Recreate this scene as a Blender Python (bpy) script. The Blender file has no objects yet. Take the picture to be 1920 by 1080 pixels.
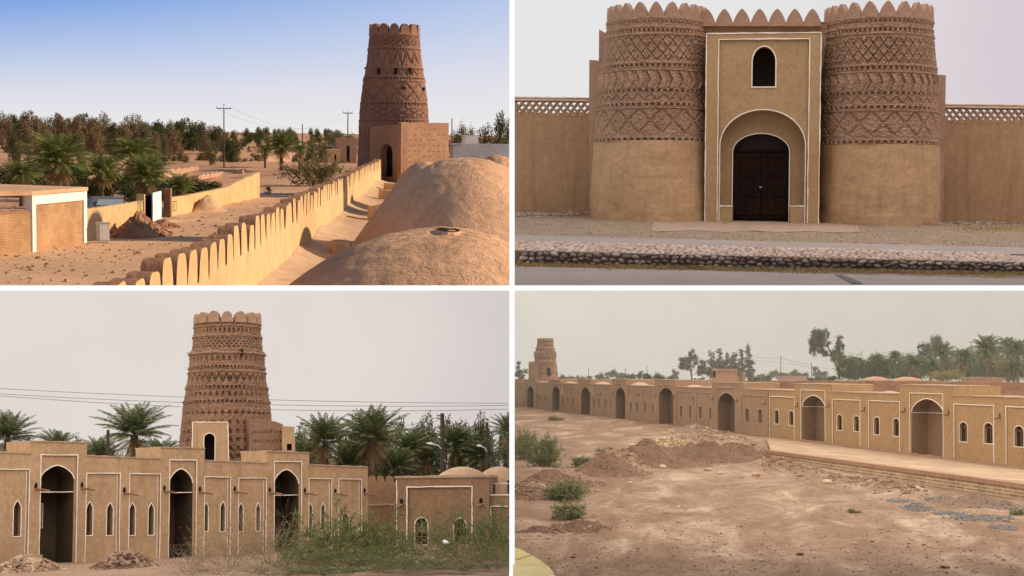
import bpy, bmesh, math, random
import numpy as np
from mathutils import Vector, Matrix, noise
from mathutils.geometry import tessellate_polygon

C = bpy.context.scene.collection
PI = math.pi
F = 960 / math.tan(math.radians(17))      # focal length in pixels of the 1920 wide photograph
rng = random.Random(7)


# ------------------------------------------------------------------ the four places
class Place:
    """A local metric frame (x right, y away, z up) with the eye at (0, 0, h)."""
    def __init__(s, px, py, h, roll=0.0):
        p = Vector((px - 960, F, 540 - py))
        uy = -p.z / (F + p.x * p.x / F)
        u = Vector((uy * p.x / F, uy, 1)).normalized()
        u = Matrix.Rotation(math.radians(roll), 3, p.normalized()) @ u
        y = p.normalized()
        x = y.cross(u).normalized()
        R = Matrix((x, y, u)).transposed()
        s.R, s.Ri, s.h = R, R.transposed(), h
        s.M = Matrix.Translation(-(R @ Vector((0, 0, h)))) @ R.to_4x4()
        s.pt, s.nm = Vector((0, 0, 0)), Vector((0, 0, 1))

    def ray(s, px, py):
        return s.Ri @ Vector((px - 960, F, 540 - py))

    def D(s, px, py, Y):
        d = s.ray(px, py)
        return d * (Y / d.y) + Vector((0, 0, s.h))

    def G(s, px, py, z=None):
        d = s.ray(px, py)
        e = Vector((0, 0, s.h))
        if z is not None:
            return d * ((z - s.h) / d.z) + e
        return d * ((s.pt - e).dot(s.nm) / d.dot(s.nm)) + e

    def plane(s, a, b, c):
        s.pt, s.nm = a, (b - a).cross(c - a).normalized()

    def gz(s, x, y):
        return s.pt.z - ((x - s.pt.x) * s.nm.x + (y - s.pt.y) * s.nm.y) / s.nm.z

    def top(s, base, py):
        """height z at the place of base (local point) that shows at picture row py"""
        lo, hi = base.z - 60, base.z + 60
        w = s.M @ base
        for _ in range(40):
            m = (lo + hi) / 2
            w = s.M @ Vector((base.x, base.y, m))
            if 540 - F * w.z / w.y > py:
                lo = m
            else:
                hi = m
        return lo


TL = Place(480, 245, 10.0, 0.0)
TR = Place(1430, 350, 0.62, 0.7)
BL = Place(480, 940, 0.806, 0.4)
BR = Place(1430, 698, 1.74, 0.0)
TL.name, TR.name, BL.name, BR.name = 'TL', 'TR', 'BL', 'BR'


# ------------------------------------------------------------------ mesh helpers
class MB:
    def __init__(s):
        s.v, s.f = [], []

    def add(s, vs, fs):
        b = len(s.v)
        s.v.extend(Vector(v) for v in vs)
        s.f.extend(tuple(b + i for i in f) for f in fs)
        return s

    def box(s, c, size, rz=0.0, taper=1.0):
        cx, cy, cz = c
        a, b, h = size[0] / 2, size[1] / 2, size[2] / 2
        cs, sn = math.cos(rz), math.sin(rz)
        vs = []
        for z, k in ((-h, 1), (h, taper)):
            for x, y in ((-a, -b), (a, -b), (a, b), (-a, b)):
                x, y = x * k, y * k
                vs.append((cx + x * cs - y * sn, cy + x * sn + y * cs, cz + z))
        return s.add(vs, [(3, 2, 1, 0), (4, 5, 6, 7), (0, 1, 5, 4), (1, 2, 6, 5), (2, 3, 7, 6), (3, 0, 4, 7)])

    def prism(s, pts, z0, z1):
        """pts: list of (x, y) or vectors; z0, z1 scalars or per-point lists"""
        n = len(pts)
        za = z0 if isinstance(z0, (list, tuple)) else [z0] * n
        zb = z1 if isinstance(z1, (list, tuple)) else [z1] * n
        vs = [(p[0], p[1], a) for p, a in zip(pts, za)] + [(p[0], p[1], b) for p, b in zip(pts, zb)]
        fs = [tuple(range(n))[::-1], tuple(range(n, 2 * n))]
        fs += [(i, (i + 1) % n, n + (i + 1) % n, n + i) for i in range(n)]
        return s.add(vs, fs)

    def tube(s, path, rad, n=6):
        path = [Vector(p) for p in path]
        m = len(path)
        rad = rad if isinstance(rad, (list, tuple)) else [rad] * m
        b = len(s.v)
        up = Vector((0.13, 0.27, 0.95))
        for i, p in enumerate(path):
            t = (path[min(i + 1, m - 1)] - path[max(i - 1, 0)]).normalized()
            a = t.cross(up)
            if a.length < 1e-3:
                a = t.cross(Vector((1, 0, 0)))
            a.normalize()
            c = t.cross(a)
            for k in range(n):
                an = 2 * PI * k / n
                s.v.append(p + (a * math.cos(an) + c * math.sin(an)) * rad[i])
        for i in range(m - 1):
            for k in range(n):
                k2 = (k + 1) % n
                s.f.append((b + i * n + k, b + i * n + k2, b + (i + 1) * n + k2, b + (i + 1) * n + k))
        s.f.append(tuple(b + k for k in range(n))[::-1])
        s.f.append(tuple(b + (m - 1) * n + k for k in range(n)))
        return s

    def grid(s, P):
        """P: array of rows of points"""
        r, c = len(P), len(P[0])
        b = len(s.v)
        for row in P:
            s.v.extend(Vector(p) for p in row)
        for i in range(r - 1):
            for j in range(c - 1):
                s.f.append((b + i * c + j, b + i * c + j + 1, b + (i + 1) * c + j + 1, b + (i + 1) * c + j))
        return s

    def build(s, name, mat, parent=None, place=None, origin=(0, 0, 0), smooth=False):
        o = Vector(origin)
        me = bpy.data.meshes.new(name)
        me.from_pydata([tuple(v - o) for v in s.v], [], s.f)
        me.validate()
        me.materials.append(mat)
        if smooth:
            me.polygons.foreach_set('use_smooth', [True] * len(me.polygons))
        ob = bpy.data.objects.new(name, me)
        C.objects.link(ob)
        if parent is not None:
            ob.parent = parent
        elif place is not None:
            ob.matrix_world = place.M @ Matrix.Translation(o)
            ob['place'] = place.name
        return ob


def tag(o, label=None, cat=None, group=None, kind=None):
    for k, v in (('label', label), ('category', cat), ('group', group), ('kind', kind)):
        if v:
            o[k] = v
    return o


def thing(name, label, cat, place, loc=(0, 0, 0), rz=0.0, group=None, scale=(1, 1, 1), lean=None):
    o = bpy.data.objects.new(name, None)
    o.empty_display_size = 0.2
    C.objects.link(o)
    m = place.M @ Matrix.Translation(Vector(loc))
    if lean:
        m = m @ Matrix.Rotation(lean, 4, 'Y')
    o['place'] = place.name
    o.matrix_world = m @ Matrix.Rotation(rz, 4, 'Z') @ Matrix.Diagonal(Vector((*scale, 1)))
    return tag(o, label, cat, group)


def part(name, me, parent, loc=None):
    o = bpy.data.objects.new(name, me)
    C.objects.link(o)
    o.parent = parent
    if loc is not None:
        o.location = loc
    return o


def mesh_np(name, V, Q, mat, smooth=False):
    me = bpy.data.meshes.new(name)
    me.vertices.add(len(V))
    me.vertices.foreach_set('co', np.asarray(V, dtype=np.float32).ravel())
    Q = np.asarray(Q, dtype=np.int32)
    n, k = Q.shape
    me.loops.add(n * k)
    me.loops.foreach_set('vertex_index', Q.ravel())
    me.polygons.add(n)
    me.polygons.foreach_set('loop_start', np.arange(0, n * k, k, dtype=np.int32))
    me.polygons.foreach_set('loop_total', np.full(n, k, dtype=np.int32))
    me.update(calc_edges=True)
    me.validate()
    me.materials.append(mat)
    if smooth:
        me.polygons.foreach_set('use_smooth', np.ones(n, dtype=bool))
    return me


# ------------------------------------------------------------------ walls drawn as 2D figures (s along, z up)
class Wall:
    def __init__(s, place, A, B, flip=False):
        s.pl, s.O = place, Vector((A.x, A.y, 0))
        s.a = Vector((B.x - A.x, B.y - A.y, 0)).normalized()
        s.n = Vector((s.a.y, -s.a.x, 0))            # towards the eye
        if s.n.y > 0:
            s.n = -s.n

    def S(s, px, py, off=0.0):
        d = s.pl.ray(px, py)
        e = Vector((0, 0, s.pl.h))
        t = (s.O + s.n * off - e).dot(s.n) / d.dot(s.n)
        q = d * t + e
        return ((q - s.O).dot(s.a), q.z)

    def p(s, sz, off=0.0):
        return s.O + s.a * sz[0] + s.n * off + Vector((0, 0, sz[1]))

    def R(s, x0, y0, x1, y1, off=0.0):
        ym, xm = (y0 + y1) / 2, (x0 + x1) / 2
        return (s.S(x0, ym, off)[0], s.S(xm, y1, off)[1], s.S(x1, ym, off)[0], s.S(xm, y0, off)[1])   # s0 z0 s1 z1


def rect(r):
    return [(r[0], r[1]), (r[0], r[3]), (r[2], r[3]), (r[2], r[1])]


def arch(r, spring=0.62, n=9, point=0.0):
    """outline of an arched opening in the box r; spring: share of the height where the curve starts"""
    s0, z0, s1, z1 = r
    zs = z0 + (z1 - z0) * spring
    c, hw = (s0 + s1) / 2, (s1 - s0) / 2
    out = [(s0, z0)]
    for i in range(n + 1):
        t = PI * (1 - i / n)
        x = math.cos(t)
        y = math.sin(t)
        y2 = 1 - abs(x) ** 1.35
        out.append((c + hw * x, zs + (z1 - zs) * (y * (1 - point) + y2 * point)))
    out.append((s1, z0))
    return out


def face(mb, W, outer, off, holes=()):
    loops = [outer] + list(holes)
    flat = [q for l in loops for q in l]
    tris = tessellate_polygon([[Vector((q[0], q[1], 0)) for q in l] for l in loops])
    mb.add([W.p(q, off) for q in flat], tris)


def reveal(mb, W, loop, o0, o1, closed=True):
    n = len(loop)
    vs = [W.p(q, o0) for q in loop] + [W.p(q, o1) for q in loop]
    mb.add(vs, [(i, (i + 1) % n, n + (i + 1) % n, n + i) for i in range(n if closed else n - 1)])


def solid(mb, W, outer, o0, o1, holes=()):
    """a slab from offset o0 (front) back to o1, pierced by holes"""
    face(mb, W, outer, o0, holes)
    face(mb, W, outer, o1, holes)
    reveal(mb, W, outer, o0, o1)
    for h in holes:
        reveal(mb, W, h, o0, o1)


def ribbon(mb, W, path, w, off, thick, closed=False, jit=0.0):
    """a raised strip of width w centred on a 2D path"""
    n = len(path)
    L, Rr = [], []
    for i, q in enumerate(path):
        a = path[(i - 1) % n] if (i > 0 or closed) else q
        b = path[(i + 1) % n] if (i < n - 1 or closed) else q
        q = Vector((q[0], q[1]))
        d1 = (q - Vector(a[:2])).normalized() if a is not path[i] else None
        d2 = (Vector(b[:2]) - q).normalized() if b is not path[i] else None
        if d1 is None or d1.length < 1e-6:
            d1 = d2
        if d2 is None or d2.length < 1e-6:
            d2 = d1
        n1, n2 = Vector((-d1.y, d1.x)), Vector((-d2.y, d2.x))
        m = (n1 + n2)
        m = m.normalized() if m.length > 1e-6 else n1
        k = 1 / max(0.45, m.dot(n1))
        j = (1 + rng.uniform(-jit, jit))
        if jit:
            q = q + m * (w * rng.uniform(-.22, .22))
        L.append(q + m * (w / 2 * k * j))
        Rr.append(q - m * (w / 2 * k * j))
    vs, fs = [], []
    for i in range(n):
        vs += [W.p(L[i], off), W.p(L[i], off + thick), W.p(Rr[i], off + thick), W.p(Rr[i], off)]
    for i in range(n if closed else n - 1):
        a, b = 4 * i, 4 * ((i + 1) % n)
        for k in range(3):
            fs.append((a + k, a + k + 1, b + k + 1, b + k))
    if not closed:
        fs += [(0, 1, 2, 3), (4 * n - 4, 4 * n - 3, 4 * n - 2, 4 * n - 1)]
    mb.add(vs, fs)


def dense(path, step):
    out = []
    for a, b in zip(path[:-1], path[1:]):
        d = math.hypot(b[0] - a[0], b[1] - a[1])
        k = max(1, int(d / step))
        out += [(a[0] + (b[0] - a[0]) * i / k, a[1] + (b[1] - a[1]) * i / k) for i in range(k)]
    return out + [path[-1]]


# ------------------------------------------------------------------ materials
def new_mat(name):
    m = bpy.data.materials.new(name)
    m.use_nodes = True
    nt = m.node_tree
    b = nt.nodes['Principled BSDF']
    b.inputs['Roughness'].default_value = 0.92
    b.inputs['Specular IOR Level'].default_value = 0.15
    return m, nt, b


def nd(nt, t, **kw):
    n = nt.nodes.new(t)
    for k, v in kw.items():
        if k in n.inputs:
            n.inputs[k].default_value = v
        else:
            setattr(n, k, v)
    return n


def ramp(nt, src, stops):
    r = nt.nodes.new('ShaderNodeValToRGB')
    e = r.color_ramp.elements
    while len(e) < len(stops):
        e.new(0.5)
    for el, (p, c) in zip(e, stops):
        el.position = p
        el.color = (*c, 1) if len(c) == 3 else c
    nt.links.new(src, r.inputs[0])
    return r.outputs[0]


def mixc(nt, fac, a, b, mode='MIX'):
    n = nt.nodes.new('ShaderNodeMix')
    n.data_type = 'RGBA'
    n.blend_type = mode
    if isinstance(fac, (int, float)):
        n.inputs[0].default_value = fac
    else:
        nt.links.new(fac, n.inputs[0])
    for i, v in ((6, a), (7, b)):
        if isinstance(v, tuple):
            n.inputs[i].default_value = (*v, 1)
        else:
            nt.links.new(v, n.inputs[i])
    return n.outputs[2]


def mud(name, c1, c2, scale, bump=0.4, fleck=0.0, fleck_scale=60, fleck_col=(0.6, 0.45, 0.28), stain=0.0, stain_col=(0.12, 0.07, 0.045), dist=0.02, streak=0.0, fine=8.0):
    """earth plaster: cloudy colour at two scales, straw flecks, rain streaks, bump"""
    m, nt, b = new_mat(name)
    L = nt.links
    tc = nt.nodes.new('ShaderNodeTexCoord')
    n1 = nd(nt, 'ShaderNodeTexNoise', Scale=scale, Detail=6.0, Roughness=0.62)
    L.new(tc.outputs['Object'], n1.inputs['Vector'])
    col = ramp(nt, n1.outputs[0], [(0.3, c2), (0.68, c1)])
    n2 = nd(nt, 'ShaderNodeTexNoise', Scale=scale * fine, Detail=5.0, Roughness=0.7)
    L.new(tc.outputs['Object'], n2.inputs['Vector'])
    g = ramp(nt, n2.outputs[0], [(0.3, (0.80, 0.80, 0.80)), (0.7, (1.12, 1.12, 1.12))])
    col = mixc(nt, 1.0, col, g, 'MULTIPLY')
    if stain:
        n3 = nd(nt, 'ShaderNodeTexNoise', Scale=scale * 0.7, Detail=8.0, Roughness=0.7)
        mp = nt.nodes.new('ShaderNodeMapping')
        mp.inputs['Location'].default_value = (3, 7, 1)
        L.new(tc.outputs['Object'], mp.inputs[0])
        L.new(mp.outputs[0], n3.inputs['Vector'])
        f = ramp(nt, n3.outputs[0], [(0.5, (0, 0, 0)), (0.72, (stain,) * 3)])
        col = mixc(nt, f, col, stain_col)
    if streak:
        mp = nt.nodes.new('ShaderNodeMapping')
        mp.inputs['Scale'].default_value = (1, 1, 0.12)
        L.new(tc.outputs['Object'], mp.inputs[0])
        n4 = nd(nt, 'ShaderNodeTexNoise', Scale=scale * 5, Detail=4.0, Roughness=0.6)
        L.new(mp.outputs[0], n4.inputs['Vector'])
        f = ramp(nt, n4.outputs[0], [(0.52, (0, 0, 0)), (0.75, (streak,) * 3)])
        col = mixc(nt, f, col, tuple(x * 0.55 for x in c2))
    if fleck:
        v = nd(nt, 'ShaderNodeTexNoise', Scale=fleck_scale, Detail=2.0, Roughness=0.6)
        L.new(tc.outputs['Object'], v.inputs['Vector'])
        f = ramp(nt, v.outputs[0], [(0.6, (0, 0, 0)), (0.7, (fleck,) * 3)])
        col = mixc(nt, f, col, fleck_col)
    L.new(col, b.inputs['Base Color'])
    if bump:
        bp = nd(nt, 'ShaderNodeBump', Strength=bump, Distance=dist)
        ad = nd(nt, 'ShaderNodeMath', operation='ADD')
        L.new(n1.outputs[0], ad.inputs[0])
        L.new(n2.outputs[0], ad.inputs[1])
        L.new(ad.outputs[0], bp.inputs['Height'])
        L.new(bp.outputs[0], b.inputs['Normal'])
    return m


def flat_mat(name, c, rough=0.8, metal=0.0, var=0.15, scale=6.0):
    m, nt, b = new_mat(name)
    tc = nt.nodes.new('ShaderNodeTexCoord')
    n1 = nd(nt, 'ShaderNodeTexNoise', Scale=scale, Detail=5.0, Roughness=0.65)
    nt.links.new(tc.outputs['Object'], n1.inputs['Vector'])
    col = ramp(nt, n1.outputs[0], [(0.3, tuple(x * (1 - var) for x in c)), (0.7, tuple(min(1, x * (1 + var)) for x in c))])
    nt.links.new(col, b.inputs['Base Color'])
    b.inputs['Roughness'].default_value = rough
    b.inputs['Metallic'].default_value = metal
    return m


def leaf_mat(name, c1, c2, c3=None, trans=0.35):
    m, nt, b = new_mat(name)
    g = nt.nodes.new('ShaderNodeNewGeometry')
    tc = nt.nodes.new('ShaderNodeTexCoord')
    n1 = nd(nt, 'ShaderNodeTexNoise', Scale=3.0, Detail=2.0)
    nt.links.new(tc.outputs['Object'], n1.inputs['Vector'])
    ad = nd(nt, 'ShaderNodeMath', operation='MULTIPLY_ADD')
    nt.links.new(g.outputs['Random Per Island'], ad.inputs[0])
    ad.inputs[1].default_value = 0.6
    nt.links.new(n1.outputs[0], ad.inputs[2])
    st = [(0.35, c2), (0.95, c1)] + ([(1.0, c3)] if c3 else [])
    col = ramp(nt, ad.outputs[0], st)
    nt.links.new(col, b.inputs['Base Color'])
    b.inputs['Roughness'].default_value = 0.7
    tr = nd(nt, 'ShaderNodeBsdfTranslucent')
    nt.links.new(col, tr.inputs[0])
    mx = nt.nodes.new('ShaderNodeMixShader')
    mx.inputs[0].default_value = trans
    nt.links.new(b.outputs[0], mx.inputs[1])
    nt.links.new(tr.outputs[0], mx.inputs[2])
    nt.links.new(mx.outputs[0], nt.nodes['Material Output'].inputs['Surface'])
    return m


def brick_mat(name, c1, c2, mortar, w, h, scale=1.0, axis='x', bump=0.4, msize=0.02, dist=0.02, swap=False):
    """running-bond brick laid along the object's x (or y) and z axes"""
    m, nt, b = new_mat(name)
    L = nt.links
    tc = nt.nodes.new('ShaderNodeTexCoord')
    sp = nt.nodes.new('ShaderNodeSeparateXYZ')
    L.new(tc.outputs['Object'], sp.inputs[0])
    cb = nt.nodes.new('ShaderNodeCombineXYZ')
    if axis == 'top':
        L.new(sp.outputs[0], cb.inputs[0])
        L.new(sp.outputs[1], cb.inputs[1])
    else:
        ad = nd(nt, 'ShaderNodeMath', operation='ADD')
        L.new(sp.outputs[0], ad.inputs[0])
        L.new(sp.outputs[1], ad.inputs[1])
        L.new(ad.outputs[0], cb.inputs[0])
        L.new(sp.outputs[2], cb.inputs[1])
    br = nd(nt, 'ShaderNodeTexBrick', Scale=1.0)
    br.inputs['Color1'].default_value = (*c1, 1)
    br.inputs['Color2'].default_value = (*c2, 1)
    br.inputs['Mortar'].default_value = (*mortar, 1)
    br.inputs['Brick Width'].default_value = w
    br.inputs['Row Height'].default_value = h
    br.inputs['Mortar Size'].default_value = msize
    br.inputs['Mortar Smooth'].default_value = 0.3
    L.new(cb.outputs[0], br.inputs['Vector'])
    n1 = nd(nt, 'ShaderNodeTexNoise', Scale=scale, Detail=6.0, Roughness=0.7)
    L.new(tc.outputs['Object'], n1.inputs['Vector'])
    g = ramp(nt, n1.outputs[0], [(0.3, (0.65, 0.62, 0.6)), (0.7, (1.2, 1.2, 1.2))])
    L.new(mixc(nt, 1.0, br.outputs[0], g, 'MULTIPLY'), b.inputs['Base Color'])
    bp = nd(nt, 'ShaderNodeBump', Strength=bump, Distance=dist, invert=True)
    L.new(br.outputs['Fac'], bp.inputs['Height'])
    L.new(bp.outputs[0], b.inputs['Normal'])
    return m


def sky_mat(name, colour, gain=1.0, c2=None, axis=0, lo=0.0, hi=1.0):
    """a sky that gives off light on its inner side"""
    m = bpy.data.materials.new(name)
    m.use_nodes = True
    nt = m.node_tree
    nt.nodes.clear()
    out = nt.nodes.new('ShaderNodeOutputMaterial')
    em = nd(nt, 'ShaderNodeEmission', Strength=gain)
    em.inputs[0].default_value = (*colour, 1)
    tc = nt.nodes.new('ShaderNodeTexCoord')
    if c2:
        sp = nt.nodes.new('ShaderNodeSeparateXYZ')
        nt.links.new(tc.outputs['Object'], sp.inputs[0])
        n1 = nd(nt, 'ShaderNodeTexNoise', Scale=0.25, Detail=4.0)
        nt.links.new(tc.outputs['Object'], n1.inputs['Vector'])
        mr = nd(nt, 'ShaderNodeMapRange')
        mr.inputs[1].default_value, mr.inputs[2].default_value = lo, hi
        nt.links.new(sp.outputs[axis], mr.inputs[0])
        ad = nd(nt, 'ShaderNodeMath', operation='MULTIPLY_ADD')
        nt.links.new(n1.outputs[0], ad.inputs[0])
        ad.inputs[1].default_value = 0.5
        nt.links.new(mr.outputs[0], ad.inputs[2])
        nt.links.new(ramp(nt, ad.outputs[0], [(0.25, colour), (1.0, c2)]), em.inputs[0])
    g = nt.nodes.new('ShaderNodeNewGeometry')
    df = nd(nt, 'ShaderNodeBsdfDiffuse')
    df.inputs[0].default_value = (0.6, 0.6, 0.6, 1)
    mx = nt.nodes.new('ShaderNodeMixShader')
    nt.links.new(g.outputs['Backfacing'], mx.inputs[0])
    nt.links.new(em.outputs[0], mx.inputs[1])
    nt.links.new(df.outputs[0], mx.inputs[2])
    nt.links.new(mx.outputs[0], out.inputs[0])
    return m


# ------------------------------------------------------------------ vegetation (unit meshes, shared by copies)
def rand_dir(r):
    z = r.uniform(-1, 1)
    a = r.uniform(0, 2 * PI)
    q = math.sqrt(1 - z * z)
    return Vector((q * math.cos(a), q * math.sin(a), z))


def crown_mesh(name, mat, seed, blobs, leaves, size, droop=0.0, soft=False):
    """leaf quads in clumps. blobs: (x, y, z, rx, rz); unit height 1"""
    r = random.Random(seed)
    w = [b[3] * b[3] * b[4] for b in blobs]
    V, Q = [], []
    for b in r.choices(blobs, w, k=leaves):
        d = rand_dir(r)
        rad = min(1.7, abs(r.gauss(0, .75))) if soft else r.random() ** 0.45
        c = Vector((b[0] + d.x * b[3] * rad, b[1] + d.y * b[3] * rad, b[2] + d.z * b[4] * rad))
        c += Vector((noise.noise(c * 7), noise.noise(c * 7 + Vector((9, 0, 0))), noise.noise(c * 7 + Vector((0, 9, 0))))) * 0.05
        u = rand_dir(r)
        if droop:
            u = (u + Vector((0, 0, -droop))).normalized()
        t = u.cross(rand_dir(r)).normalized()
        L, W = size * r.uniform(0.6, 1.4), size * r.uniform(0.25, 0.5)
        k = len(V)
        V += [c - t * W, c - u * L * 0.9, c + t * W, c + u * L]
        Q.append((k, k + 1, k + 2, k + 3))
    return mesh_np(name, [tuple(v) for v in V], Q, mat)


def blob_set(seed, n, w, z0, z1, rb):
    r = random.Random(seed)
    out = []
    for i in range(n):
        t = r.random()
        z = z0 + (z1 - z0) * t
        env = w * (math.sin(PI * min(1, max(0.08, 0.15 + 0.8 * t))) ** 0.7)
        a, q = r.uniform(0, 2 * PI), math.sqrt(r.random())
        s = rb * r.uniform(0.55, 1.25)
        out.append((env * q * math.cos(a), env * q * math.sin(a), z, s, s * r.uniform(0.7, 1.1)))
    return out


def trunk_mesh(name, mat, seed, h, r0, limbs=5, spread=0.25, top=0.8):
    r = random.Random(seed)
    mb = MB()
    path = [(0, 0, -0.03)]
    x = y = 0
    for i in range(1, 6):
        x += r.uniform(-.02, .02)
        y += r.uniform(-.02, .02)
        path.append((x, y, h * i / 5))
    mb.tube(path, [r0 * (1.25 - 0.14 * i) for i in range(6)], 7)
    for i in range(limbs):
        a = 2 * PI * i / limbs + r.uniform(-.4, .4)
        b = Vector(path[r.choice((2, 3, 4, 5))])
        e = Vector((math.cos(a) * spread * r.uniform(.6, 1.1), math.sin(a) * spread * r.uniform(.6, 1.1), r.uniform(h * 1.05, top)))
        m = b.lerp(e, 0.5) + Vector((0, 0, -0.03))
        mb.tube([b, m, e], [r0 * .6, r0 * .4, r0 * .12], 5)
    me = bpy.data.meshes.new(name)
    me.from_pydata([tuple(v) for v in mb.v], [], mb.f)
    me.materials.append(mat)
    return me


def palm_fronds(name, mat, seed, n, el0, el1, bend, length=1.0, pairs=26, leaf=0.24, wid=0.012):
    """date-palm fronds: arched ribs with rows of narrow leaflets; crown centre at the origin, frond length about 1"""
    r = random.Random(seed)
    V, Q = [], []
    for i in range(n):
        az = 2 * PI * (i * 0.381966) + r.uniform(-.2, .2)
        t = (i + 0.5) / n
        el = math.radians(el0 + (el1 - el0) * t + r.uniform(-6, 6))
        L = length * r.uniform(.82, 1.12) * (0.75 + 0.25 * math.sin(PI * t))
        h = Vector((math.cos(az), math.sin(az), 0))
        side = Vector((-h.y, h.x, 0))
        pts, p, e = [], Vector((0, 0, 0)), el
        seg = 14
        for k in range(seg + 1):
            pts.append((p.copy(), e))
            p = p + (h * math.cos(e) + Vector((0, 0, 1)) * math.sin(e)) * (L / seg)
            e -= math.radians(bend * r.uniform(.8, 1.2)) / seg * (0.5 + 1.2 * k / seg)
        for k in range(seg):                        # rib
            a, b2 = pts[k][0], pts[k + 1][0]
            w0 = wid * 1.3 * (1 - k / seg) + 0.003
            q = len(V)
            V += [a - side * w0, a + side * w0, b2 + side * w0, b2 - side * w0]
            Q.append((q, q + 1, q + 2, q + 3))
        for j in range(pairs):
            f = 0.14 + 0.85 * (j + r.random() * .5) / pairs
            k = min(seg - 1, int(f * seg))
            a = pts[k][0].lerp(pts[k + 1][0], f * seg - k)
            e = pts[k][1]
            fw = h * math.cos(e) + Vector((0, 0, 1)) * math.sin(e)
            up = fw.cross(side) * -1
            ll = leaf * math.sin(PI * min(1, 0.2 + 0.8 * f)) ** 0.6 * r.uniform(.8, 1.15)
            for sg in (-1, 1):
                d = (side * sg * 0.8 + fw * (0.65 + .4 * f) + up * r.uniform(0.15, .5)).normalized()
                tip = a + d * ll + Vector((0, 0, -0.10 * ll))
                w2 = fw * wid
                m = a.lerp(tip, .45)
                q = len(V)
                V += [a - w2 * .6, m + w2, tip, m - w2]
                Q.append((q, q + 1, q + 2, q + 3))
    return mesh_np(name, [tuple(v) for v in V], Q, mat)


def twig_bush(seed, n, h, w, leaf_n, leaf, thick=0.006, up=0.7):
    """returns (twigs MB, leaf verts, leaf quads) of a loose twiggy bush standing at the origin"""
    r = random.Random(seed)
    mb, V, Q = MB(), [], []
    tips = []

    def grow(p, d, L, rad, lev):
        pts = [p]
        k = 4
        for i in range(k):
            d = (d + rand_dir(r) * 0.28).normalized()
            pts.append(pts[-1] + d * (L / k))
        mb.tube(pts, [rad * (1 - 0.17 * i) for i in range(k + 1)], 3)
        for q in pts[1:]:
            tips.append((q, d))
        if lev:
            for i in range(3 if lev > 1 else 3):
                b = pts[r.choice((1, 2, 3, 4))]
                nd_ = (d + rand_dir(r) * 0.9 + Vector((0, 0, 0.12))).normalized()
                grow(b, nd_, L * r.uniform(.5, .75), rad * .6, lev - 1)
    for i in range(n):
        a, q = r.uniform(0, 2 * PI), math.sqrt(r.random())
        d = Vector((math.cos(a) * q * w / h, math.sin(a) * q * w / h, up)).normalized()
        grow(Vector((math.cos(a) * q * w * .25, math.sin(a) * q * w * .25, -.01)), d, h * r.uniform(.45, .72), thick, 2)
    for i in range(leaf_n):
        q, d = r.choice(tips)
        c = q + rand_dir(r) * leaf * r.random() * 1.5
        u = (d + rand_dir(r)).normalized()
        t = u.cross(rand_dir(r)).normalized()
        L, W = leaf * r.uniform(.6, 1.2), leaf * r.uniform(.22, .4)
        k = len(V)
        V += [c - t * W, c - u * L * .8, c + t * W, c + u * L]
        Q.append((k, k + 1, k + 2, k + 3))
    return mb, [tuple(v) for v in V], Q


def rock_mesh(name, mat, seed, flat=0.7):
    r = random.Random(seed)
    bm = bmesh.new()
    bmesh.ops.create_icosphere(bm, subdivisions=2, radius=1.0)
    o = Vector((seed * 3.7, seed * 1.3, 0))
    for v in bm.verts:
        k = 1 + 0.55 * noise.noise(v.co * 0.9 + o) + 0.2 * noise.noise(v.co * 2.5 + o)
        v.co = Vector((v.co.x * k, v.co.y * k, v.co.z * k * flat))
    me = bpy.data.meshes.new(name)
    bm.to_mesh(me)
    bm.free()
    me.materials.append(mat)
    return me


def heap(mb, place, cx, cy, rx, ry, h, seed, n=26, rough=0.12, base=None, rz=0.0):
    """an uneven mound on the ground; base: function (x, y) -> z"""
    base = base or place.gz
    rows = []
    for i in range(n + 1):
        row = []
        for j in range(2 * n + 1):
            t, a = i / n, 2 * PI * j / (2 * n)
            k = 1 + 0.22 * noise.noise(Vector((math.cos(a) * 1.5, math.sin(a) * 1.5, seed)))
            u, v = t * rx * k * math.cos(a), t * ry * k * math.sin(a)
            x, y = cx + u * math.cos(rz) - v * math.sin(rz), cy + u * math.sin(rz) + v * math.cos(rz)
            q = Vector((x / rx * 2.2, y / rx * 2.2, seed * 2.0))
            f = (0.5 + 0.5 * math.cos(PI * min(1, t))) ** 0.9
            z = h * f * (1 + 0.5 * noise.noise(q)) + h * rough * noise.noise(q * 4.1) * (1 - t ** 4) + h * rough * .6 * noise.noise(q * 11) * (1 - t ** 4)
            row.append((x, y, base(x, y) - 0.01 * h + z - (0.03 * h if i == n else 0)))
        rows.append(row)
    mb.grid(rows)
    return mb


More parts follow.
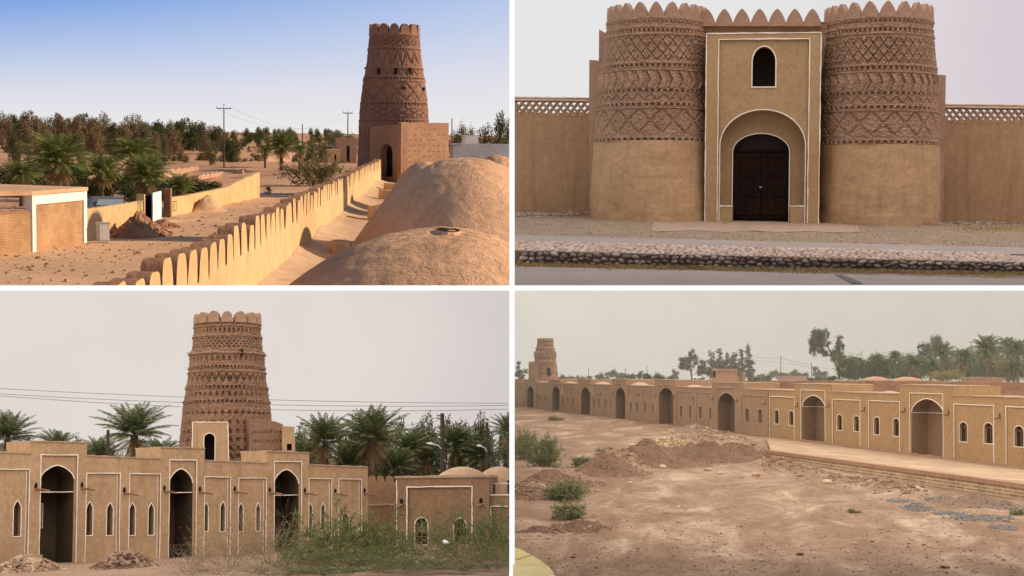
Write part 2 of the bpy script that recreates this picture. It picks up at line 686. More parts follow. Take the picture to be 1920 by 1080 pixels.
def scatter_stones(mb, pts, sizes, seed, box=False):
    """many small stones as one mesh"""
    r = random.Random(seed)
    for p, s in zip(pts, sizes):
        a = r.uniform(0, PI)
        if box:
            k = len(mb.v)
            M = Matrix.Rotation(a, 3, 'Z') @ Matrix.Rotation(r.uniform(-.6, .6), 3, 'X') @ Matrix.Rotation(r.uniform(-.6, .6), 3, 'Y')
            sx, sy, sz = s * r.uniform(.8, 1.3), s * r.uniform(.4, .7), s * r.uniform(.25, .45)
            vs = [Vector(p) + M @ Vector((x * sx, y * sy, z * sz)) for x in (-1, 1) for y in (-1, 1) for z in (-1, 1)]
            mb.add(vs, [(0, 1, 3, 2), (4, 6, 7, 5), (0, 4, 5, 1), (2, 3, 7, 6), (0, 2, 6, 4), (1, 5, 7, 3)])
        else:
            n = 6
            vs = []
            for z, k in ((-.5, .8), (.15, 1.0), (.6, .55)):
                for i in range(n):
                    an = a + 2 * PI * i / n
                    q = s * k * r.uniform(.75, 1.2)
                    vs.append(Vector(p) + Vector((q * math.cos(an), q * math.sin(an) * .8, s * z)))
            fs = [(i, (i + 1) % n, n + (i + 1) % n, n + i) for i in range(n)] + [(n + i, n + (i + 1) % n, 2 * n + (i + 1) % n, 2 * n + i) for i in range(n)]
            fs.append(tuple(range(2 * n, 3 * n)))
            mb.add(vs, fs)


# ------------------------------------------------------------------ round towers with brick relief
def fr(x):
    return x - np.floor(x)


def relief(U, Z, bands, course, nb, seed):
    """U: 0..1 round the tower, Z: height; bands: (z0, z1, kind, count, depth)"""
    R = np.zeros_like(U)
    if course:
        row = np.floor(Z / course)
        fz = fr(Z / course)
        fu = fr(U * nb + 0.5 * (row % 2))
        d = course * 0.11
        R -= d * (fz < 0.22)
        R -= d * 0.8 * (fu < 0.12)
        R += d * 0.5 * np.sin(row * 12.9898 + np.floor(U * nb + .5 * (row % 2)) * 78.233)
    for z0, z1, kind, n, dp in bands:
        m = (Z >= z0) & (Z < z1)
        t = np.clip((Z - z0) / (z1 - z0), 0, 1)
        a = U * n
        if kind == 'ring':
            R += m * dp
        elif kind == 'dentil':
            R += m * (0.35 * dp - dp * 1.35 * ((fr(a) < 0.55) & (t > .15) & (t < .85)))
        elif kind == 'tooth':
            R += m * (-dp * (np.abs(fr(a) - .5) * 2 < 1 - t))
        elif kind == 'lozenge':
            a2, t2 = np.floor(a * 14) / 14, np.floor(t * 14) / 14
            p1, p2 = np.abs(fr(a2 + t2 + .03) - .5), np.abs(fr(a2 - t2 + .03) - .5)
            R += m * (dp * 0.3 - dp * ((p1 < .05) | (p2 < .05)))
        elif kind == 'lattice':
            a2, t2 = np.floor(a * 7) / 7, np.floor(t * 14) / 14
            p1, p2 = np.abs(fr(a2 + t2 * 2 + .07) - .5), np.abs(fr(a2 - t2 * 2 + .07) - .5)
            q = np.minimum(p1, p2)
            R += m * (dp * 0.45 * ((q > .10) & (q < .25)) - dp * (q < .075))
        elif kind == 'chevron':
            k = fr(a + 0.75 * np.abs(t - .5))
            R += m * (dp * (k < .5) * (1 - k))
            R -= m * dp * .4 * (k > .93)
        elif kind == 'zigzag':
            k = np.abs(t - np.abs(fr(a) - .5) * 2)
            R += m * (-dp * (k < .2))
        elif kind == 'niche':
            x, y = (fr(a) - .5) * 2, (t - .5) * 2
            R += m * (-dp * ((np.abs(x) < .5 * (1 - np.clip(y, 0, 1))) & (y > -.85)))
        elif kind == 'cross':
            x, y = np.abs(fr(a) - .5) * 2, np.abs(t - .5) * 2
            R += m * (-dp * (((x < .22) & (y < .9)) | ((x < .6) & (y < .35))))
        elif kind == 'bead':
            k = fr(a + .5 * np.floor(t * 4))
            R += m * (-dp * ((np.abs(k - .5) < .22) & (np.abs(fr(t * 4) - .5) < .3)))
    return R


def tower_mesh(name, mat, prof, nth, nz, bands, course=0.0, nb=60, squash=1.0, rough=0.01, seed=1, wob=0.0):
    """prof: list of (z, radius) bottom to top; squash: depth radius / width radius"""
    zs = np.linspace(prof[0][0], prof[-1][0], nz)
    rs = np.interp(zs, [p[0] for p in prof], [p[1] for p in prof])
    U, Z = np.meshgrid(np.arange(nth) / nth, zs)
    Rr = np.repeat(rs[:, None], nth, 1)
    R = relief(U, Z, bands, course, nb, seed)
    g = np.random.default_rng(seed)
    low = g.normal(size=(nz // 6 + 2, nth // 6))
    low = np.repeat(np.repeat(low, 6, 0), 6, 1)[:nz, :]
    if low.shape[1] < nth:
        low = np.concatenate([low, low[:, :nth - low.shape[1]]], 1)
    R = R + rough * 0.6 * low + rough * 0.5 * g.normal(size=U.shape)
    if wob:
        for k in range(1, 5):
            R += wob / k * np.sin(2 * PI * k * U * 2 + g.uniform(0, 6)) * np.sin(Z / (prof[-1][0] - prof[0][0]) * 6 * k + g.uniform(0, 6))
    T = 2 * PI * U - PI / 2
    X, Y = (Rr + R) * np.cos(T), (Rr + R) * np.sin(T) * squash
    V = np.stack([X, Y, Z], -1).reshape(-1, 3)
    i, j = np.meshgrid(np.arange(nz - 1), np.arange(nth), indexing='ij')
    j2 = (j + 1) % nth
    Q = np.stack([i * nth + j, i * nth + j2, (i + 1) * nth + j2, (i + 1) * nth + j], -1).reshape(-1, 4)
    return mesh_np(name, V, Q, mat)


def merlon_mesh(name, mat, w, h, t, kind='point', n=10, base=0.3):
    """a battlement tooth, local x along the wall, y through it, z up"""
    pr = [(-w / 2, -base * h)]
    for i in range(n + 1):
        x = -1 + 2 * i / n
        if kind == 'point':
            y = (1 - abs(x) ** 1.5) ** 0.85
        elif kind == 'round':
            y = math.sqrt(max(0, 1 - x * x)) ** 0.8
        elif kind == 'tooth':
            y = max(0, 1 - abs(x) ** 5.5) ** 0.8
        else:
            y = min(1, (1 - abs(x)) * 2.6) ** 0.7
        pr.append((x * w / 2, max(0, y) * h))
    pr.append((w / 2, -base * h))
    k = len(pr)
    V = [(x, -t / 2, z) for x, z in pr] + [(x, t / 2, z) for x, z in pr]
    fs = [tuple(range(k)), tuple(range(2 * k - 1, k - 1, -1))] + [(i, i + k, (i + 1) % k + k, (i + 1) % k) for i in range(k)]
    me = bpy.data.meshes.new(name)
    me.from_pydata(V, [], fs)
    me.materials.append(mat)
    return me


def box_part(name, mat, parent, c, size, rz=0.0):
    return MB().box(c, size, rz).build(name, mat, parent)


# =================================================================== the gate with two patterned round towers
def build_gate():
    P = TR
    P.plane(P.D(1330, 415, 29.4), P.D(1540, 419, 29.4), P.D(1430, 536, 15.2))
    plaster = mud('gate_plaster', (0.50, 0.312, 0.172), (0.42, 0.255, 0.137), 1.3, 0.5, 0.3, 42, (0.52, 0.35, 0.2), 0.5, (0.36, 0.21, 0.115), 0.012, 0.5, 9)
    plaster2 = mud('wall_plaster', (0.41, 0.248, 0.138), (0.335, 0.197, 0.106), 1.1, 0.5, 0.25, 42, (0.45, 0.29, 0.17), 0.5, (0.28, 0.16, 0.09), 0.012, 0.5, 9)
    ochre = mud('frame_plaster', (0.43, 0.275, 0.145), (0.365, 0.228, 0.115), 1.6, 0.45, 0.3, 46, (0.50, 0.34, 0.17), 0.0, dist=0.008, streak=0.12, fine=9)
    adobe = mud('adobe_brick', (0.48, 0.30, 0.20), (0.385, 0.228, 0.148), 2.2, 0.6, 0.2, 50, (0.5, 0.31, 0.21), 0.3, (0.27, 0.14, 0.09), 0.012, 0.15, 7)
    white = flat_mat('gypsum', (0.78, 0.66, 0.54), 0.85, 0, 0.12, 14)
    wood = mud('old_door_wood', (0.024, 0.009, 0.005), (0.011, 0.004, 0.003), 2.0, 0.3, 0, streak=0.5, dist=0.004)
    dark = flat_mat('room_shade', (0.03, 0.02, 0.015))  # near-black fill paints in the unlit room and the shaded door arch
    YF = 29.3
    m_px = YF / F

    # frame and its arched recess
    W = Wall(P, P.D(1322, 415, YF), P.D(1538, 418, YF))
    b = P.D(1430, 416, YF)
    t = thing('gate_portal', 'plastered gate portal with white lines, arched window and dark wooden door', 'gate', P, b)
    mb = MB()
    out = rect(W.R(1323, 62, 1537, 432))
    inner = rect(W.R(1346, 73, 1516, 424))
    ext = [out]
    face(mb, W, out, 0, [inner])
    reveal(mb, W, out, 0, -1.0)
    reveal(mb, W, inner, 0, -0.05)
    r = W.R(1349, 205, 1510, 430)
    niche = arch(r, 0.70, 20)
    win = arch(W.R(1410, 86, 1455, 163), 0.62, 12)
    ins = [(x, z) for x, z in inner]
    # niche reaches the floor: keep it inside by lifting the edge a hair
    niche = [(max(min(x, inner[2][0] - .004), inner[0][0] + .004), max(z, inner[0][1] + .004)) for x, z in niche]
    face(mb, W, inner, -0.05, [niche, win])
    reveal(mb, W, win, -0.05, -0.55)
    reveal(mb, W, niche, -0.05, -0.42)
    door_arch = arch(W.R(1373, 250, 1480, 424, -0.42), 0.80, 16)
    door_arch = [(x, max(z, inner[0][1] + .008)) for x, z in door_arch]
    face(mb, W, niche, -0.42, [door_arch])
    reveal(mb, W, door_arch, -0.42, -0.60)
    mb.build('wall', ochre, t, origin=b)
    mb = MB()
    o2 = 0.0
    ribbon(mb, W, dense([out[0], out[1], out[2], out[3]], .12), 0.019, -0.012, 0.03, jit=.35)
    ribbon(mb, W, dense([inner[0], inner[1], inner[2], inner[3]], .2), 0.018, -0.01, 0.022, jit=.3)
    ribbon(mb, W, win, 0.02, -0.06, 0.03, True)
    k = [q for q in niche]
    ribbon(mb, W, k, 0.02, -0.065, 0.03)
    ribbon(mb, W, door_arch, 0.019, -0.43, 0.03)
    mb.build('white_trim', white, t, origin=b)
    MB_ = MB()
    face(MB_, W, [(x, z) for x, z in win], -0.56)
    MB_.build('window_recess', dark, t, origin=b)
    # benches either side of the door
    for x0, x1 in ((1347, 1374), (1481, 1511)):
        q = W.R(x0, 386, x1, 428, -0.3)
        mb = MB()
        solid(mb, W, rect(q), -0.06, -0.42)
        se = mb.build('bench', ochre, t, origin=b)
        mb = MB()
        ribbon(mb, W, dense([(q[0], q[3]), (q[2], q[3])], .06), 0.02, -0.07, 0.02, jit=.4)
        mb.build('bench_edge', white, se, origin=b)
    # door
    d = W.R(1374, 284, 1479, 411, -0.56)
    lun = arch(W.R(1373, 250, 1480, 424, -0.42), 0.80, 16)
    mb = MB()
    face(mb, W, [q for q in lun], -0.6)
    mb.build('tympanum', dark, t, origin=b)
    sm = (d[0] + d[2]) / 2
    for s0, s1 in ((d[0] + .01, sm - .004), (sm + .004, d[2] - .01)):
        mb = MB()
        solid(mb, W, rect((s0, d[1], s1, d[3])), -0.50, -0.56)
        n = 4
        w = (s1 - s0) / n
        for i in range(n):
            solid(mb, W, rect((s0 + i * w + .006, d[1] + .03, s0 + (i + 1) * w - .006, d[3] - .03)), -0.488, -0.50)
        leaf = mb.build('door', wood, t, origin=b)
        for f in (.08, .36, .66, .93):
            mb = MB()
            z = d[1] + (d[3] - d[1]) * f
            solid(mb, W, rect((s0 + .015, z - .02, s1 - .015, z + .02)), -0.47, -0.4875)
            mb.build('door_batten', wood, leaf, origin=b)
    mb = MB()
    solid(mb, W, rect((d[0], d[3], d[2], d[3] + .035)), -0.47, -0.58)
    mb.build('door_lintel', wood, t, origin=b)
    mb = MB()
    solid(mb, W, rect((sm - .02, d[1] + .55, sm + .02, d[1] + .58)), -0.45, -0.469)
    mb.build('door_handle', flat_mat('iron', (0.3, 0.28, 0.26), 0.5, 0.6), t, origin=b)

    # curtain between the towers, above the frame
    W2 = Wall(P, P.D(1300, 60, 30.2), P.D(1560, 61, 30.2))
    b2 = P.D(1430, 400, 30.4)
    t2 = thing('connecting_wall', 'brick wall with a row of pointed battlements joining the towers above the portal', 'wall', P, b2)
    mb = MB()
    solid(mb, W2, rect(W2.R(1306, 42, 1560, 250)), 0, -0.5)
    for i in range(38):
        x = 1318 + i * 6.2
        for y, hh in ((47 + .012 * (x - 1320), 2.4), (57 + .012 * (x - 1320), 2.4)):
            solid(mb, W2, rect(W2.R(x, y - hh, x + 3.4, y + hh)), 0.03, 0.001)
    for y in (42, 52, 62):
        solid(mb, W2, rect(W2.R(1306, y, 1560, y + 2.2)), 0.018, 0.0005)
    mb.build('wall', adobe, t2, origin=b2)
    mtm = mud('merlon_mud', (0.37, 0.225, 0.155), (0.30, 0.178, 0.12), 2.5, .5)
    mer = merlon_mesh('merlon', mtm, 0.30, 0.235, 0.10, 'point', 14)
    for i in range(7):
        px = 1325 + i * 33
        q = P.D(px, 42, 30.1)
        part('merlon', mer, t2, q - b2)

    # the two towers
    def tower(cx, R0, R1, R2, label, seed, lat):
        c = P.D(cx, 415, 30.6)
        zz = lambda y: P.D(cx, y, 28.95).z - c.z
        sc = 30.6 / F
        zb = -0.15
        z1 = zz(264 if cx < 1430 else 271)
        zt = zz(26)
        t = thing('round_tower', label, 'tower', P, c)
        sq = 1.5
        base = tower_mesh('plaster_base', plaster, [(zb, R0 * sc), (z1 + .012, (R1 + 1.0) * sc)], 160, 60, [], 0, 60, sq, 0.004, seed, 0.008)
        part('plaster_base', base, t)
        d = 0.038
        Y = lambda a, bb: (zz(bb), zz(a))
        o = 0 if cx < 1430 else 5
        B = [(*Y(26, 31), 'ring', 0, 0.03), (*Y(31, 37), 'dentil', 74, d), (*Y(49, 56), 'dentil', 70, d), (*Y(45, 48), 'ring', 0, .02), (*Y(57, 61), 'ring', 0, .025),
             (*Y(62 + o, 112 + o), 'lattice', 32 if lat else 36, 0.026 if lat else 0.034),
             (*Y(112 + o, 116 + o), 'ring', 0, .025), (*Y(116 + o, 124 + o), 'dentil', 66, d), (*Y(126 + o, 130 + o), 'ring', 0, .03),
             (*Y(131 + o, 164 + o), 'chevron', 34, 0.04), (*Y(165 + o, 171 + o), 'dentil', 62, d), (*Y(175 + o, 188 + o), 'zigzag', 30, .022),
             (*Y(191 + o, 198 + o), 'dentil', 60, d), (*Y(199 + o, 202 + o), 'ring', 0, .025), (*Y(204 + o, 250 + o), 'lozenge', 17, 0.026),
             (*Y(257 + o, 264 + o), 'dentil', 58, d)]
        prof = [(z1, R1 * sc), (zz(150), (R1 * .62 + R2 * .38) * sc), (zt, R2 * sc)]
        me = tower_mesh('brick_shaft', adobe, prof, 760, 420, B, 0.034, 96, sq, 0.007, seed + 3, 0.008)
        part('brick_shaft', me, t)
        mb = MB()
        n = 48
        mb.add([(R2 * sc * .985 * math.cos(2 * PI * i / n), R2 * sc * .985 * sq * math.sin(2 * PI * i / n), zt - 0.02) for i in range(n)], [tuple(range(n))])
        mb.build('roof', plaster2, t)
        mer = merlon_mesh('merlon', mtm, 0.30, 0.25, 0.10, 'point', 14)
        n = 24
        # equal steps along the ellipse
        A = [(R2 * sc * .97 * math.cos(a), R2 * sc * .97 * sq * math.sin(a)) for a in np.linspace(0, 2 * PI, 721)]
        cum = [0]
        for p0, p1 in zip(A[:-1], A[1:]):
            cum.append(cum[-1] + math.hypot(p1[0] - p0[0], p1[1] - p0[1]))
        for i in range(n):
            k = int(np.searchsorted(cum, cum[-1] * (i + .2) / n))
            a = 2 * PI * k / 720
            o = part('merlon', mer, t, (A[k][0], A[k][1], zt))
            o.rotation_euler = (0, 0, math.atan2(R2 * sq * math.cos(a), -R2 * math.sin(a)))
        return t
    tower(1229, 124, 115, 90, 'round gate tower with pale smooth base, on the door side nearer the blue pole landscape, its lozenges plain', 11, True)['label'] = \
        'round patterned brick gate tower to the left of the wooden door'
    tower(1641, 116, 111, 95, 'x', 23, False)['label'] = 'round patterned brick gate tower to the right of the wooden door'

    # stepped buttress walls behind the towers
    for x, lab, y0, y1, Y in ((( 1122, 1150), 'high narrow brick buttress behind the left gate tower', 55, 300, 31.0),
                              ((1104, 1135), 'lower brick buttress joining the left gate tower to the long wall', 112, 272, 30.9),
                              ((1722, 1745), 'high narrow brick buttress behind the right gate tower', 60, 300, 31.0),
                              ((1735, 1771), 'lower brick buttress joining the right gate tower to the long wall', 138, 238, 30.9)):
        Wb = Wall(P, P.D(x[0], 400, Y), P.D(x[1], 400, Y))
        mb = MB()
        q = Wb.R(x[0], y0, x[1], 420)
        slant = 0.0
        ol = [(q[0], q[1]), (q[0], q[3]), (q[2], q[3] - .03), (q[2], q[1])]
        if x[0] == 1122:
            ol = [(q[0], q[1]), (q[0], q[3]), (q[0] + .09, q[3] - .05), (q[2], q[3] - .2), (q[2], q[1])]
        solid(mb, Wb, ol, 0, -0.5)
        o = Wb.p((q[0], q[1]))
        tag(mb.build('brick_buttress', adobe, None, P, o), lab, 'buttress')

    # long side walls with a pierced parapet
    for (x0, x1, yt, lab, Y, first) in ((963, 1132, 181, 'plain mud wall with a pierced lattice parapet running left from the gate', 31.2, True),
                                        (1735, 1990, 194, 'plain mud wall with a pierced lattice parapet running right from the gate', 31.2, False)):
        Wl = Wall(P, P.D(x0, 400, Y), P.D(x1, 400 + (x1 - x0) * .012, Y))
        b = P.D((x0 + x1) / 2, 400, Y)
        t = thing('boundary_wall', lab, 'wall', P, b)
        sl = 0.012
        yy = lambda x, y: y + sl * (x - x0)
        def pt(x, y, off=0):
            return Wl.S(x, yy(x, y), off)
        mb = MB()
        body = [pt(x0, 440), pt(x0, yt + 34), pt(x1, yt + 34), pt(x1, 440)]
        solid(mb, Wl, body, 0, -0.35)
        # scalloped plaster edge over the bottom of the lattice
        n = int((x1 - x0) / 15)
        for i in range(n):
            px = x0 + 15 * i
            ol = [pt(px, yt + 36)] + [pt(px + 7.5 - 7.2 * math.cos(PI * k / 8), yt + 35 - 8 * math.sin(PI * k / 8)) for k in range(9)] + [pt(px + 15, yt + 36)]
            solid(mb, Wl, ol, 0.006, -0.05)
        mb.build('wall', plaster2, t, origin=b)
        mb = MB()
        ol = [pt(x0, yt + 36), pt(x0, yt + 6.5), pt(x1, yt + 6.5), pt(x1, yt + 36)]
        holes = []
        nn = int((x1 - x0) / 13)
        for r_ in range(3):
            for i in range(nn):
                cx = x0 + 8 + 13 * i + (6.5 if r_ % 2 else 0)
                cy = yt + 11.5 + 8.3 * r_
                if cx > x1 - 6:
                    continue
                hole = []
                for k in range(8):
                    a = 2 * PI * k / 8
                    rad = 5.0 if k % 2 == 0 else 3.1
                    hole.append(pt(cx + rad * math.cos(a), cy + rad * 1.05 * math.sin(a)))
                holes.append(hole)
        solid(mb, Wl, ol, -0.03, -0.20, holes)
        mb.build('lattice_parapet', plaster2, t, origin=b)
        mb = MB()
        solid(mb, Wl, [pt(x0, yt + 6.5), pt(x0, yt + 1), pt(x1, yt + 1), pt(x1, yt + 6.5)], 0.01, -0.35)
        mb.build('coping', adobe, t, origin=b)
        mb = MB()
        ribbon(mb, Wl, dense([pt(x0, yt + 6), pt(x1, yt + 6)], .1), 0.012, 0.008, 0.012, jit=.3)
        ribbon(mb, Wl, dense([pt(x0, yt + .6), pt(x1, yt + .6)], .1), 0.014, 0.0, 0.014, jit=.3)
        mb.build('white_trim', white, t, origin=b)

    # ground, apron, roads
    grav = mud('gravel_ground', (0.34, 0.245, 0.175), (0.235, 0.165, 0.115), 3.0, 0.9, 0.55, 34, (0.50, 0.42, 0.33), 0.35, (0.36, 0.27, 0.13), 0.02, fine=14)
    asph = mud('worn_asphalt', (0.34, 0.275, 0.25), (0.275, 0.222, 0.205), 1.2, 0.5, 0.5, 62, (0.44, 0.38, 0.35), 0.5, (0.24, 0.19, 0.17), 0.006, fine=40)
    pave = mud('apron_paving', (0.41, 0.285, 0.21), (0.32, 0.22, 0.16), 1.4, 0.4, 0.2, 40, (0.5, 0.38, 0.3), 0.3, (0.3, 0.2, 0.14), 0.008, fine=10)

    def sheet(name, fn, rows, cols, mat, lift, amp=0.0, fq=3.0):
        g = []
        for v in np.linspace(0, 1, rows):
            row = []
            for u in np.linspace(0, 1, cols):
                q = P.G(*fn(u, v))
                z = q.z + lift + amp * noise.noise(Vector((q.x * fq, q.y * fq, 3)))
                row.append((q.x, q.y, z))
            g.append(row)
        o = P.G(*fn(.5, .5))
        return tag(MB().grid(g).build(name, mat, None, P, o, True), kind='structure')
    sl = 0.028
    sheet('ground', lambda u, v: (962 + 1100 * u, 372 + 164 * v + 0 * u), 70, 90, grav, 0.0, 0.012, 5.0)
    ry = lambda x, y: y + sl * (x - 965) * .9
    sheet('road', lambda u, v: (962 + 1100 * u, ry(962 + 1100 * u, 442 + 13 * v)), 5, 80, asph, 0.012, 0.002)
    sheet('near_road', lambda u, v: (962 + 1100 * u, min(541, ry(962 + 1100 * u, 502) * (1 - v) + 541 * v)), 8, 90, asph, 0.016, 0.003)
    sheet('pavement', lambda u, v: (1228 + 378 * u + 14 * v * (u - .5), 412 + 21 * v + 3 * u + 1.2 * math.sin(u * 23)), 6, 50, pave, 0.005, 0.006)

    # cracked dark repair across the near road
    crack = flat_mat('tar_patch', (0.10, 0.095, 0.09))
    mb = MB()
    pts = [(1565, 519), (1580, 519), (1600, 527), (1618, 536), (1598, 536), (1582, 527)]
    mb.add([P.G(*q) + Vector((0, 0, .022)) for q in pts], [tuple(range(6))])
    tag(mb.build('road_patch', crack, None, P, P.G(*pts[0])), kind='structure')

    # the cobble median
    r = random.Random(5)
    stone = bpy.data.materials.get('x') or None
    m, nt, bs = new_mat('river_stone')
    g = nt.nodes.new('ShaderNodeNewGeometry')
    col = ramp(nt, g.outputs['Random Per Island'], [(0.0, (0.17, 0.11, 0.08)), (0.35, (0.32, 0.21, 0.15)), (0.6, (0.25, 0.21, 0.19)), (0.8, (0.42, 0.31, 0.24)), (1.0, (0.52, 0.42, 0.36))])
    nt.links.new(col, bs.inputs['Base Color'])
    m2, nt, bs = new_mat('pale_cobble')
    g = nt.nodes.new('ShaderNodeNewGeometry')
    col = ramp(nt, g.outputs['Random Per Island'], [(0.0, (0.34, 0.22, 0.165)), (0.5, (0.46, 0.32, 0.25)), (0.85, (0.54, 0.42, 0.36)), (1.0, (0.40, 0.36, 0.34))])
    nt.links.new(col, bs.inputs['Base Color'])
    mort = mud('dark_mortar', (0.24, 0.15, 0.105), (0.16, 0.10, 0.07), 6, .5)
    mort2 = mud('pale_mortar', (0.40, 0.27, 0.2), (0.32, 0.21, 0.15), 6, .5)
    fy = lambda x: 497 + (x - 965) * .0185          # foot of the front face
    ty = lambda x: 470.5 + (x - 965) * .0245        # its top edge
    by = lambda x: 453.5 + (x - 965) * .0235 + (max(0, x - 1860) * .14)   # back edge of the top
    xs = list(range(964, 1960, 12))
    bt = P.G(1430, fy(1430))
    t = thing('stone_median', 'low stone road divider faced with dark river cobbles and topped with pale flat stones', 'kerb', P, bt)
    mb, mt = MB(), MB()
    front, tops = [], []
    for x in xs:
        f0 = P.G(x, fy(x))
        zt = P.top(f0, ty(x))
        d = P.ray(x, by(x))
        e = Vector((0, 0, P.h))
        k = (zt - e.z) / d.z
        bk = d * k + e
        front.append((f0, zt))
        tops.append(bk)
    rows = [[(f.x, f.y, f.z - .05) for f, z in front], [(f.x, f.y, z) for f, z in front], [tuple(q) for q in tops], [(q.x, q.y, P.gz(q.x, q.y) - .05) for q in tops]]
    mb.grid(rows[:2])
    mb.build('core', mort, t, origin=bt)
    mb = MB()
    mb.grid(rows[1:])
    mb.build('top_bed', mort2, t, origin=bt)
    # round stones on the face
    ball = bmesh.new()
    bmesh.ops.create_icosphere(ball, subdivisions=2, radius=1)
    bv = [v.co.copy() for v in ball.verts]
    bf = [tuple(v.index for v in f.verts) for f in ball.faces]
    ball.free()
    mb = MB()
    for row in range(3):
        x = 968 + row * 5
        while x < 1950:
            w = r.uniform(10, 19)
            f0 = P.G(x + w / 2, fy(x + w / 2))
            zt = P.top(f0, ty(x + w / 2))
            hh = (zt - f0.z) / 3
            c = Vector((f0.x, f0.y - .005, f0.z + hh * (row + .5) + r.uniform(-.012, .012)))
            sx, sz = w * .5 * f0.y / F * .97, hh * r.uniform(.42, .56)
            o = Vector((r.uniform(0, 50), 0, 0))
            ro = r.uniform(-.3, .3)
            cs, sn = math.cos(ro), math.sin(ro)
            vs = []
            for v in bv:
                q = v * (1 + .22 * noise.noise(v * 1.3 + o))
                vs.append(c + Vector((q.x * sx * cs - q.z * sz * sn, q.y * .05, q.x * sx * sn + q.z * sz * cs)))
            mb.add(vs, bf)
            x += w * r.uniform(.95, 1.1)
    mb.build('stone_facing', m, t, origin=bt, smooth=True)
    mb = MB()
    for i in range(9):
        x = 966.0
        while x < 1950:
            w = r.uniform(7, 15)
            f = (i + .5) / 9 + r.uniform(-.03, .03)
            j = min(len(xs) - 2, max(0, int((x - 964) / 12)))
            u = (x - xs[j]) / 12
            a = Vector((front[j][0].x, front[j][0].y, front[j][1])).lerp(Vector((front[j + 1][0].x, front[j + 1][0].y, front[j + 1][1])), u)
            bq = tops[j].lerp(tops[j + 1], u)
            c = a.lerp(bq, f)
            dep = (bq - a).length / 9
            o = Vector((r.uniform(0, 50), 0, 0))
            s = w * .5 * c.y / F
            mb.add([c + Vector((v.x * s * (1 + .25 * noise.noise(v * 1.5 + o)), v.y * dep * .56, v.z * .018 + .004)) for v in bv], bf)
            x += w * r.uniform(.95, 1.15)
    mb.build('cobble_top', m2, t, origin=bt, smooth=True)

    # dry grass along the kerb foot and by the right wall
    dry = leaf_mat('dry_grass', (0.38, 0.27, 0.10), (0.24, 0.16, 0.06), None, .2)
    V, Q = [], []
    for i in range(5200):
        if i < 4400:
            x = r.uniform(964, 1950)
            y = fy(x) + 1 + abs(r.gauss(0, 3.2)) * (0.4 + 1.1 * max(0, noise.noise(Vector((x * .011, 1, 2))) + .35))
        else:
            x, y = r.gauss(1860, 45), r.gauss(431, 3)
        q = P.G(x, min(y, 534)) + Vector((0, 0, .012))
        h, a = r.uniform(.02, .06), r.uniform(0, PI)
        d = Vector((math.cos(a), math.sin(a), 0)) * r.uniform(.003, .007)
        k = len(V)
        l = Vector((r.uniform(-.05, .05), r.uniform(-.05, .05), h * .6))
        V += [tuple(q - d), tuple(q + d), tuple(q + d * .3 + l), tuple(q - d * .3 + l)]
        Q.append((k, k + 1, k + 2, k + 3))
    o = bpy.data.objects.new('dry_grass', mesh_np('dry_grass', V, Q, dry))
    C.objects.link(o)
    o.matrix_world = P.M
    tag(o, kind='stuff')
    # gravel: loose stones thrown over the strip before the wall
    pm, nt, bs = new_mat('loose_gravel')
    g = nt.nodes.new('ShaderNodeNewGeometry')
    col = ramp(nt, g.outputs['Random Per Island'], [(0.0, (0.2, 0.15, 0.115)), (0.5, (0.33, 0.25, 0.18)), (1.0, (0.5, 0.42, 0.35))])
    nt.links.new(col, bs.inputs['Base Color'])
    pts, sz = [], []
    for i in range(9000):
        x, y = r.uniform(964, 1960), r.uniform(404, 478)
        yl = ry(x, 441)
        if y > yl or (1235 < x < 1600 and y < 433):
            continue
        q = P.G(x, y)
        pts.append(q + Vector((0, 0, .004)))
        sz.append(r.uniform(.004, .011))
    for i in range(260):
        x = r.uniform(960, 1104)
        y = 400 + abs(r.gauss(0, 3)) - (max(0, x - 1060) * .09) * r.random()
        pts.append(P.G(x, max(399, y)) + Vector((0, -.05, .02 + .1 * r.random() * max(0, (x - 1050) / 54))))
        sz.append(r.uniform(.018, .042))
    for i in range(160):
        x = r.uniform(1760, 1915)
        pts.append(P.G(x, 417 + abs(r.gauss(0, 3))) + Vector((0, 0, .01)))
        sz.append(r.uniform(.014, .03))
    mb = MB()
    scatter_stones(mb, pts, sz, 9)
    tag(mb.build('gravel', pm, None, P, P.G(1430, 430)), kind='stuff')


build_gate()


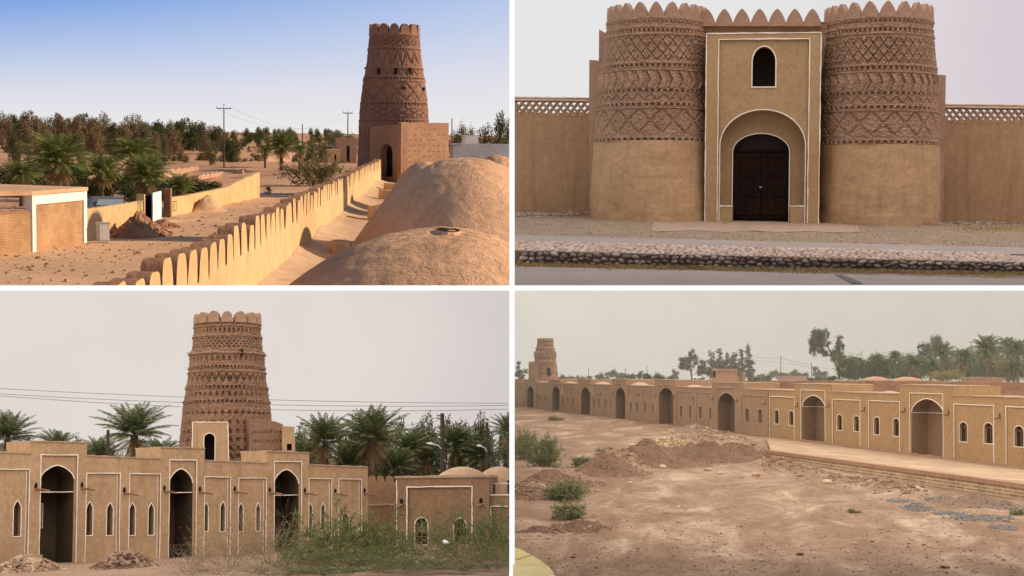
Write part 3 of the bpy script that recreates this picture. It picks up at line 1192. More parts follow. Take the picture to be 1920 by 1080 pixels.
# =================================================================== the roof view over the village, in low sun
def build_village():
    P = TL
    r = random.Random(41)
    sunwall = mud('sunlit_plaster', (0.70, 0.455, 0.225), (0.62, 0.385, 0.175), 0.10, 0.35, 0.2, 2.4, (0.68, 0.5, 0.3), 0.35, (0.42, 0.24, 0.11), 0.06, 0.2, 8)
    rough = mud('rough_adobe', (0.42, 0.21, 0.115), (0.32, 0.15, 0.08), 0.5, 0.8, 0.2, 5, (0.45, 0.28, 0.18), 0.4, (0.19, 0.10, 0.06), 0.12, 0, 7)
    domem = mud('dome_mud', (0.80, 0.46, 0.26), (0.66, 0.365, 0.20), 0.22, 1.0, 0.55, 9, (0.50, 0.27, 0.14), 0.5, (0.45, 0.24, 0.13), 0.12, 0.35, 12)
    towm = mud('tower_adobe', (0.32, 0.165, 0.108), (0.245, 0.12, 0.078), 0.3, 0.7, 0.2, 4, (0.36, 0.2, 0.13), 0.3, (0.17, 0.08, 0.05), 0.10, 0, 8)
    sand = mud('desert_sand', (0.68, 0.37, 0.20), (0.53, 0.265, 0.14), 0.03, 0.6, 0.4, 0.35, (0.56, 0.36, 0.23), 0.55, (0.25, 0.155, 0.09), 0.4, 0, 11)
    dust = mud('street_dust', (0.72, 0.43, 0.24), (0.60, 0.34, 0.18), 0.08, 0.4, 0.3, 1.5, (0.63, 0.43, 0.28), 0.3, (0.36, 0.21, 0.12), 0.1, 0, 10)
    white = flat_mat('whitewash', (0.80, 0.74, 0.66), 0.8, 0, 0.1, 1)
    brick = brick_mat('house_brick', (0.50, 0.27, 0.12), (0.42, 0.22, 0.10), (0.50, 0.33, 0.19), 0.55, 0.2, 0.4, msize=0.03, bump=.5)
    black = flat_mat('dark_opening', (0.012, 0.008, 0.006))
    tin = flat_mat('grey_sheet', (0.45, 0.42, 0.38), 0.6)
    pole_m = flat_mat('weathered_pole', (0.10, 0.07, 0.05), 0.8)

    # --- ground, from the wall foot out to the horizon
    def hgt(x, y):
        a = min(1, max(0, (y - 230) / 250))
        z = a * (3.4 * noise.noise(Vector((x * .02, y * .012, 0))) + 1.2 * noise.noise(Vector((x * .06, y * .035, 4)))) + 0.18 * noise.noise(Vector((x * .15, y * .15, 2)))
        return z * min(1, 900 / y)
    rows = []
    Y = 46.0
    ys = []
    while Y < 9000:
        ys.append(Y)
        Y *= 1.022
    for Y in ys:
        row = []
        for i in range(111):
            px = -420 + (957 + 420) * i / 110
            q = P.D(px, 300, Y)
            row.append((q.x, q.y, hgt(q.x, q.y)))
        rows.append(row)
    tag(MB().grid(rows).build('ground', sand, None, P, (0, 46, 0), True), kind='structure')
    st = []
    for k in range(70):
        t = k / 69
        y = 104 * (2.75 ** t)
        row = []
        for i in range(14):
            px = (-260 * (1 - t) + 330 * t) + ((700 * (1 - t) + 600 * t) - (-260 * (1 - t) + 330 * t)) * i / 13
            pp = P.D(px, 300, y)
            row.append((pp.x, pp.y, hgt(pp.x, pp.y) + 0.05))
        st.append(row)
    tag(MB().grid(st).build('street', dust, None, P, (0, 104, 0), True), kind='structure')

    pm_, nt_, bs_ = new_mat('street_grit')
    g_ = nt_.nodes.new('ShaderNodeNewGeometry')
    nt_.links.new(ramp(nt_, g_.outputs['Random Per Island'], [(0, (.26, .14, .075)), (.6, (.42, .25, .14)), (1, (.62, .42, .26))]), bs_.inputs['Base Color'])
    ps, ss = [], []
    for i in range(1500):
        y = 106 * (2.6 ** r.random())
        pp = P.D(r.uniform(5, 640), 300, y)
        ps.append((pp.x, pp.y, hgt(pp.x, pp.y) + .07))
        ss.append(min(.3, .05 + r.expovariate(1 / .05)))
    mb = MB()
    scatter_stones(mb, ps, ss, 51, False)
    tag(mb.build('rubble', pm_, None, P, (0, 120, 0)), kind='stuff')

    # --- crenellated parapet
    A, B = P.G(213, 530.5, 6.0), P.G(716, 297, 6.0)
    W = Wall(P, A, B)
    L = (Vector((B.x, B.y, 0)) - Vector((A.x, A.y, 0))).length
    t = thing('parapet_wall', 'long sunlit plastered parapet wall with a row of tongue shaped battlements running towards the tower', 'wall', P, (A.x, A.y, 0))
    mb = MB()
    topl = [(s, 4.62 + .04 * noise.noise(Vector((s * .3, 0, 0)))) for s in np.linspace(0, L, 120)]
    solid(mb, W, [(0, -0.5)] + topl + [(L, -0.5)], 0, -0.75)
    mb.build('wall', sunwall, t, origin=(A.x, A.y, 0))
    sp = 2.62
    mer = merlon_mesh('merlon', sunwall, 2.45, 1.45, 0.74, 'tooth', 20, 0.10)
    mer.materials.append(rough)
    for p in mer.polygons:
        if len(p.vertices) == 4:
            p.material_index = 1  # darker edges: rough brown tops, and shade painted onto the end faces
    rz = math.atan2(W.a.y, W.a.x)
    n = int(L / sp)
    for i in range(n):
        q = W.p((1.2 + i * sp, 4.6), -0.372)
        o = part('merlon', mer, t, q - Vector((A.x, A.y, 0)))
        o.rotation_euler = (r.uniform(-.04, .04), r.uniform(-.07, .07), rz)
        o.scale = (r.uniform(.9, 1.03), r.uniform(.92, 1.08), r.uniform(.78, .98))

    # an unseen tower, added only to cast the shadow across the street
    c = Vector((33, 157, 0))
    t = thing('shade_tower', 'plain round mud tower added out of sight to the right to shade the street', 'tower', P, c)
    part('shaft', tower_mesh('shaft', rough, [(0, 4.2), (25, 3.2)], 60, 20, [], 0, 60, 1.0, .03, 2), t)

    # --- roof terrace with its domes
    zr = 2.3
    roofm = mud('roof_mud', (0.62, 0.41, 0.255), (0.5, 0.32, 0.19), 0.15, 0.7, 0.3, 3, (0.6, 0.4, 0.26), 0.4, (0.32, 0.19, 0.11), 0.1)
    a0, a1 = W.p((0, 0), 0.02), W.p((L - .5, 0), 0.02)
    rows = []
    for k in range(140):
        f = k / 139
        a = a0.lerp(a1, f)
        row = []
        xe = min(60, 0.0)
        wx = (P.M @ Vector((a.x, a.y, zr))).x
        wid = max(2.0, -wx + 0.153 * a.y * 0 - 0.06)
        for i in range(30):
            u = i / 29
            x = a.x + wid * u
            z = zr + .25 * noise.noise(Vector((x * .25, a.y * .12, 7))) + .9 * max(0, noise.noise(Vector((x * .18, a.y * .07, 9)))) + 0.5 * math.exp(-u * wid * .9)
            row.append((x, a.y, z))
        rows.append(row)
    tag(MB().grid(rows).build('roof_terrace', roofm, None, P, (a0.x, a0.y, zr), True), 'uneven mud roof floor between the parapet wall and the domes', 'roof')

    def dome(px, py, Yd, rx, ry_, h, lab, seed, hole=False, pw=2.0):
        c = P.D(px, py, Yd)
        zt = c.z
        t = thing('mud_dome', lab, 'dome', P, (c.x, c.y, zt - h))
        rows = []
        nr, na = 44, 110
        for i in range(nr + 1):
            u = i / nr
            row = []
            for j in range(na + 1):
                a = 2 * PI * j / na
                x, y = rx * u * math.cos(a), ry_ * u * math.sin(a)
                z = h * (1 - u ** pw) if u < 1 else 0
                z += .16 * noise.noise(Vector((x * .35, y * .35, seed))) + .07 * noise.noise(Vector((x * 1.7, y * 1.7, seed))) + .03 * noise.noise(Vector((x * 4, y * 4, seed)))
                if hole and u < 0.0:
                    z -= 1
                row.append((x, y, z if i < nr else -1.5))
            rows.append(row)
        mb = MB().grid(rows)
        # cut flush with the end of the roof where the place ends
        o = mb.build('shell', domem, t, smooth=True)
        M = P.M @ Matrix.Translation((c.x, c.y, zt - h))
        if (M @ Vector((rx, 0, 0))).x > -.04:
            bm = bmesh.new()
            bm.from_mesh(o.data)
            Mi = M.inverted()
            pl = Mi @ Vector((-.04, 0, 0))
            bmesh.ops.bisect_plane(bm, geom=bm.verts[:] + bm.edges[:] + bm.faces[:], plane_co=pl, plane_no=(Mi.to_3x3() @ Vector((1, 0, 0))), clear_outer=True)
            bm.to_mesh(o.data)
            bm.free()
        if hole:
            mb = MB()
            hx, hy = hole
            ring = [(hx + .46 * math.cos(a), hy + .7 * math.sin(a)) for a in np.linspace(0, 2 * PI, 15)[:-1]]
            zf = lambda x, y: h * (1 - math.hypot(x / rx, y / ry_) ** pw)
            vs = [(x, y, zf(x, y) + .06) for x, y in ring] + [(hx + (x - hx) * 1.25, hy + (y - hy) * 1.25, zf(hx + (x - hx) * 1.25, hy + (y - hy) * 1.25) - .05) for x, y in ring]
            mb.add(vs, [(i, (i + 1) % 14, 14 + (i + 1) % 14, 14 + i) for i in range(14)])
            mb.build('opening_rim', domem, t)
            mb = MB()
            mb.add([(x, y, zf(x, y) + .04) for x, y in ring], [tuple(range(14))])
            mb.build('roof_opening', black, t)
        return t
    dome(822, 429, 64, 8.0, 9.5, 4.3, 'broad mud dome with a small round opening in its top, nearest of the roof domes', 3, (0.3, -0.7), 2.0)
    dome(874, 296, 108, 8.0, 14, 7.0, 'tall smooth mud dome whose shadowed flank rises behind the dome with the round opening', 5, None, 2.1)
    dome(800, 303, 168, 4.6, 9, 5.2, 'low mud dome showing left of the tall dome in front of the tower', 8, None, 2.2)
    dome(935, 291, 176, 4.5, 9, 6.0, 'small mud dome peeping out to the right behind the tall dome', 9, None, 2.2)

    # low broken walls and steps on the roof
    for (x, y, zz, w, d, h, lab) in ((706, 385, 3.6, 1.5, 3.5, 1.7, 'squat mud block with a dark niche on the roof walkway'), (728, 357, 3.4, 2.4, 5, 1.1, 'low mud ledge crossing the roof walkway'),
                                     (737, 344, 3.2, 2.5, 5, 1.0, 'low mud step before the tower doorway'), (640, 452, 3.2, 1.2, 4, 1.5, 'crumbling mud buttress against the foot of the parapet')):
        c = P.G(x, y, zz)
        mb = MB()
        hp = []
        for k in range(12):
            a = 2 * PI * k / 12
            kx = abs(math.cos(a)) ** .5 * (1 if math.cos(a) > 0 else -1)
            ky = abs(math.sin(a)) ** .5 * (1 if math.sin(a) > 0 else -1)
            hp.append((c.x + kx * w / 2 * r.uniform(.85, 1.1), c.y + ky * d / 2 * r.uniform(.85, 1.1)))
        mb.prism(hp, zr - .6, [zz + r.uniform(-.15, .15) for _ in hp])
        tag(mb.build('mud_block', roofm, None, P, (c.x, c.y, zr)), lab, 'mud block')

    # --- the tower and its doorway block
    YT = 270
    c = P.D(738, 300, YT)
    zz = lambda y, Yq=YT - 5: P.D(738, y, Yq).z
    t = thing('watch_tower', 'tapering round brick tower with pointed battlements and a square doorway block, in low sunlight', 'tower', P, (c.x, c.y, 0))
    k = YT / F
    prof = [(-0.5, 70 * k), (zz(300), 66 * k), (zz(235), 64 * k), (zz(140), 56.5 * k), (zz(60), 45 * k)]
    bands = [(zz(64), zz(60), 'ring', 0, .18), (zz(84), zz(66), 'lattice', 22, .16), (zz(93), zz(89), 'dentil', 60, .25), (zz(120), zz(95), 'zigzag', 18, .16), (zz(128), zz(125), 'ring', 0, .2),
             (zz(141), zz(128), 'zigzag', 30, .14), (zz(149), zz(144), 'dentil', 60, .28), (zz(152), zz(149), 'ring', 0, .18), (zz(188), zz(154), 'lozenge', 12, .16), (zz(197), zz(191), 'dentil', 56, .28),
             (zz(222), zz(200), 'lattice', 16, .14), (zz(228), zz(224), 'dentil', 50, .22), (zz(290), zz(236), 'niche', 40, .12)]
    me = tower_mesh('shaft', towm, prof, 420, 380, bands, 0.28, 80, 1.0, 0.05, 4, 0.09)
    part('shaft', me, t)
    mb = MB()
    n = 40
    rt = 44.5 * k
    mb.add([(rt * math.cos(2 * PI * i / n), rt * math.sin(2 * PI * i / n), zz(60) - .1) for i in range(n)], [tuple(range(n))])
    mb.build('roof', rough, t)
    mer2 = merlon_mesh('merlon', towm, 1.65, 1.45, 0.7, 'round', 12)
    for i in range(14):
        a = 2 * PI * (i + .3) / 14
        o = part('merlon', mer2, t, (rt * .95 * math.cos(a), rt * .95 * math.sin(a), zz(60)))
        o.rotation_euler = (0, 0, a + PI / 2)
    for x, y0, y1, w in ((706, 128, 140, 3.6), (736, 127, 139, 4.2), (763, 126, 138, 4.4), (751, 162, 166, 7), (790, 162, 167, 5)):
        rr = float(np.interp(zz((y0 + y1) / 2), [p[0] for p in prof], [p[1] for p in prof]))
        dx = (x - 738) * k
        ca = math.asin(max(-.97, min(.97, dx / rr)))
        mb = MB()
        mb.box((rr * math.sin(ca) * 1.0, -rr * math.cos(ca) * 1.0, (zz(y0) + zz(y1)) / 2), (w * k, .5, zz(y0) - zz(y1)), ca)
        mb.build('slit_window', black, t)
    # doorway block (two visible sides)
    blk = mud('block_adobe', (0.40, 0.215, 0.125), (0.31, 0.155, 0.09), 0.25, 0.7, 0.2, 4, (0.47, 0.28, 0.18), 0.3, (0.22, 0.11, 0.07), 0.1, 0, 8)
    f0, f1, f2 = P.D(694, 332, 263), P.D(752, 334, 256), P.D(841, 300, 263)
    zt0, zt1 = P.D(752, 234, 256).z, P.D(800, 229, 259).z
    o3 = (c.x, c.y, 0)
    W1 = Wall(P, f0, f1)
    mb = MB()
    q = W1.R(694, 238, 752, 345)
    dr = arch(W1.R(713, 270, 736, 331), .72, 10)
    dr = [(a, max(b, q[1] + .05)) for a, b in dr]
    solid(mb, W1, [(q[0], q[1] - 2), (q[0], q[3] - .2), (q[0] + 1.2, q[3] + .1), (q[2] - 1, q[3] + .35), (q[2], q[3]), (q[2], q[1] - 2)], 0, -1.2, [dr])
    mb.build('doorway_block', blk, t, origin=o3)
    mb = MB()
    face(mb, W1, dr, -1.25)
    mb.build('dark_doorway', black, t, origin=o3)
    W2 = Wall(P, f1, f2)
    mb = MB()
    q2 = W2.R(752, 230, 841, 330)
    topl = [(s, q2[3] + .25 * noise.noise(Vector((s * .8, 3, 0)))) for s in np.linspace(q2[0], q2[2], 24)]
    holes = []
    solid(mb, W2, [(q2[0], -1)] + topl + [(q2[2], -1)], 0, -.8)
    mb.build('side_block', blk, t, origin=o3)
    mb = MB()
    for row in range(7):
        zc = q2[3] - 1.0 - row * .85
        for i in range(9):
            s = q2[0] + .6 + i * (q2[2] - q2[0] - 1) / 9
            if r.random() < .3:
                continue
            s += r.uniform(-.12, .12)
            solid(mb, W2, [(s, zc), (s + .35, zc + .22), (s + .7, zc), (s + .6, zc - .08), (s + .35, zc + .1), (s + .1, zc - .08)], .06, .0)
    mb.build('brick_relief', blk, t, origin=o3)['kind'] = 'stuff'

    # --- the brick house on the left
    g = lambda x, y: P.G(x, y, 0)
    a, b, z = g(-60, 486), g(62, 474), g(160, 458)
    H = P.top(g(66, 473), 366)
    t = thing('brick_house', 'low brick house with white corner posts and a flat mud roof beside the dusty street', 'house', P, g(64, 473))
    o3 = g(64, 473)
    Wf = Wall(P, b, z)
    Lf = (z - b).length
    mb = MB()
    solid(mb, Wf, rect((0.55, -.2, Lf - .3, H - .75)), -.08, -.5)
    mb.build('brick_wall', brick, t, origin=o3)
    Wl = Wall(P, a, b)
    Ll = (b - a).length
    mb = MB()
    solid(mb, Wl, rect((0, -.2, Ll - .3, H - 1.35)), 0, -.5)
    mb.build('brick_wall', brick, t, origin=o3)
    mb = MB()
    solid(mb, Wl, [(s, H - 1.35 + (.14 * noise.noise(Vector((s, 1, 1))) + .2 if 0 < i < 19 else 0)) for i, s in enumerate(np.linspace(0, Ll - .3, 20))], .05, -.55)
    mb.build('wall_cap', rough, t, origin=o3)
    for s0, s1 in ((-.15, .55), (Lf - .35, Lf + .35)):
        mb = MB()
        solid(mb, Wf, rect((s0, -.2, s1, H - .0)), .05, -.6)
        mb.build('white_post', white, t, origin=o3)
    mb = MB()
    solid(mb, Wf, rect((.552, H - .76, Lf - .352, H - .02)), .03, -.5)
    mb.build('white_beam', white, t, origin=o3)
    mb = MB()
    n_ = -Wf.n
    p1, p2 = Wf.p((-.3, 0), .1), Wf.p((Lf + .5, 0), .1)
    p0 = Wl.p((0, 0), -3.2)
    mb.prism([p1, p2, p2 + n_ * 11, p0 + n_ * 12, p0], H + .02, [H + .35, H + .35, H + .5, H + .55, H + .4])
    mb.build('roof', dust, t, origin=o3)
    mb = MB()
    face(mb, Wl, rect((0, H - 1.6, Ll - .4, H + .02)), -3.0)
    mb.build('porch_back', rough, t, origin=o3)

    # --- street wall with a gate
    pts = [g(150, 456), g(270, 424), g(321, 407), g(487, 371)]
    t = thing('compound_wall', 'plain sunlit mud wall along the street with a white metal gate in it', 'wall', P, g(300, 413))
    o3 = g(300, 413)
    for (i, x0, x1, ya, yb) in ((0, 150, 270, 394, 376), (2, 321, 487, 371, 336)):
        Ws = Wall(P, pts[i], pts[i + 1])
        n = 30
        Ls = (pts[i + 1] - pts[i]).length
        top = []
        for k_ in range(n + 1):
            f = k_ / n
            px = x0 + (x1 - x0) * f
            zt = P.top(Ws.p((Ls * f, 0)), ya + (yb - ya) * f)
            if i == 2 and f > .62:
                zt = P.top(Ws.p((Ls * f, 0)), 346 - 24 * (f - .62) / .38)
            top.append((Ls * f, zt + .12 * noise.noise(Vector((k_ * .7, i, 0)))))
        mb = MB()
        solid(mb, Ws, [(0, -.3)] + top + [(Ls, -.3)], 0, -.6)
        mb.build('wall', sunwall, t, origin=o3)
    Wg = Wall(P, pts[1], pts[2])
    Lg = (pts[2] - pts[1]).length
    zt = P.top(pts[1], 364)
    for s0, s1 in ((-.35, .25), (Lg - 1.1, Lg)):
        mb = MB()
        solid(mb, Wg, rect((s0, -.2, s1, zt)), .1, -.7)
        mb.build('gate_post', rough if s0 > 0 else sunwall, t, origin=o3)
    mb = MB()
    face(mb, Wg, rect((.25, 0, Lg - 1.1, zt - .3)), -.9)
    mb.build('gate_opening', black, t, origin=o3)
    mb = MB()
    e0, e1 = g(287, 418), g(303, 412)
    Wd = Wall(P, e0, e1)
    solid(mb, Wd, rect((0, .02, (e1 - e0).length, P.top(e0, 362))), 0, -.12)
    dl = mb.build('gate_leaf', flat_mat('white_metal', (0.85, 0.84, 0.8), 0.5, 0, .04), t, origin=o3)
    # two small painted squares on the wall: a green outline round a dotted flower
    green = flat_mat('green_paint', (0.12, 0.2, 0.06))
    for i, px, py in ((0, 263, 388), (2, 325, 387)):
        Ws = Wall(P, pts[i], pts[i + 1])
        sx = Ws.R(px - 4.5, py - 9, px + 5.5, py + 8, .02)
        mb = MB()
        ribbon(mb, Ws, rect(sx), .12, .004, .03, True)
        cs, cz = (sx[0] + sx[2]) / 2, (sx[1] + sx[3]) / 2
        ribbon(mb, Ws, [(cs + .33 * math.cos(a_), cz + .3 * math.sin(a_)) for a_ in np.linspace(0, 2 * PI, 11)[:-1]], .1, .004, .03, True)
        mb.build('painted_emblem', green, t, origin=o3)

    # --- things in the street
    q = g(193, 457)
    t = thing('metal_cabinet', 'pale grey metal cabinet standing by the rubble in the street', 'cabinet', P, q, .35)
    h = P.top(q, 417)
    box_part('body', tin, t, (0, 0, h / 2 + .1), (1.0, .8, h - .2))
    box_part('top', tin, t, (0, 0, h - .02), (1.12, .92, .08))
    for dx in (-.4, .4):
        box_part('foot', tin, t, (dx, 0, .05), (.14, .7, .1))
    box_part('door', flat_mat('light_sheet', (0.55, 0.52, 0.47), .6), t, (.0, -.42, h / 2 + .1), (.8, .04, h - .45))
    z0 = lambda x, y: hgt(x, y) + .05
    for (x, y, rx, ry_, hh, lab, m_) in ((258, 446, 2.9, 7, 2.0, 'heap of broken brown earth and rubble beside the metal cabinet', rough), (302, 428, 1.7, 4, .8, 'small spill of dark rubble in front of the white gate', rough),
                                         (385, 399, 2.6, 6, 1.6, 'smooth pale mound of sand against the street wall', dust)):
        q = g(x, y)
        mb = MB()
        heap(mb, P, q.x, q.y + ry_ * .6, rx, ry_, hh, x * .01, 20, .25 if m_ is rough else .05, z0)
        o = mb.build('earth_heap', m_, None, P, q, True)
        tag(o, lab, 'heap')
        if m_ is rough:
            mb = MB()
            ps, ss = [], []
            for i in range(int(60 * rx)):
                a_, d_ = r.uniform(0, 2 * PI), math.sqrt(r.random())
                ps.append((q.x + rx * d_ * math.cos(a_), q.y + ry_ * .6 + ry_ * d_ * math.sin(a_), z0(q.x, q.y) + hh * (1 - d_) * .95))
                ss.append(r.uniform(.07, .2))
            scatter_stones(mb, ps, ss, 3, True)
            mb.build('rubble', rough, o, origin=q)['kind'] = 'stuff'

    # --- car behind the wall
    q = P.D(205, 386, 186)
    q.z = 0
    t = thing('parked_car', 'dark car parked under the palms behind the street wall, only its roof showing', 'car', P, q, .25)
    paint, glass = flat_mat('car_paint', (0.16, 0.15, 0.15), .35), flat_mat('car_glass', (0.5, 0.55, 0.6), .1)
    zt = P.top(q, 369)
    mb = MB()
    mb.prism([(-3.6, -1.5), (3.6, -1.5), (3.6, 1.5), (-3.6, 1.5)], .6, zt * .62)
    mb.build('body', paint, t)
    mb = MB()
    mb.box((-.3, 0, zt * .81), (4.2, 2.7, zt * .38), 0, .75)
    mb.build('cabin', paint, t)
    mb = MB()
    mb.box((-.1, -1.32, zt * .80), (3.0, .1, zt * .24), 0, .85)
    mb.build('window', glass, t)
    for x in (-2.2, 2.2):
        for y in (-1.4, 1.4):
            mb = MB()
            mb.tube([(x, y - .2, .65), (x, y + .2, .65)], .65, 12)
            mb.build('wheel', black, t)

    # --- palms
    green_p = leaf_mat('palm_leaf', (0.21, 0.24, 0.06), (0.075, 0.1, 0.025), (0.3, 0.27, 0.1), .3)
    dry_p = leaf_mat('dry_frond', (0.33, 0.20, 0.08), (0.17, 0.10, 0.04))
    bark = mud('palm_bark', (0.17, 0.11, 0.065), (0.09, 0.055, 0.03), 3, .8)
    C1 = palm_fronds('crown', green_p, 1, 60, 87, 0, 55, 1.0, 30, .22, .012)
    C2 = palm_fronds('crown', green_p, 2, 52, 84, 0, 70, 1.0, 28, .22, .012)
    Dd = palm_fronds('dry_skirt', dry_p, 3, 20, -10, -50, 50, .8, 18, .18, .012)
    tm = MB()
    tm.tube([(0, 0, -.05), (.01, 0, .5), (0, 0, 1.0)], [.105, .085, .09], 10)
    tme = bpy.data.meshes.new('trunk')
    tme.from_pydata([tuple(v) for v in tm.v], [], tm.f)
    tme.materials.append(bark)

    def palm(px, py, Y, rpx, lab, cr=C1, seed=1, grp='date palms behind the street wall'):
        c_ = P.D(px, py, Y)
        R_ = rpx * Y / F
        gz_ = hgt(c_.x, c_.y)
        t_ = thing('date_palm', lab, 'palm tree', P, (c_.x, c_.y, gz_), seed * 1.3, grp)
        o_ = part('crown', cr, t_, (0, 0, c_.z - gz_))
        o_.scale = (R_,) * 3
        o_ = part('dry_skirt', Dd, t_, (0, 0, c_.z - gz_ - .1 * R_))
        o_.scale = (R_ * .8,) * 3
        o_ = part('trunk', tme, t_)
        o_.scale = (R_ * .9, R_ * .9, max(.3, c_.z - gz_))
    palm(108, 305, 205, 78, 'large date palm with tall upright fronds above the brick house', C1, 1)
    palm(248, 293, 235, 62, 'date palm with dense dark fronds in the middle of the palm group', C2, 2)
    palm(274, 333, 196, 62, 'date palm with fresh light fronds just behind the white gate', C1, 3)
    palm(190, 322, 215, 56, 'shorter date palm between the large palm and the dark one', C2, 4)
    palm(338, 352, 205, 38, 'low young palm rising just over the street wall, right of the gate', C1, 5)
    palm(40, 330, 220, 50, 'date palm drooping over the roof of the brick house', C2, 6)
    palm(528, 275, 420, 42, 'spreading palm far out on the plain, nearest the tall utility pole', C1, 7, 'small palms out on the plain')
    palm(562, 284, 400, 26, 'small palm standing between the spreading palm and the tamarisk', C2, 8, 'small palms out on the plain')
    palm(497, 284, 430, 24, 'small palm left of the spreading palm on the plain', C2, 9, 'small palms out on the plain')

    # --- bushes and trees
    leafg = leaf_mat('olive_leaf', (0.19, 0.175, 0.07), (0.085, 0.085, 0.035), (0.24, 0.2, 0.09))
    leafd = leaf_mat('dark_leaf', (0.10, 0.105, 0.035), (0.035, 0.042, 0.014))
    leafb = leaf_mat('brown_leaf', (0.26, 0.165, 0.085), (0.13, 0.085, 0.042), (0.36, 0.25, 0.13))
    K = {}
    for nm, mt in (('green', leafg), ('dark', leafd), ('brown', leafb)):
        for v in range(2):
            K[nm, v, 't'] = crown_mesh('crown', mt, 10 + v, blob_set(20 + v, 18, .34, .2, .92, .17), 2000, .034)
            K[nm, v, 'b'] = crown_mesh('crown', mt, 30 + v, blob_set(40 + v, 16, .42, .12, .8, .2), 2200, .034)
    barkm = mud('tree_bark', (0.16, 0.10, 0.06), (0.09, 0.055, 0.035), 4, .6)
    TK = trunk_mesh('trunk', barkm, 5, .35, .03)

    def tree(x, yb, yt, w, Y, nm, lab, kind='t', grp=None, name='tree', cat='tree'):
        c_ = P.D(x, yb, Y)
        gz_ = hgt(c_.x, c_.y)
        z_t = P.D(x, yt, Y).z
        h_ = z_t - gz_
        t_ = thing(name, lab, cat, P, (c_.x, c_.y, gz_), r.uniform(0, 6), grp, (w * Y / F * (1.5 if kind == 't' else 1.05), w * Y / F * (1.5 if kind == 't' else 1.05), h_ * 1.03))
        part('crown', K[nm, r.choice((0, 1)), kind], t_)
        part('trunk', TK, t_)
    # dark understory round the palms
    for x, yt, w, Y in ((60, 304, 100, 250), (130, 306, 100, 252), (200, 306, 100, 250), (265, 316, 90, 245), (320, 326, 80, 240), (365, 336, 70, 242), (400, 340, 50, 246), (20, 310, 90, 255), (30, 318, 80, 262), (85, 310, 90, 266), (150, 312, 90, 262), (205, 316, 86, 258), (250, 322, 80, 252), (300, 330, 76, 246), (345, 334, 66, 250), (385, 340, 50, 246), (325, 350, 60, 215), (240, 345, 80, 212), (180, 342, 70, 216), (290, 345, 60, 222), (60, 330, 80, 240), (120, 328, 80, 240)):
        tree(x, 380, yt, w, Y, 'dark', 'dense dark thicket bush growing under the date palms behind the street wall', 'b', 'thicket bushes under the palms', 'thicket_bush', 'bush')
    # tree row along the horizon on the left
    for i in range(64):
        x = 0 + i * 6.6 + r.uniform(-3, 3)
        f = min(1, max(0, x / 420))
        yt = 212 + 20 * f + r.choice((-6, 0, 3, 8, 14)) + r.uniform(-4, 6)
        tree(x, 280, yt, 26 + 10 * r.random(), r.uniform(560, 760), r.choice(('dark', 'brown', 'brown', 'green')), 'olive brown tree in the distant tree belt along the horizon left of the utility pole', 't', 'trees of the distant belt')
    for i in range(30):
        x = r.uniform(5, 450)
        tree(x, 285, 252 + r.uniform(-6, 12), 26, r.uniform(430, 560), r.choice(('dark', 'brown', 'green')), 'low scrubby tree in front of the distant tree belt', 'b', 'scrub before the distant belt')
    for i in range(26):
        x = r.uniform(430, 640)
        tree(x, 262, 243 + r.uniform(-6, 3), 14 + 6 * r.random(), r.uniform(1100, 1700), r.choice(('dark', 'green')), 'tiny far tree on the open horizon between the pole and the tower', 'b', 'far trees on the horizon')
    for x, yt, w, Y in ((540, 236, 16, 1200), (485, 240, 22, 1000)):
        tree(x, 262, yt, w, Y, 'dark', 'dark round tree standing above the open horizon line', 'b', 'dark horizon trees')
    for x, yt, w, Y in ((636, 238, 44, 620), (660, 242, 40, 600), (615, 248, 40, 640), (604, 258, 50, 560), (585, 264, 30, 580)):
        tree(x, 290, yt, w, Y, 'green', 'bushy green tree beside the small hut left of the tower', 'b', 'green trees by the hut')
    for x, yt, w, Y in ((868, 213, 34, 420), (885, 220, 36, 430), (912, 216, 40, 440), (938, 212, 44, 430), (955, 225, 30, 420), (852, 232, 26, 430)):
        tree(x, 285, yt, w, Y, r.choice(('dark', 'green')), 'leafy dark tree behind the white walls right of the tower', 'b', 'trees right of the tower')
    for i in range(120):
        x, y = r.uniform(290, 640), r.uniform(268, 318)
        if 330 < x < 490 and y > 312:
            continue
        q = g(x, y)
        Yq = q.y
        s_ = r.uniform(8, 20)
        tree(x, y, y - s_ * .8, s_, Yq, r.choice(('green', 'brown', 'dark')), 'dry scrub bush dotted over the sandy plain beyond the street', 'b', 'scrub bushes on the plain', 'scrub_bush', 'bush')
    # the tamarisk beyond the parapet
    tw, V, Q = twig_bush(8, 26, 1.0, .75, 9000, .036, .009)
    tm_ = leaf_mat('tamarisk_leaf', (0.27, 0.22, 0.09), (0.14, 0.115, 0.045), (0.36, 0.28, 0.14))
    q = g(588, 350)
    t = thing('tamarisk_bush', 'feathery olive tamarisk bush growing just outside the parapet wall', 'bush', P, q, 0, None, (6.4, 6.4, 6.2))
    tw.build('twigs', barkm, t)
    part('foliage', mesh_np('foliage', V, Q, tm_), t)
    q = g(502, 364)
    t = thing('scrub_bush', 'tiny grey green weed at the edge of the street near the wall end', 'bush', P, q, 0, None, (1.7, 1.7, 1.2))
    part('foliage', K['green', 0, 'b'], t)

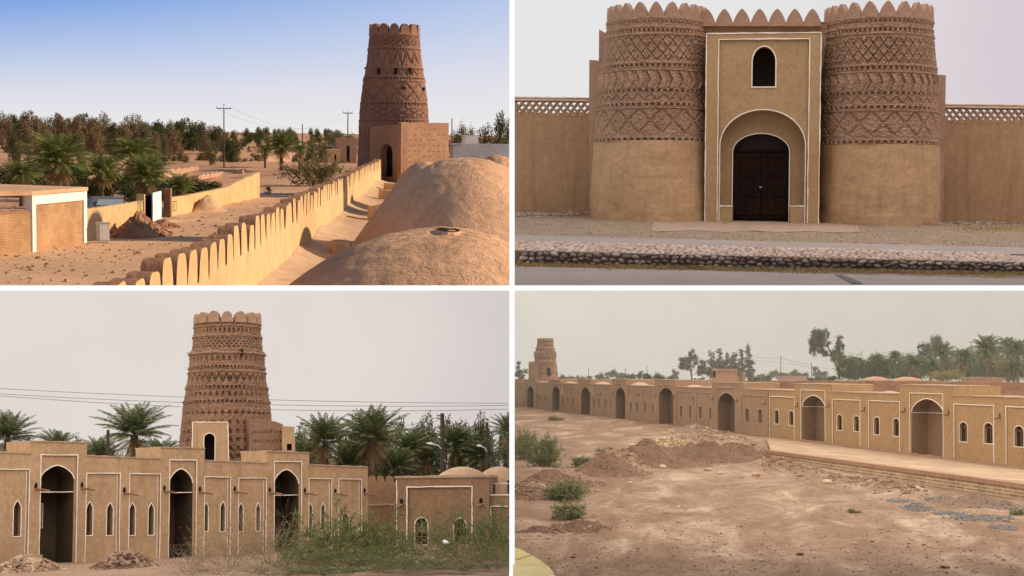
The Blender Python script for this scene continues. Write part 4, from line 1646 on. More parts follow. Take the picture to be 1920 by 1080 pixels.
    # --- poles
    def pole(x, yb, yt, lab, arm, Y=None, grp=None):
        q_ = g(x, yb) if Y is None else P.D(x, yb, Y)
        z_ = P.top(q_, yt)
        gz_ = min(q_.z, hgt(q_.x, q_.y))
        t_ = thing('utility_pole', lab, 'utility pole', P, (q_.x, q_.y, gz_), 0, grp)
        k_ = q_.y / F
        mb_ = MB()
        mb_.tube([(0, 0, -.3), (0, 0, z_ - gz_)], [1.5 * k_, .9 * k_], 8)
        mb_.build('post', pole_m, t_)
        if arm:
            zc = z_ - gz_ - arm[1] * k_
            mb_ = MB()
            mb_.box((0, -1.2 * k_, zc), (arm[0] * 2 * k_, 1.3 * k_, 1.7 * k_))
            mb_.build('cross_arm', pole_m, t_)
            for s_ in (-1, 0, 1):
                mb_ = MB()
                mb_.tube([(s_ * arm[0] * .93 * k_, -1.2 * k_, zc), (s_ * arm[0] * .93 * k_, -1.2 * k_, zc + 4.6 * k_)], [1.2 * k_, .8 * k_], 6)
                mb_.build('insulator', white, t_)
    pole(420, 319, 195, 'tall dark utility pole with a cross arm standing on the open plain', (14, 8))
    pole(652, 292, 208, 'utility pole with a cross arm close to the left side of the tower', (9, 4))
    pole(567, 291, 233, 'plain pole without a cross arm between the two utility poles', None)
    pole(103, 300, 224, 'thin pale pole in front of the distant tree belt above the palms', None, 500)
    pole(847, 268, 222, 'thin pole touching the right side of the tower block', None, 400)

    # --- small buildings and ruins on the plain
    mudhut = mud('hut_mud', (0.50, 0.30, 0.2), (0.42, 0.24, 0.15), .1, .4)
    def hut(x0, x1, yb, yt, Y, lab, mat=mudhut, dep=8, name='mud_hut', cat='hut', door=True):
        a_, b_ = P.D(x0, yb, Y), P.D(x1, yb, Y)
        z_, zb_ = P.D(x0, yt, Y).z, min(a_.z, hgt(a_.x, a_.y)) - .3
        c_ = Vector(((a_.x + b_.x) / 2, a_.y, zb_))
        t_ = thing(name, lab, cat, P, c_)
        w_ = b_.x - a_.x
        mb_ = MB()
        n_ = 12
        mb_.prism([(-w_ / 2, 0), (w_ / 2, 0), (w_ / 2, dep), (-w_ / 2, dep)], 0, [z_ - zb_, z_ - zb_ + .2, z_ - zb_ + .1, z_ - zb_ - .1])
        mb_.build('wall', mat, t_)
        mb_ = MB()
        mb_.box((0, dep / 2, z_ - zb_ + .25), (w_ + .5, dep + .5, .3))
        mb_.build('roof', mat, t_)
        if door:
            box_part('door', black, t_, (w_ * .1, -.02, (z_ - zb_) * .45), (w_ * .14, .1, (z_ - zb_) * .6))
    hut(630, 668, 281, 261, 560, 'low rosy mud hut just left of the tower')
    hut(615, 638, 298, 283, 470, 'small sunlit mud cube on the plain left of the tower', sunwall)
    hut(872, 897, 272, 257, 380, 'small white building among the trees right of the tower', white, 6, 'white_building', 'building')
    hut(850, 990, 296, 273, 300, 'long low white wall with a grey top right of the tower', mud('grey_white', (.62, .58, .52), (.5, .46, .41), .2, .3), 3, 'white_wall', 'wall', False)
    for (x0, y0, x1, y1, h, lab) in ((300, 328, 372, 318, 1.6, 'low broken mud wall on the plain behind the palms'), (372, 330, 418, 322, 1.2, 'crumbled mud wall end behind the thicket'),
                                     (455, 322, 540, 306, 1.0, 'low earth bank on the plain beyond the street wall'), (500, 315, 560, 300, 1.4, 'dug earth bank left of the tamarisk bush')):
        Wr = Wall(P, g(x0, y0), g(x1, y1))
        Lr = (g(x0, y0) - g(x1, y1)).length
        n = 24
        mb = MB()
        top = [(Lr * i / n, h * (1 + .5 * noise.noise(Vector((i * .5, x0, 0)))) + hgt(g(x0, y0).x, g(x0, y0).y)) for i in range(n + 1)]
        solid(mb, Wr, [(0, -1)] + top + [(Lr, -1)], 0, -1.5)
        tag(mb.build('ruined_wall', mudhut, None, P, g(x0, y0)), lab, 'ruin')
    # wires between the poles, far off
    wm = flat_mat('wire', (0.25, 0.25, 0.26))
    for x0, y0, x1, y1, lab in ((407, 204, 643, 211, 'thin overhead wire from the left end of the cross arm'), (434, 202, 660, 211, 'thin overhead wire from the right end of the cross arm')):
        a_, b_ = P.D(x0, y0, g(420, 319).y), P.D(x1, y1, g(652, 292).y)
        path = [a_.lerp(b_, i / 12) - Vector((0, 0, 6 * (1 - (2 * i / 12 - 1) ** 2))) for i in range(13)]
        mb = MB()
        mb.tube(path, .03, 4)
        tag(mb.build('overhead_wire', wm, None, P, a_), lab, 'wire')


build_village()


# =================================================================== the arcade before the palm grove
def spout(P, W, px, py, mat, dark, parent, o, out=0.16, dx=.1, drop=.02):
    s, z = W.S(px, py)
    mb = MB()
    hole = [(s + .022 * math.cos(a), z + .035 + .05 * math.sin(a)) for a in np.linspace(0, 2 * PI, 11)[:-1]]
    face(mb, W, hole, .004)
    sp = mb.build('rain_spout', dark, parent, origin=o)
    mb = MB()
    a = W.p((s, z), 0)
    b = W.p((s + dx, z - drop), out)
    mb.tube([a, a.lerp(b, .5) + Vector((0, 0, .004)), b], [.016, .014, .012], 6)
    mb.build('wooden_gutter', mat, sp, origin=o)


def build_arcade():
    P = BL
    r = random.Random(17)
    A, B = P.D(10, 1058, 22.0), P.D(690, 1024, 25.5)
    P.plane(A, B, P.D(480, 1085, 15.0))
    pl = mud('arcade_plaster', (0.43, 0.278, 0.16), (0.35, 0.222, 0.125), 2.2, 0.6, 0.45, 48, (0.52, 0.37, 0.22), 0.4, (0.29, 0.178, 0.095), 0.008, 0.4, 8)
    plD = mud('shaded_plaster', (0.275, 0.165, 0.095), (0.21, 0.125, 0.07), 2.2, 0.5, 0.25, 55, (0.34, 0.22, 0.13), 0.25, (0.17, 0.10, 0.055), 0.008, 0.25, 8)  # darker copy of the arcade plaster, shade of these walls painted in
    inn = mud('recess_shade_plaster', (0.085, 0.056, 0.033), (0.06, 0.04, 0.024), 3, 0.4, 0.2, 40, (0.1, .07, .045), 0, dist=.006)  # dark plaster with the shade of arches and windows put into its colour
    cop = mud('coping_mud', (0.42, 0.30, 0.21), (0.31, 0.20, 0.13), 4, 0.8, 0.3, 40, (0.52, 0.4, 0.3), 0.3, (0.22, 0.13, 0.08), 0.01)
    white = flat_mat('lime_line', (0.72, 0.63, 0.53), 0.85, 0, 0.14, 10)
    wood = flat_mat('gutter_wood', (0.23, 0.115, 0.055), 0.8, 0, .3, 20)
    dark = flat_mat('dark_hole', (0.012, 0.009, 0.007))
    adobe = mud('tower_brick', (0.27, 0.157, 0.102), (0.20, 0.112, 0.071), 1.5, 0.6, 0.2, 40, (0.36, 0.22, 0.15), 0.3, (0.16, 0.09, 0.055), 0.01, 0, 8)

    W = Wall(P, A, B)
    o = P.D(340, 1040, 23.2)
    t = thing('arcade_building', 'plastered arcade with three tall dark arches, white lined panels and pointed slit windows in front of the palms', 'arcade', P, o)
    t['label'] = 'plastered arcade with three dark arches and pointed slit windows below the palm grove'
    tw = lambda x: 848.5 + (x - 10) * (876 - 848.5) / 680          # picture row of the wall top
    gw = lambda x: 1064 - (x - 10) * 30 / 680                       # and of its foot
    blocks = [(57, 163, 827.5, 830), (301, 384, 838.5, 841), (500, 580, 846, 849)]
    S = lambda x, y, off=0: W.S(x, y, off)
    out = [S(-170, gw(-170)), S(-170, tw(-170))]
    for x0, x1, y0, y1 in blocks:
        out += [S(x0, tw(x0)), S(x0, y0), S(x1, y1), S(x1, tw(x1))]
    out += [S(690, tw(690)), S(690, gw(690))]
    holes, arches = [], []
    specs = [(75, 144, 852.5, 138, 872, 898, 922.5), (317, 368, 862, 361, 878.5, 906, 923.5), (514, 565, 865, 560, 880, 907, 928.5)]
    mbT, mbI = MB(), MB()
    wall = MB()
    trims = []
    fr_holes = []
    for (x0, x1, yt, xa, ya, ys, yl) in specs:
        z_b = S((x0 + x1) / 2, gw((x0 + x1) / 2) - 3)[1]
        f = [(S(x0, 950)[0], z_b), (S(x0, 950)[0], S(x0, yt)[1]), (S(x1, 950)[0], S(x1, yt + .8)[1]), (S(x1, 950)[0], z_b)]
        fr_holes.append(f)
        # arched opening inside the frame
        s0, s1 = S(x0, 950)[0] + .004, S(xa + 1.5, 950)[0]
        zs, zt = S(x0, ys)[1], S((x0 + xa) / 2, ya)[1]
        h = zt - (z_b + .006)
        a_ = arch((s0, z_b + .006, s1, zt), (zs - z_b - .006) / h, 14, .35)
        fr = [f]
        face(wall, W, f, -.022, [a_])
        reveal(wall, W, f, 0, -.022)
        arches.append((a_, S(x0, yl)[1], f))
    panels = [(-150, -64, 874), (-46, 54, 879.5), (161, 224.5, 887), (242, 300.5, 888), (383, 432, 894), (447, 499, 896), (579, 622, 897), (635, 678, 898)]
    wins = [(-132, -118, 934, 1010), (-95, -81, 936, 1008), (-28, -14, 937, 1007), (26, 41, 938, 1006), (162.5, 175.5, 940.5, 1004), (201, 213.5, 942, 1004), (243.5, 255, 942.5, 1004), (279, 290.5, 943, 1003.5), (382.5, 392, 942, 996.5), (414, 424, 940, 997),
            (448, 457.5, 943, 997), (481, 489.5, 942, 996), (579, 587.5, 943, 995), (603, 611, 943, 994.5), (643, 656, 960, 1010)]
    for (x0, x1, yt) in panels:
        xm = (x0 + x1) / 2
        z_b = S(xm, gw(xm) - 3)[1]
        f = [(S(x0, 950)[0], z_b), (S(x0, 950)[0], S(x0, yt)[1]), (S(x1, 950)[0], S(x1, yt + .6)[1]), (S(x1, 950)[0], z_b)]
        fr_holes.append(f)
        hs = []
        for (a0, a1, b0, b1) in wins:
            if x0 - 2 < a0 and a1 < x1 + 2:
                q = W.R(a0, b0, a1, b1)
                q = (max(q[0], f[0][0] + .004), q[1], q[2], q[3])
                h_ = arch(q, .80, 8, .9)
                hs.append(h_)
                reveal(wall, W, h_, -.02, -.11)
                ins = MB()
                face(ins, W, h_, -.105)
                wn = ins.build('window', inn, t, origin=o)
                rb = MB()
                ribbon(rb, W, h_, .011, -.022, .008, True)
                rb.build('window_trim', white, wn, origin=o)
        face(wall, W, f, -.02, hs)
        reveal(wall, W, f, 0, -.02)
        ribbon(mbT, W, dense([f[0], f[1], f[2], f[3]], .12), .011, -.004, .009, jit=.2)
        # white strip painted in for the lit plaster return on the far jamb
        ribbon(mbT, W, dense([(f[3][0] - .034, f[3][1]), (f[2][0] - .034, f[2][1] - .02)], .12), .007, -.02, .006, jit=.25)
    face(wall, W, out, 0, fr_holes)
    for i in range(len(out)):
        if i == len(out) - 1:
            continue
        reveal(wall, W, [out[i], out[(i + 1) % len(out)]], 0, -.62, False)
    face(wall, W, out, -.62)
    wall.build('wall', pl, t, origin=o)
    for (a_, zl, f) in arches:
        mb = MB()
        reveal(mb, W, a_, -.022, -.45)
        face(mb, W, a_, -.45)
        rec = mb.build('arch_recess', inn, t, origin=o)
        ribbon(mbT, W, dense([f[0], f[1], f[2], f[3]], .12), .012, -.004, .009, jit=.2)
        k0 = [q for q in a_ if q[1] > zl - .0]
        ribbon(mbT, W, a_[1:-1], .014, -.026, .012)
        ribbon(mbT, W, dense([(a_[0][0], zl), (a_[-1][0], zl)], .06), .009, -.06, .03, jit=.3)
        mb = MB()
        solid(mb, W, [(a_[1][0], zl - .012), (a_[1][0], zl + .004), (a_[-2][0], zl + .004), (a_[-2][0], zl - .012)], -.1, -.44)
        mb.build('arch_ledge', inn, rec, origin=o)
        cs = (a_[0][0] + a_[-1][0]) / 2 + .02
        zc = zl - (zl - a_[0][1]) * .44
        mb = MB()
        solid(mb, W, rect((cs - .03, zc - .03, cs + .03, zc + .02)), -.40, -.449)
        mb.build('socket_hole', dark, rec, origin=o)
    # small lined opening on the left inside the first arch
    mb = MB()
    q = W.R(76, 944, 79.5, 990, -.3)
    ribbon(mb, W, rect(q), .008, -.3, .01, True)
    mb.build('inner_opening', white, t, origin=o)
    mbT.build('white_trim', white, t, origin=o)
    # rough mud coping along the tops
    mb = MB()
    for a, b in zip(out[1:-1:1], out[2:-1]):
        if abs(a[0] - b[0]) < .01:
            continue
        n = max(3, int((b[0] - a[0]) / .05))
        pts = []
        for i in range(n + 1):
            f = i / n
            s, z = a[0] + (b[0] - a[0]) * f, a[1] + (b[1] - a[1]) * f
            pts.append((s, z + .012 + .010 * noise.noise(Vector((s * 9, 2, 0)))))
        up = pts
        lo = [(s, a[1] + (b[1] - a[1]) * i / n - .006) for i, (s, z) in enumerate(pts)]
        solid(mb, W, [lo[0]] + up + lo[::-1][:-1], .012, -.64)
    mb.build('coping', cop, t, origin=o)
    for i, (x, y) in enumerate(((67, 917), (153.5, 915.5), (233, 925), (308, 921), (374.5, 923), (440, 922), (505.5, 924), (571.5, 925), (628.5, 926), (683.5, 925))):
        spout(P, W, x, y, wood, dark, t, o, .17 if i % 2 else .2, .09, .028)

    # --- recessed wall with three rounded teeth, then the wider building
    C0, C1 = P.D(688, 1030, 26.6), P.D(745, 1030, 26.6)
    W2 = Wall(P, C0, C1)
    o2 = P.D(716, 1035, 26.7)
    t2 = thing('recessed_wall', 'set back dark mud wall with three rounded teeth on top beside the arcade', 'wall', P, o2)
    mb = MB()
    a, b = W2.R(686, 905, 748, 1075)[0:3:2]
    zt, zb = W2.S(716, 903)[1], W2.S(716, 1075)[1]
    solid(mb, W2, [(a, zb), (a, zt), (b, zt - .01), (b, zb)], 0, -.4)
    mb.build('wall', plD, t2, origin=o2)
    mer = merlon_mesh('merlon', plD, .125, .10, .12, 'round', 10, .1)
    for px in (698.5, 714, 731):
        q = W2.p(W2.S(px, 903.5), -.07)
        part('merlon', mer, t2, q - o2)
    mb = MB()
    for y, w_ in ((946, .03),):
        ribbon(mb, W2, dense([W2.S(691, y), W2.S(741, y)], .05), w_, -.002, .014, jit=.2)
    ribbon(mb, W2, dense([W2.S(740, 940), W2.S(740, 1060)], .08), .014, -.002, .012, jit=.2)
    mb.build('ledge', cop, t2, origin=o2)

    D0, D1 = P.D(742, 1050, 25.6), P.D(918, 1050, 25.2)
    W3 = Wall(P, D0, D1)
    o3 = P.D(830, 1060, 25.6)
    t3 = thing('panelled_building', 'brown plastered building with one broad white lined panel and two round headed windows', 'building', P, o3)
    mb = MB()
    out3 = [W3.S(742, 1080), W3.S(742, 896), W3.S(917, 894), W3.S(917, 1080)]
    f3 = [W3.S(763, 1076), W3.S(763, 913), W3.S(885, 912), W3.S(885, 1076)]
    hs = [arch(W3.R(777, 970, 802, 1022), .70, 12), arch(W3.R(850, 971, 874, 1022), .70, 12)]
    face(mb, W3, out3, 0, [f3])
    reveal(mb, W3, out3, 0, -.9)
    reveal(mb, W3, f3, 0, -.03)
    face(mb, W3, f3, -.03, hs)
    for h_ in hs:
        reveal(mb, W3, h_, -.03, -.12)
    mb.build('wall', plD, t3, origin=o3)
    for h_ in hs:
        mb = MB()
        face(mb, W3, h_, -.118)
        wn = mb.build('window', dark, t3, origin=o3)
        mb = MB()
        ribbon(mb, W3, h_, .016, -.032, .012, True)
        mb.build('window_trim', white, wn, origin=o3)
        mb = MB()
        c_, w_ = (h_[0][0] + h_[-1][0]) / 2, h_[-1][0] - h_[0][0]
        zs = [q[1] for q in h_]
        for f in (.30, .62):
            ribbon(mb, W3, [(h_[0][0], min(zs) + (max(zs) - min(zs)) * f), (h_[-1][0], min(zs) + (max(zs) - min(zs)) * f)], .012, -.1, .02)
        ribbon(mb, W3, [(c_, min(zs)), (c_, max(zs) - .01)], .012, -.098, .02)
        mb.build('window_bars', wood, wn, origin=o3)
    mb = MB()
    ribbon(mb, W3, dense([f3[0], f3[1], f3[2], f3[3]], .1), .018, -.006, .014, jit=.25)
    ribbon(mb, W3, dense([W3.S(744, 900), W3.S(744, 1070)], .1), .014, -.004, .014, jit=.25)
    mb.build('white_trim', white, t3, origin=o3)
    mb = MB()
    top = [(s, W3.S(742, 894)[1] + .012 + .012 * noise.noise(Vector((s * 8, 5, 1)))) for s in np.linspace(out3[1][0] - .02, out3[2][0] + .02, 30)]
    solid(mb, W3, [(top[0][0], top[0][1] - .035)] + top + [(top[-1][0], top[-1][1] - .035)], .02, -.9)
    mb.build('coping', cop, t3, origin=o3)
    for x, y in ((753, 940), (902, 939)):
        s, z = W3.S(x, y)
        mb = MB()
        face(mb, W3, [(s + .028 * math.cos(a_), z + .045 * math.sin(a_)) for a_ in np.linspace(0, 2 * PI, 13)[:-1]], .004)
        sp = mb.build('rain_spout', dark, t3, origin=o3)
        mb = MB()
        c_ = W3.p((s - .015, z - .05), .03)
        ring = []
        for k in range(9):
            a_ = PI + PI * k / 8
            ring.append((s - .02 + .045 * math.cos(a_), z - .035 + .04 * math.sin(a_)))
        for k in range(9):
            a_ = 2 * PI - PI * k / 8
            ring.append((s - .02 + .03 * math.cos(a_), z - .035 + .024 * math.sin(a_)))
        solid(mb, W3, ring, .09, 0)
        mb.build('clay_lip', cop, sp, origin=o3)
    # the lower building at the right edge
    E0, E1 = P.D(917, 1050, 25.3), P.D(985, 1050, 25.1)
    W4 = Wall(P, E0, E1)
    E1x = W4.S(953, 1000)[0]
    o4 = P.D(936, 1060, 25.4)
    t4 = thing('low_side_building', 'lower plastered building at the end of the row under the twin domes', 'building', P, o4)
    mb = MB()
    out4 = [W4.S(918, 1080), W4.S(918, 927.5), W4.S(954, 927.5), W4.S(954, 1080)]
    f4 = [W4.S(920, 1076), W4.S(920, 949), (E1x - .004, W4.S(950, 949)[1]), (E1x - .004, W4.S(950, 1076)[1])]
    face(mb, W4, out4, 0, [f4])
    reveal(mb, W4, out4, 0, -.6)
    reveal(mb, W4, f4, 0, -.03)
    face(mb, W4, f4, -.03)
    mb.build('wall', plD, t4, origin=o4)
    mb = MB()
    ribbon(mb, W4, dense([f4[0], f4[1], f4[2]], .1), .016, -.006, .014, jit=.25)
    ribbon(mb, W4, dense([W4.S(918, 928), W4.S(955, 928)], .1), .016, -.004, .016, jit=.25)
    mb.build('white_trim', white, t4, origin=o4)
    mb = MB()
    solid(mb, W4, [W4.S(919, 927), W4.S(919, 906), W4.S(954, 906), W4.S(954, 927)], -.35, -.7)
    mb.build('upper_wall', pl, t4, origin=o4)
    mb = MB()
    ribbon(mb, W4, dense([W4.S(919, 906, -.35), W4.S(954, 906.5, -.35)], .08), .014, -.35, .016, jit=.3)
    mb.build('upper_trim', white, t4, origin=o4)
    domem = mud('dome_plaster', (0.39, 0.26, 0.165), (0.31, 0.2, 0.125), 2, 0.6, 0.3, 40, (0.46, 0.33, 0.23), 0.3, (0.24, 0.15, 0.09), .01)
    for (px, hw, lab, Yd) in ((866, 60, 'smooth mud dome on the roof behind the broad panelled building', 27.2), (936, 52, 'smooth mud dome partly hidden by its twin above the lower side building', 27.5)):
        top = P.D(px, 875, Yd)
        hw_, h_ = hw * Yd / F, 30 * Yd / F
        mb = MB()
        rows = []
        for i in range(17):
            u = i / 16
            row = []
            for j in range(41):
                a_ = 2 * PI * j / 40
                x = hw_ * u * math.cos(a_)
                if (top.x + x) > P.D(953, 875, Yd).x:
                    x = P.D(953, 875, Yd).x - top.x
                row.append((top.x + x, top.y + hw_ * u * math.sin(a_), top.z - h_ * u ** 2.1 - (.4 if i == 16 else 0) + .004 * noise.noise(Vector((j * .5, i * .7, px)))))
            rows.append(row)
        mb.grid(rows)
        tag(mb.build('mud_dome', domem, None, P, top, True), lab, 'dome')

    # --- the tower
    YT = 34.0
    k = YT / F
    c = P.D(424, 900, YT)
    zz = lambda y: P.D(424, y, YT - .6).z - c.z
    t = thing('watch_tower', 'tall tapering brick tower with many bands of pierced relief and rounded battlements behind the arcade under a pale sky', 'tower', P, c)
    t['label'] = 'tall brick tower with bands of pierced relief rising behind the three arched arcade'
    prof = [(zz(905), 92 * k), (zz(865), 87.5 * k), (zz(800), 82.5 * k), (zz(740), 76 * k), (zz(690), 70 * k), (zz(661), 68 * k), (zz(659), 65.5 * k), (zz(602), 59 * k)]
    dp = .06
    bands = [(zz(606), zz(602), 'dentil', 70, dp), (zz(612), zz(608), 'ring', 0, .02), (zz(623), zz(613), 'niche', 44, dp), (zz(630), zz(627), 'ring', 0, .02), (zz(652), zz(632), 'bead', 46, dp * .8),
             (zz(663), zz(655), 'ring', 0, .035), (zz(677), zz(666), 'niche', 40, dp), (zz(690), zz(685), 'dentil', 64, dp), (zz(697), zz(695), 'ring', 0, .02), (zz(718), zz(700), 'zigzag', 34, dp),
             (zz(716), zz(704), 'cross', 34, dp * .7), (zz(729), zz(723), 'dentil', 60, dp), (zz(745), zz(734), 'niche', 42, dp), (zz(755), zz(750), 'dentil', 58, dp), (zz(781), zz(769), 'cross', 40, dp),
             (zz(798), zz(788), 'niche', 36, dp), (zz(814), zz(804), 'niche', 36, dp), (zz(830), zz(820), 'niche', 36, dp), (zz(846), zz(836), 'tooth', 36, dp), (zz(860), zz(850), 'tooth', 36, dp)]
    me = tower_mesh('shaft', adobe, prof, 520, 420, bands, .036, 100, 1.0, .010, 6, .012)
    part('shaft', me, t)
    rt = 59 * k
    mert = mud('merlon_mud', (0.30, 0.185, 0.12), (0.24, 0.145, 0.092), 2, .5)
    mb = MB()
    mb.add([(rt * .97 * math.cos(2 * PI * i / 40), rt * .97 * math.sin(2 * PI * i / 40), zz(602) - .02) for i in range(40)], [tuple(range(40))])
    mb.build('roof', adobe, t)
    mer = merlon_mesh('merlon', mert, .235, .205, .12, 'round', 12, .1)
    for i in range(15):
        a_ = 2 * PI * (i + .25) / 15
        o_ = part('merlon', mer, t, (rt * .95 * math.cos(a_), rt * .95 * math.sin(a_), zz(602)))
        o_.rotation_euler = (0, 0, a_ + PI / 2)
        o_.scale = (1, 1, r.uniform(.9, 1.05))
    for x, y0, y1 in ((450, 655, 668),):
        dx = (x - 424) * k
        rr = 67 * k
        ca = math.asin(dx / rr)
        mb = MB()
        mb.box((rr * math.sin(ca), -rr * math.cos(ca), (zz(y0) + zz(y1)) / 2), (4.5 * k, .1, zz(y0) - zz(y1)), ca)
        mb.build('slit_window', dark, t)
    mb = MB()
    mb.tube([(-67 * k, 0, zz(659)), (-73 * k, -.05, zz(657.5))], [.012, .01], 6)
    mb.build('wooden_peg', wood, t)
    # plastered doorway hut and brick annex at its foot
    Wd = Wall(P, P.D(360, 868, 32.6), P.D(428, 868, 32.6))
    od = P.D(394, 868, 32.6)
    td = thing('doorway_hut', 'small plastered doorway hut with a tall dark opening against the tower foot', 'hut', P, od)
    mb = MB()
    oD = [Wd.S(359, 900), Wd.S(361.5, 791.5), Wd.S(427, 791.5), Wd.S(430, 900)]
    hd = arch(Wd.R(382, 812, 403, 880), .86, 10)
    solid(mb, Wd, oD, 0, -.9, [hd])
    mb.build('wall', pl, td, origin=od)
    mb = MB()
    face(mb, Wd, hd, -.35)
    mb.build('dark_doorway', dark, td, origin=od)
    mb = MB()
    ribbon(mb, Wd, hd, .014, -.002, .014)
    ribbon(mb, Wd, dense(oD[0:4], .1), .016, -.004, .014, jit=.3)
    mb.build('white_trim', white, td, origin=od)
    oa = P.D(505, 868, 33.4)
    ta = thing('tower_annex', 'rough brick annex with rows of pierced relief leaning against the right side of the tower', 'annex', P, oa)
    Wa = Wall(P, P.D(470, 868, 33.0), P.D(530, 868, 33.2))
    mb = MB()
    tp = [(s, Wa.S(500, 786)[1] - .35 * max(0, (s - Wa.S(505, 800)[0])) + .03 * noise.noise(Vector((s * 4, 0, 0)))) for s in np.linspace(Wa.S(468, 800)[0], Wa.S(531, 800)[0], 24)]
    oA = [Wa.S(466, 905)] + tp + [Wa.S(532, 905)]
    hs = []
    for y in (805, 822, 840, 856):
        for i in range(11):
            x = 473 + i * 5.2
            q = Wa.R(x, y, x + 2.6, y + 7)
            hs.append([(q[0], q[1]), ((q[0] + q[2]) / 2, q[3]), (q[2], q[1])])
    face(mb, Wa, oA, 0, hs)
    reveal(mb, Wa, oA, 0, -1.2)
    for h_ in hs:
        reveal(mb, Wa, h_, 0, -.05)
        face(mb, Wa, h_, -.05)
    mb.build('wall', adobe, ta, origin=oa)
    of = P.D(541, 868, 33.0)
    tf = thing('corner_turret', 'pale plastered corner block with one tiny window beside the brick annex', 'turret', P, of)
    Wf = Wall(P, P.D(529, 868, 32.9), P.D(553, 868, 32.9))
    mb = MB()
    oF = [Wf.S(529, 900), Wf.S(529, 799), Wf.S(552, 800), Wf.S(556, 900)]
    hf = rect(Wf.R(538, 832, 547, 844.5))
    solid(mb, Wf, oF, 0, -.6, [hf])
    mb.build('wall', pl, tf, origin=of)
    mb = MB()
    face(mb, Wf, hf, -.12)
    wn = mb.build('window', dark, tf, origin=of)

    # --- ground
    soil = mud('brown_soil', (0.30, 0.19, 0.125), (0.21, 0.13, 0.085), 2.0, .9, .4, 30, (.4, .28, .2), .3, (.14, .09, .06), .03)
    rows = []
    for i in range(60):
        v = i / 59
        row = []
        for j in range(60):
            x = -120 + (954 + 120) * j / 59
            Yq = 14.6 + 28 * v * v
            q = P.D(x, 1000, Yq)
            z = P.gz(q.x, q.y) - .02 + .03 * noise.noise(Vector((q.x * .9, q.y * .7, 0)))
            row.append((q.x, q.y, z))
        rows.append(row)
    tag(MB().grid(rows).build('ground', soil, None, P, (0, 15, 0), True), kind='structure')

    # heaps at the foot of the arcade
    stone_m, nt, bs = new_mat('pale_rubble')
    g = nt.nodes.new('ShaderNodeNewGeometry')
    nt.links.new(ramp(nt, g.outputs['Random Per Island'], [(0, (.18, .11, .07)), (.5, (.29, .19, .125)), (1, (.42, .30, .21))]), bs.inputs['Base Color'])
    clod_m, nt, bs = new_mat('dark_clods')
    g = nt.nodes.new('ShaderNodeNewGeometry')
    nt.links.new(ramp(nt, g.outputs['Random Per Island'], [(0, (.10, .06, .042)), (.6, (.17, .105, .072)), (1, (.25, .165, .115))]), bs.inputs['Base Color'])
    for (x, y, rw, hpx, lab, core, sm, n, s0, s1) in ((52, 1070, 78, 26, 'pile of pale broken stones at the foot of the arcade', stone_m, stone_m, 420, .018, .05), (236, 1072, 88, 38, 'heap of dark brown earth clods in front of the panelled arcade bays', soil, clod_m, 640, .012, .038)):
        q = P.D(x, y, 20.2)
        rx = rw * 20.2 / F
        h = hpx * 20.2 / F
        bz = P.top(q, y) - .02
        mb = MB()
        heap(mb, P, q.x, q.y, rx, .9, h, x * .02, 18, .2, lambda a_, b_: bz)
        o_ = mb.build('rubble_heap', core if core is soil else stone_m, None, P, q, True)
        tag(o_, lab, 'heap')
        mb = MB()
        ps, ss = [], []
        for i in range(n):
            a_, d_ = r.uniform(0, 2 * PI), math.sqrt(r.random())
            ps.append((q.x + rx * d_ * math.cos(a_), q.y + .9 * d_ * math.sin(a_), bz + h * (0.5 + .5 * math.cos(PI * d_)) * r.uniform(.85, 1.1) + .005))
            ss.append(r.uniform(s0, s1) * (1 if r.random() < .9 else 1.4))
        scatter_stones(mb, ps, ss, 31, True)
        st_ = mb.build('rubble_pieces', sm, o_, origin=q)
        st_['kind'] = 'stuff'

    # --- palms and thicket behind
    gp = leaf_mat('grove_leaf', (0.125, 0.15, 0.062), (0.035, 0.05, 0.022), (0.20, 0.20, 0.10), .3)
    dp_ = leaf_mat('grove_dry', (0.25, 0.165, 0.08), (0.12, 0.075, 0.04))
    bark = mud('grove_bark', (0.13, 0.09, 0.06), (0.07, 0.045, 0.03), 3, .8)
    Cs = [palm_fronds('crown', gp, 11, 60, 88, 2, 42, 1.0, 34, .2, .011), palm_fronds('crown', gp, 12, 52, 86, 8, 55, 1.0, 34, .2, .011), palm_fronds('crown', gp, 13, 64, 85, -12, 50, 1.0, 32, .2, .011)]
    Dd = palm_fronds('dry_skirt', dp_, 14, 18, -8, -55, 50, .8, 18, .18, .012)
    tm = MB()
    tm.tube([(0, 0, -.05), (.01, 0, .5), (0, 0, 1.0)], [.115, .09, .095], 10)
    tme = bpy.data.meshes.new('trunk')
    tme.from_pydata([tuple(v) for v in tm.v], [], tm.f)
    tme.materials.append(bark)

    def palm(px, py, Y, rpx, lab, v, sd, skirt=True):
        c_ = P.D(px, py, Y)
        R_ = rpx * Y / F
        gz_ = P.gz(c_.x, c_.y)
        t_ = thing('date_palm', lab, 'palm tree', P, (c_.x, c_.y, gz_), sd * 1.7, 'date palms of the grove behind the arcade')
        o_ = part('crown', Cs[v], t_, (0, 0, c_.z - gz_))
        o_.scale = (R_,) * 3
        if skirt:
            o_ = part('dry_skirt', Dd, t_, (0, 0, c_.z - gz_ - .08 * R_))
            o_.scale = (R_ * .9,) * 3
        o_ = part('trunk', tme, t_)
        o_.scale = (R_ * .9, R_ * .9, c_.z - gz_)
    palm(14, 822, 36.5, 70, 'date palm at the outer edge above the first arcade wall, fronds leaning out', 0, 1)
    palm(108, 842, 38, 52, 'low date palm between the edge palm and the wooden pole', 1, 2)
    palm(186, 862, 37, 60, 'spiky low palm just above the wall next to the thin wooden pole', 2, 3)
    palm(252, 815, 36, 82, 'large full date palm standing free against the sky left of the tower', 0, 4)
    palm(300, 862, 37.5, 60, 'low palm half hidden between the large free palm and the tower', 1, 5)
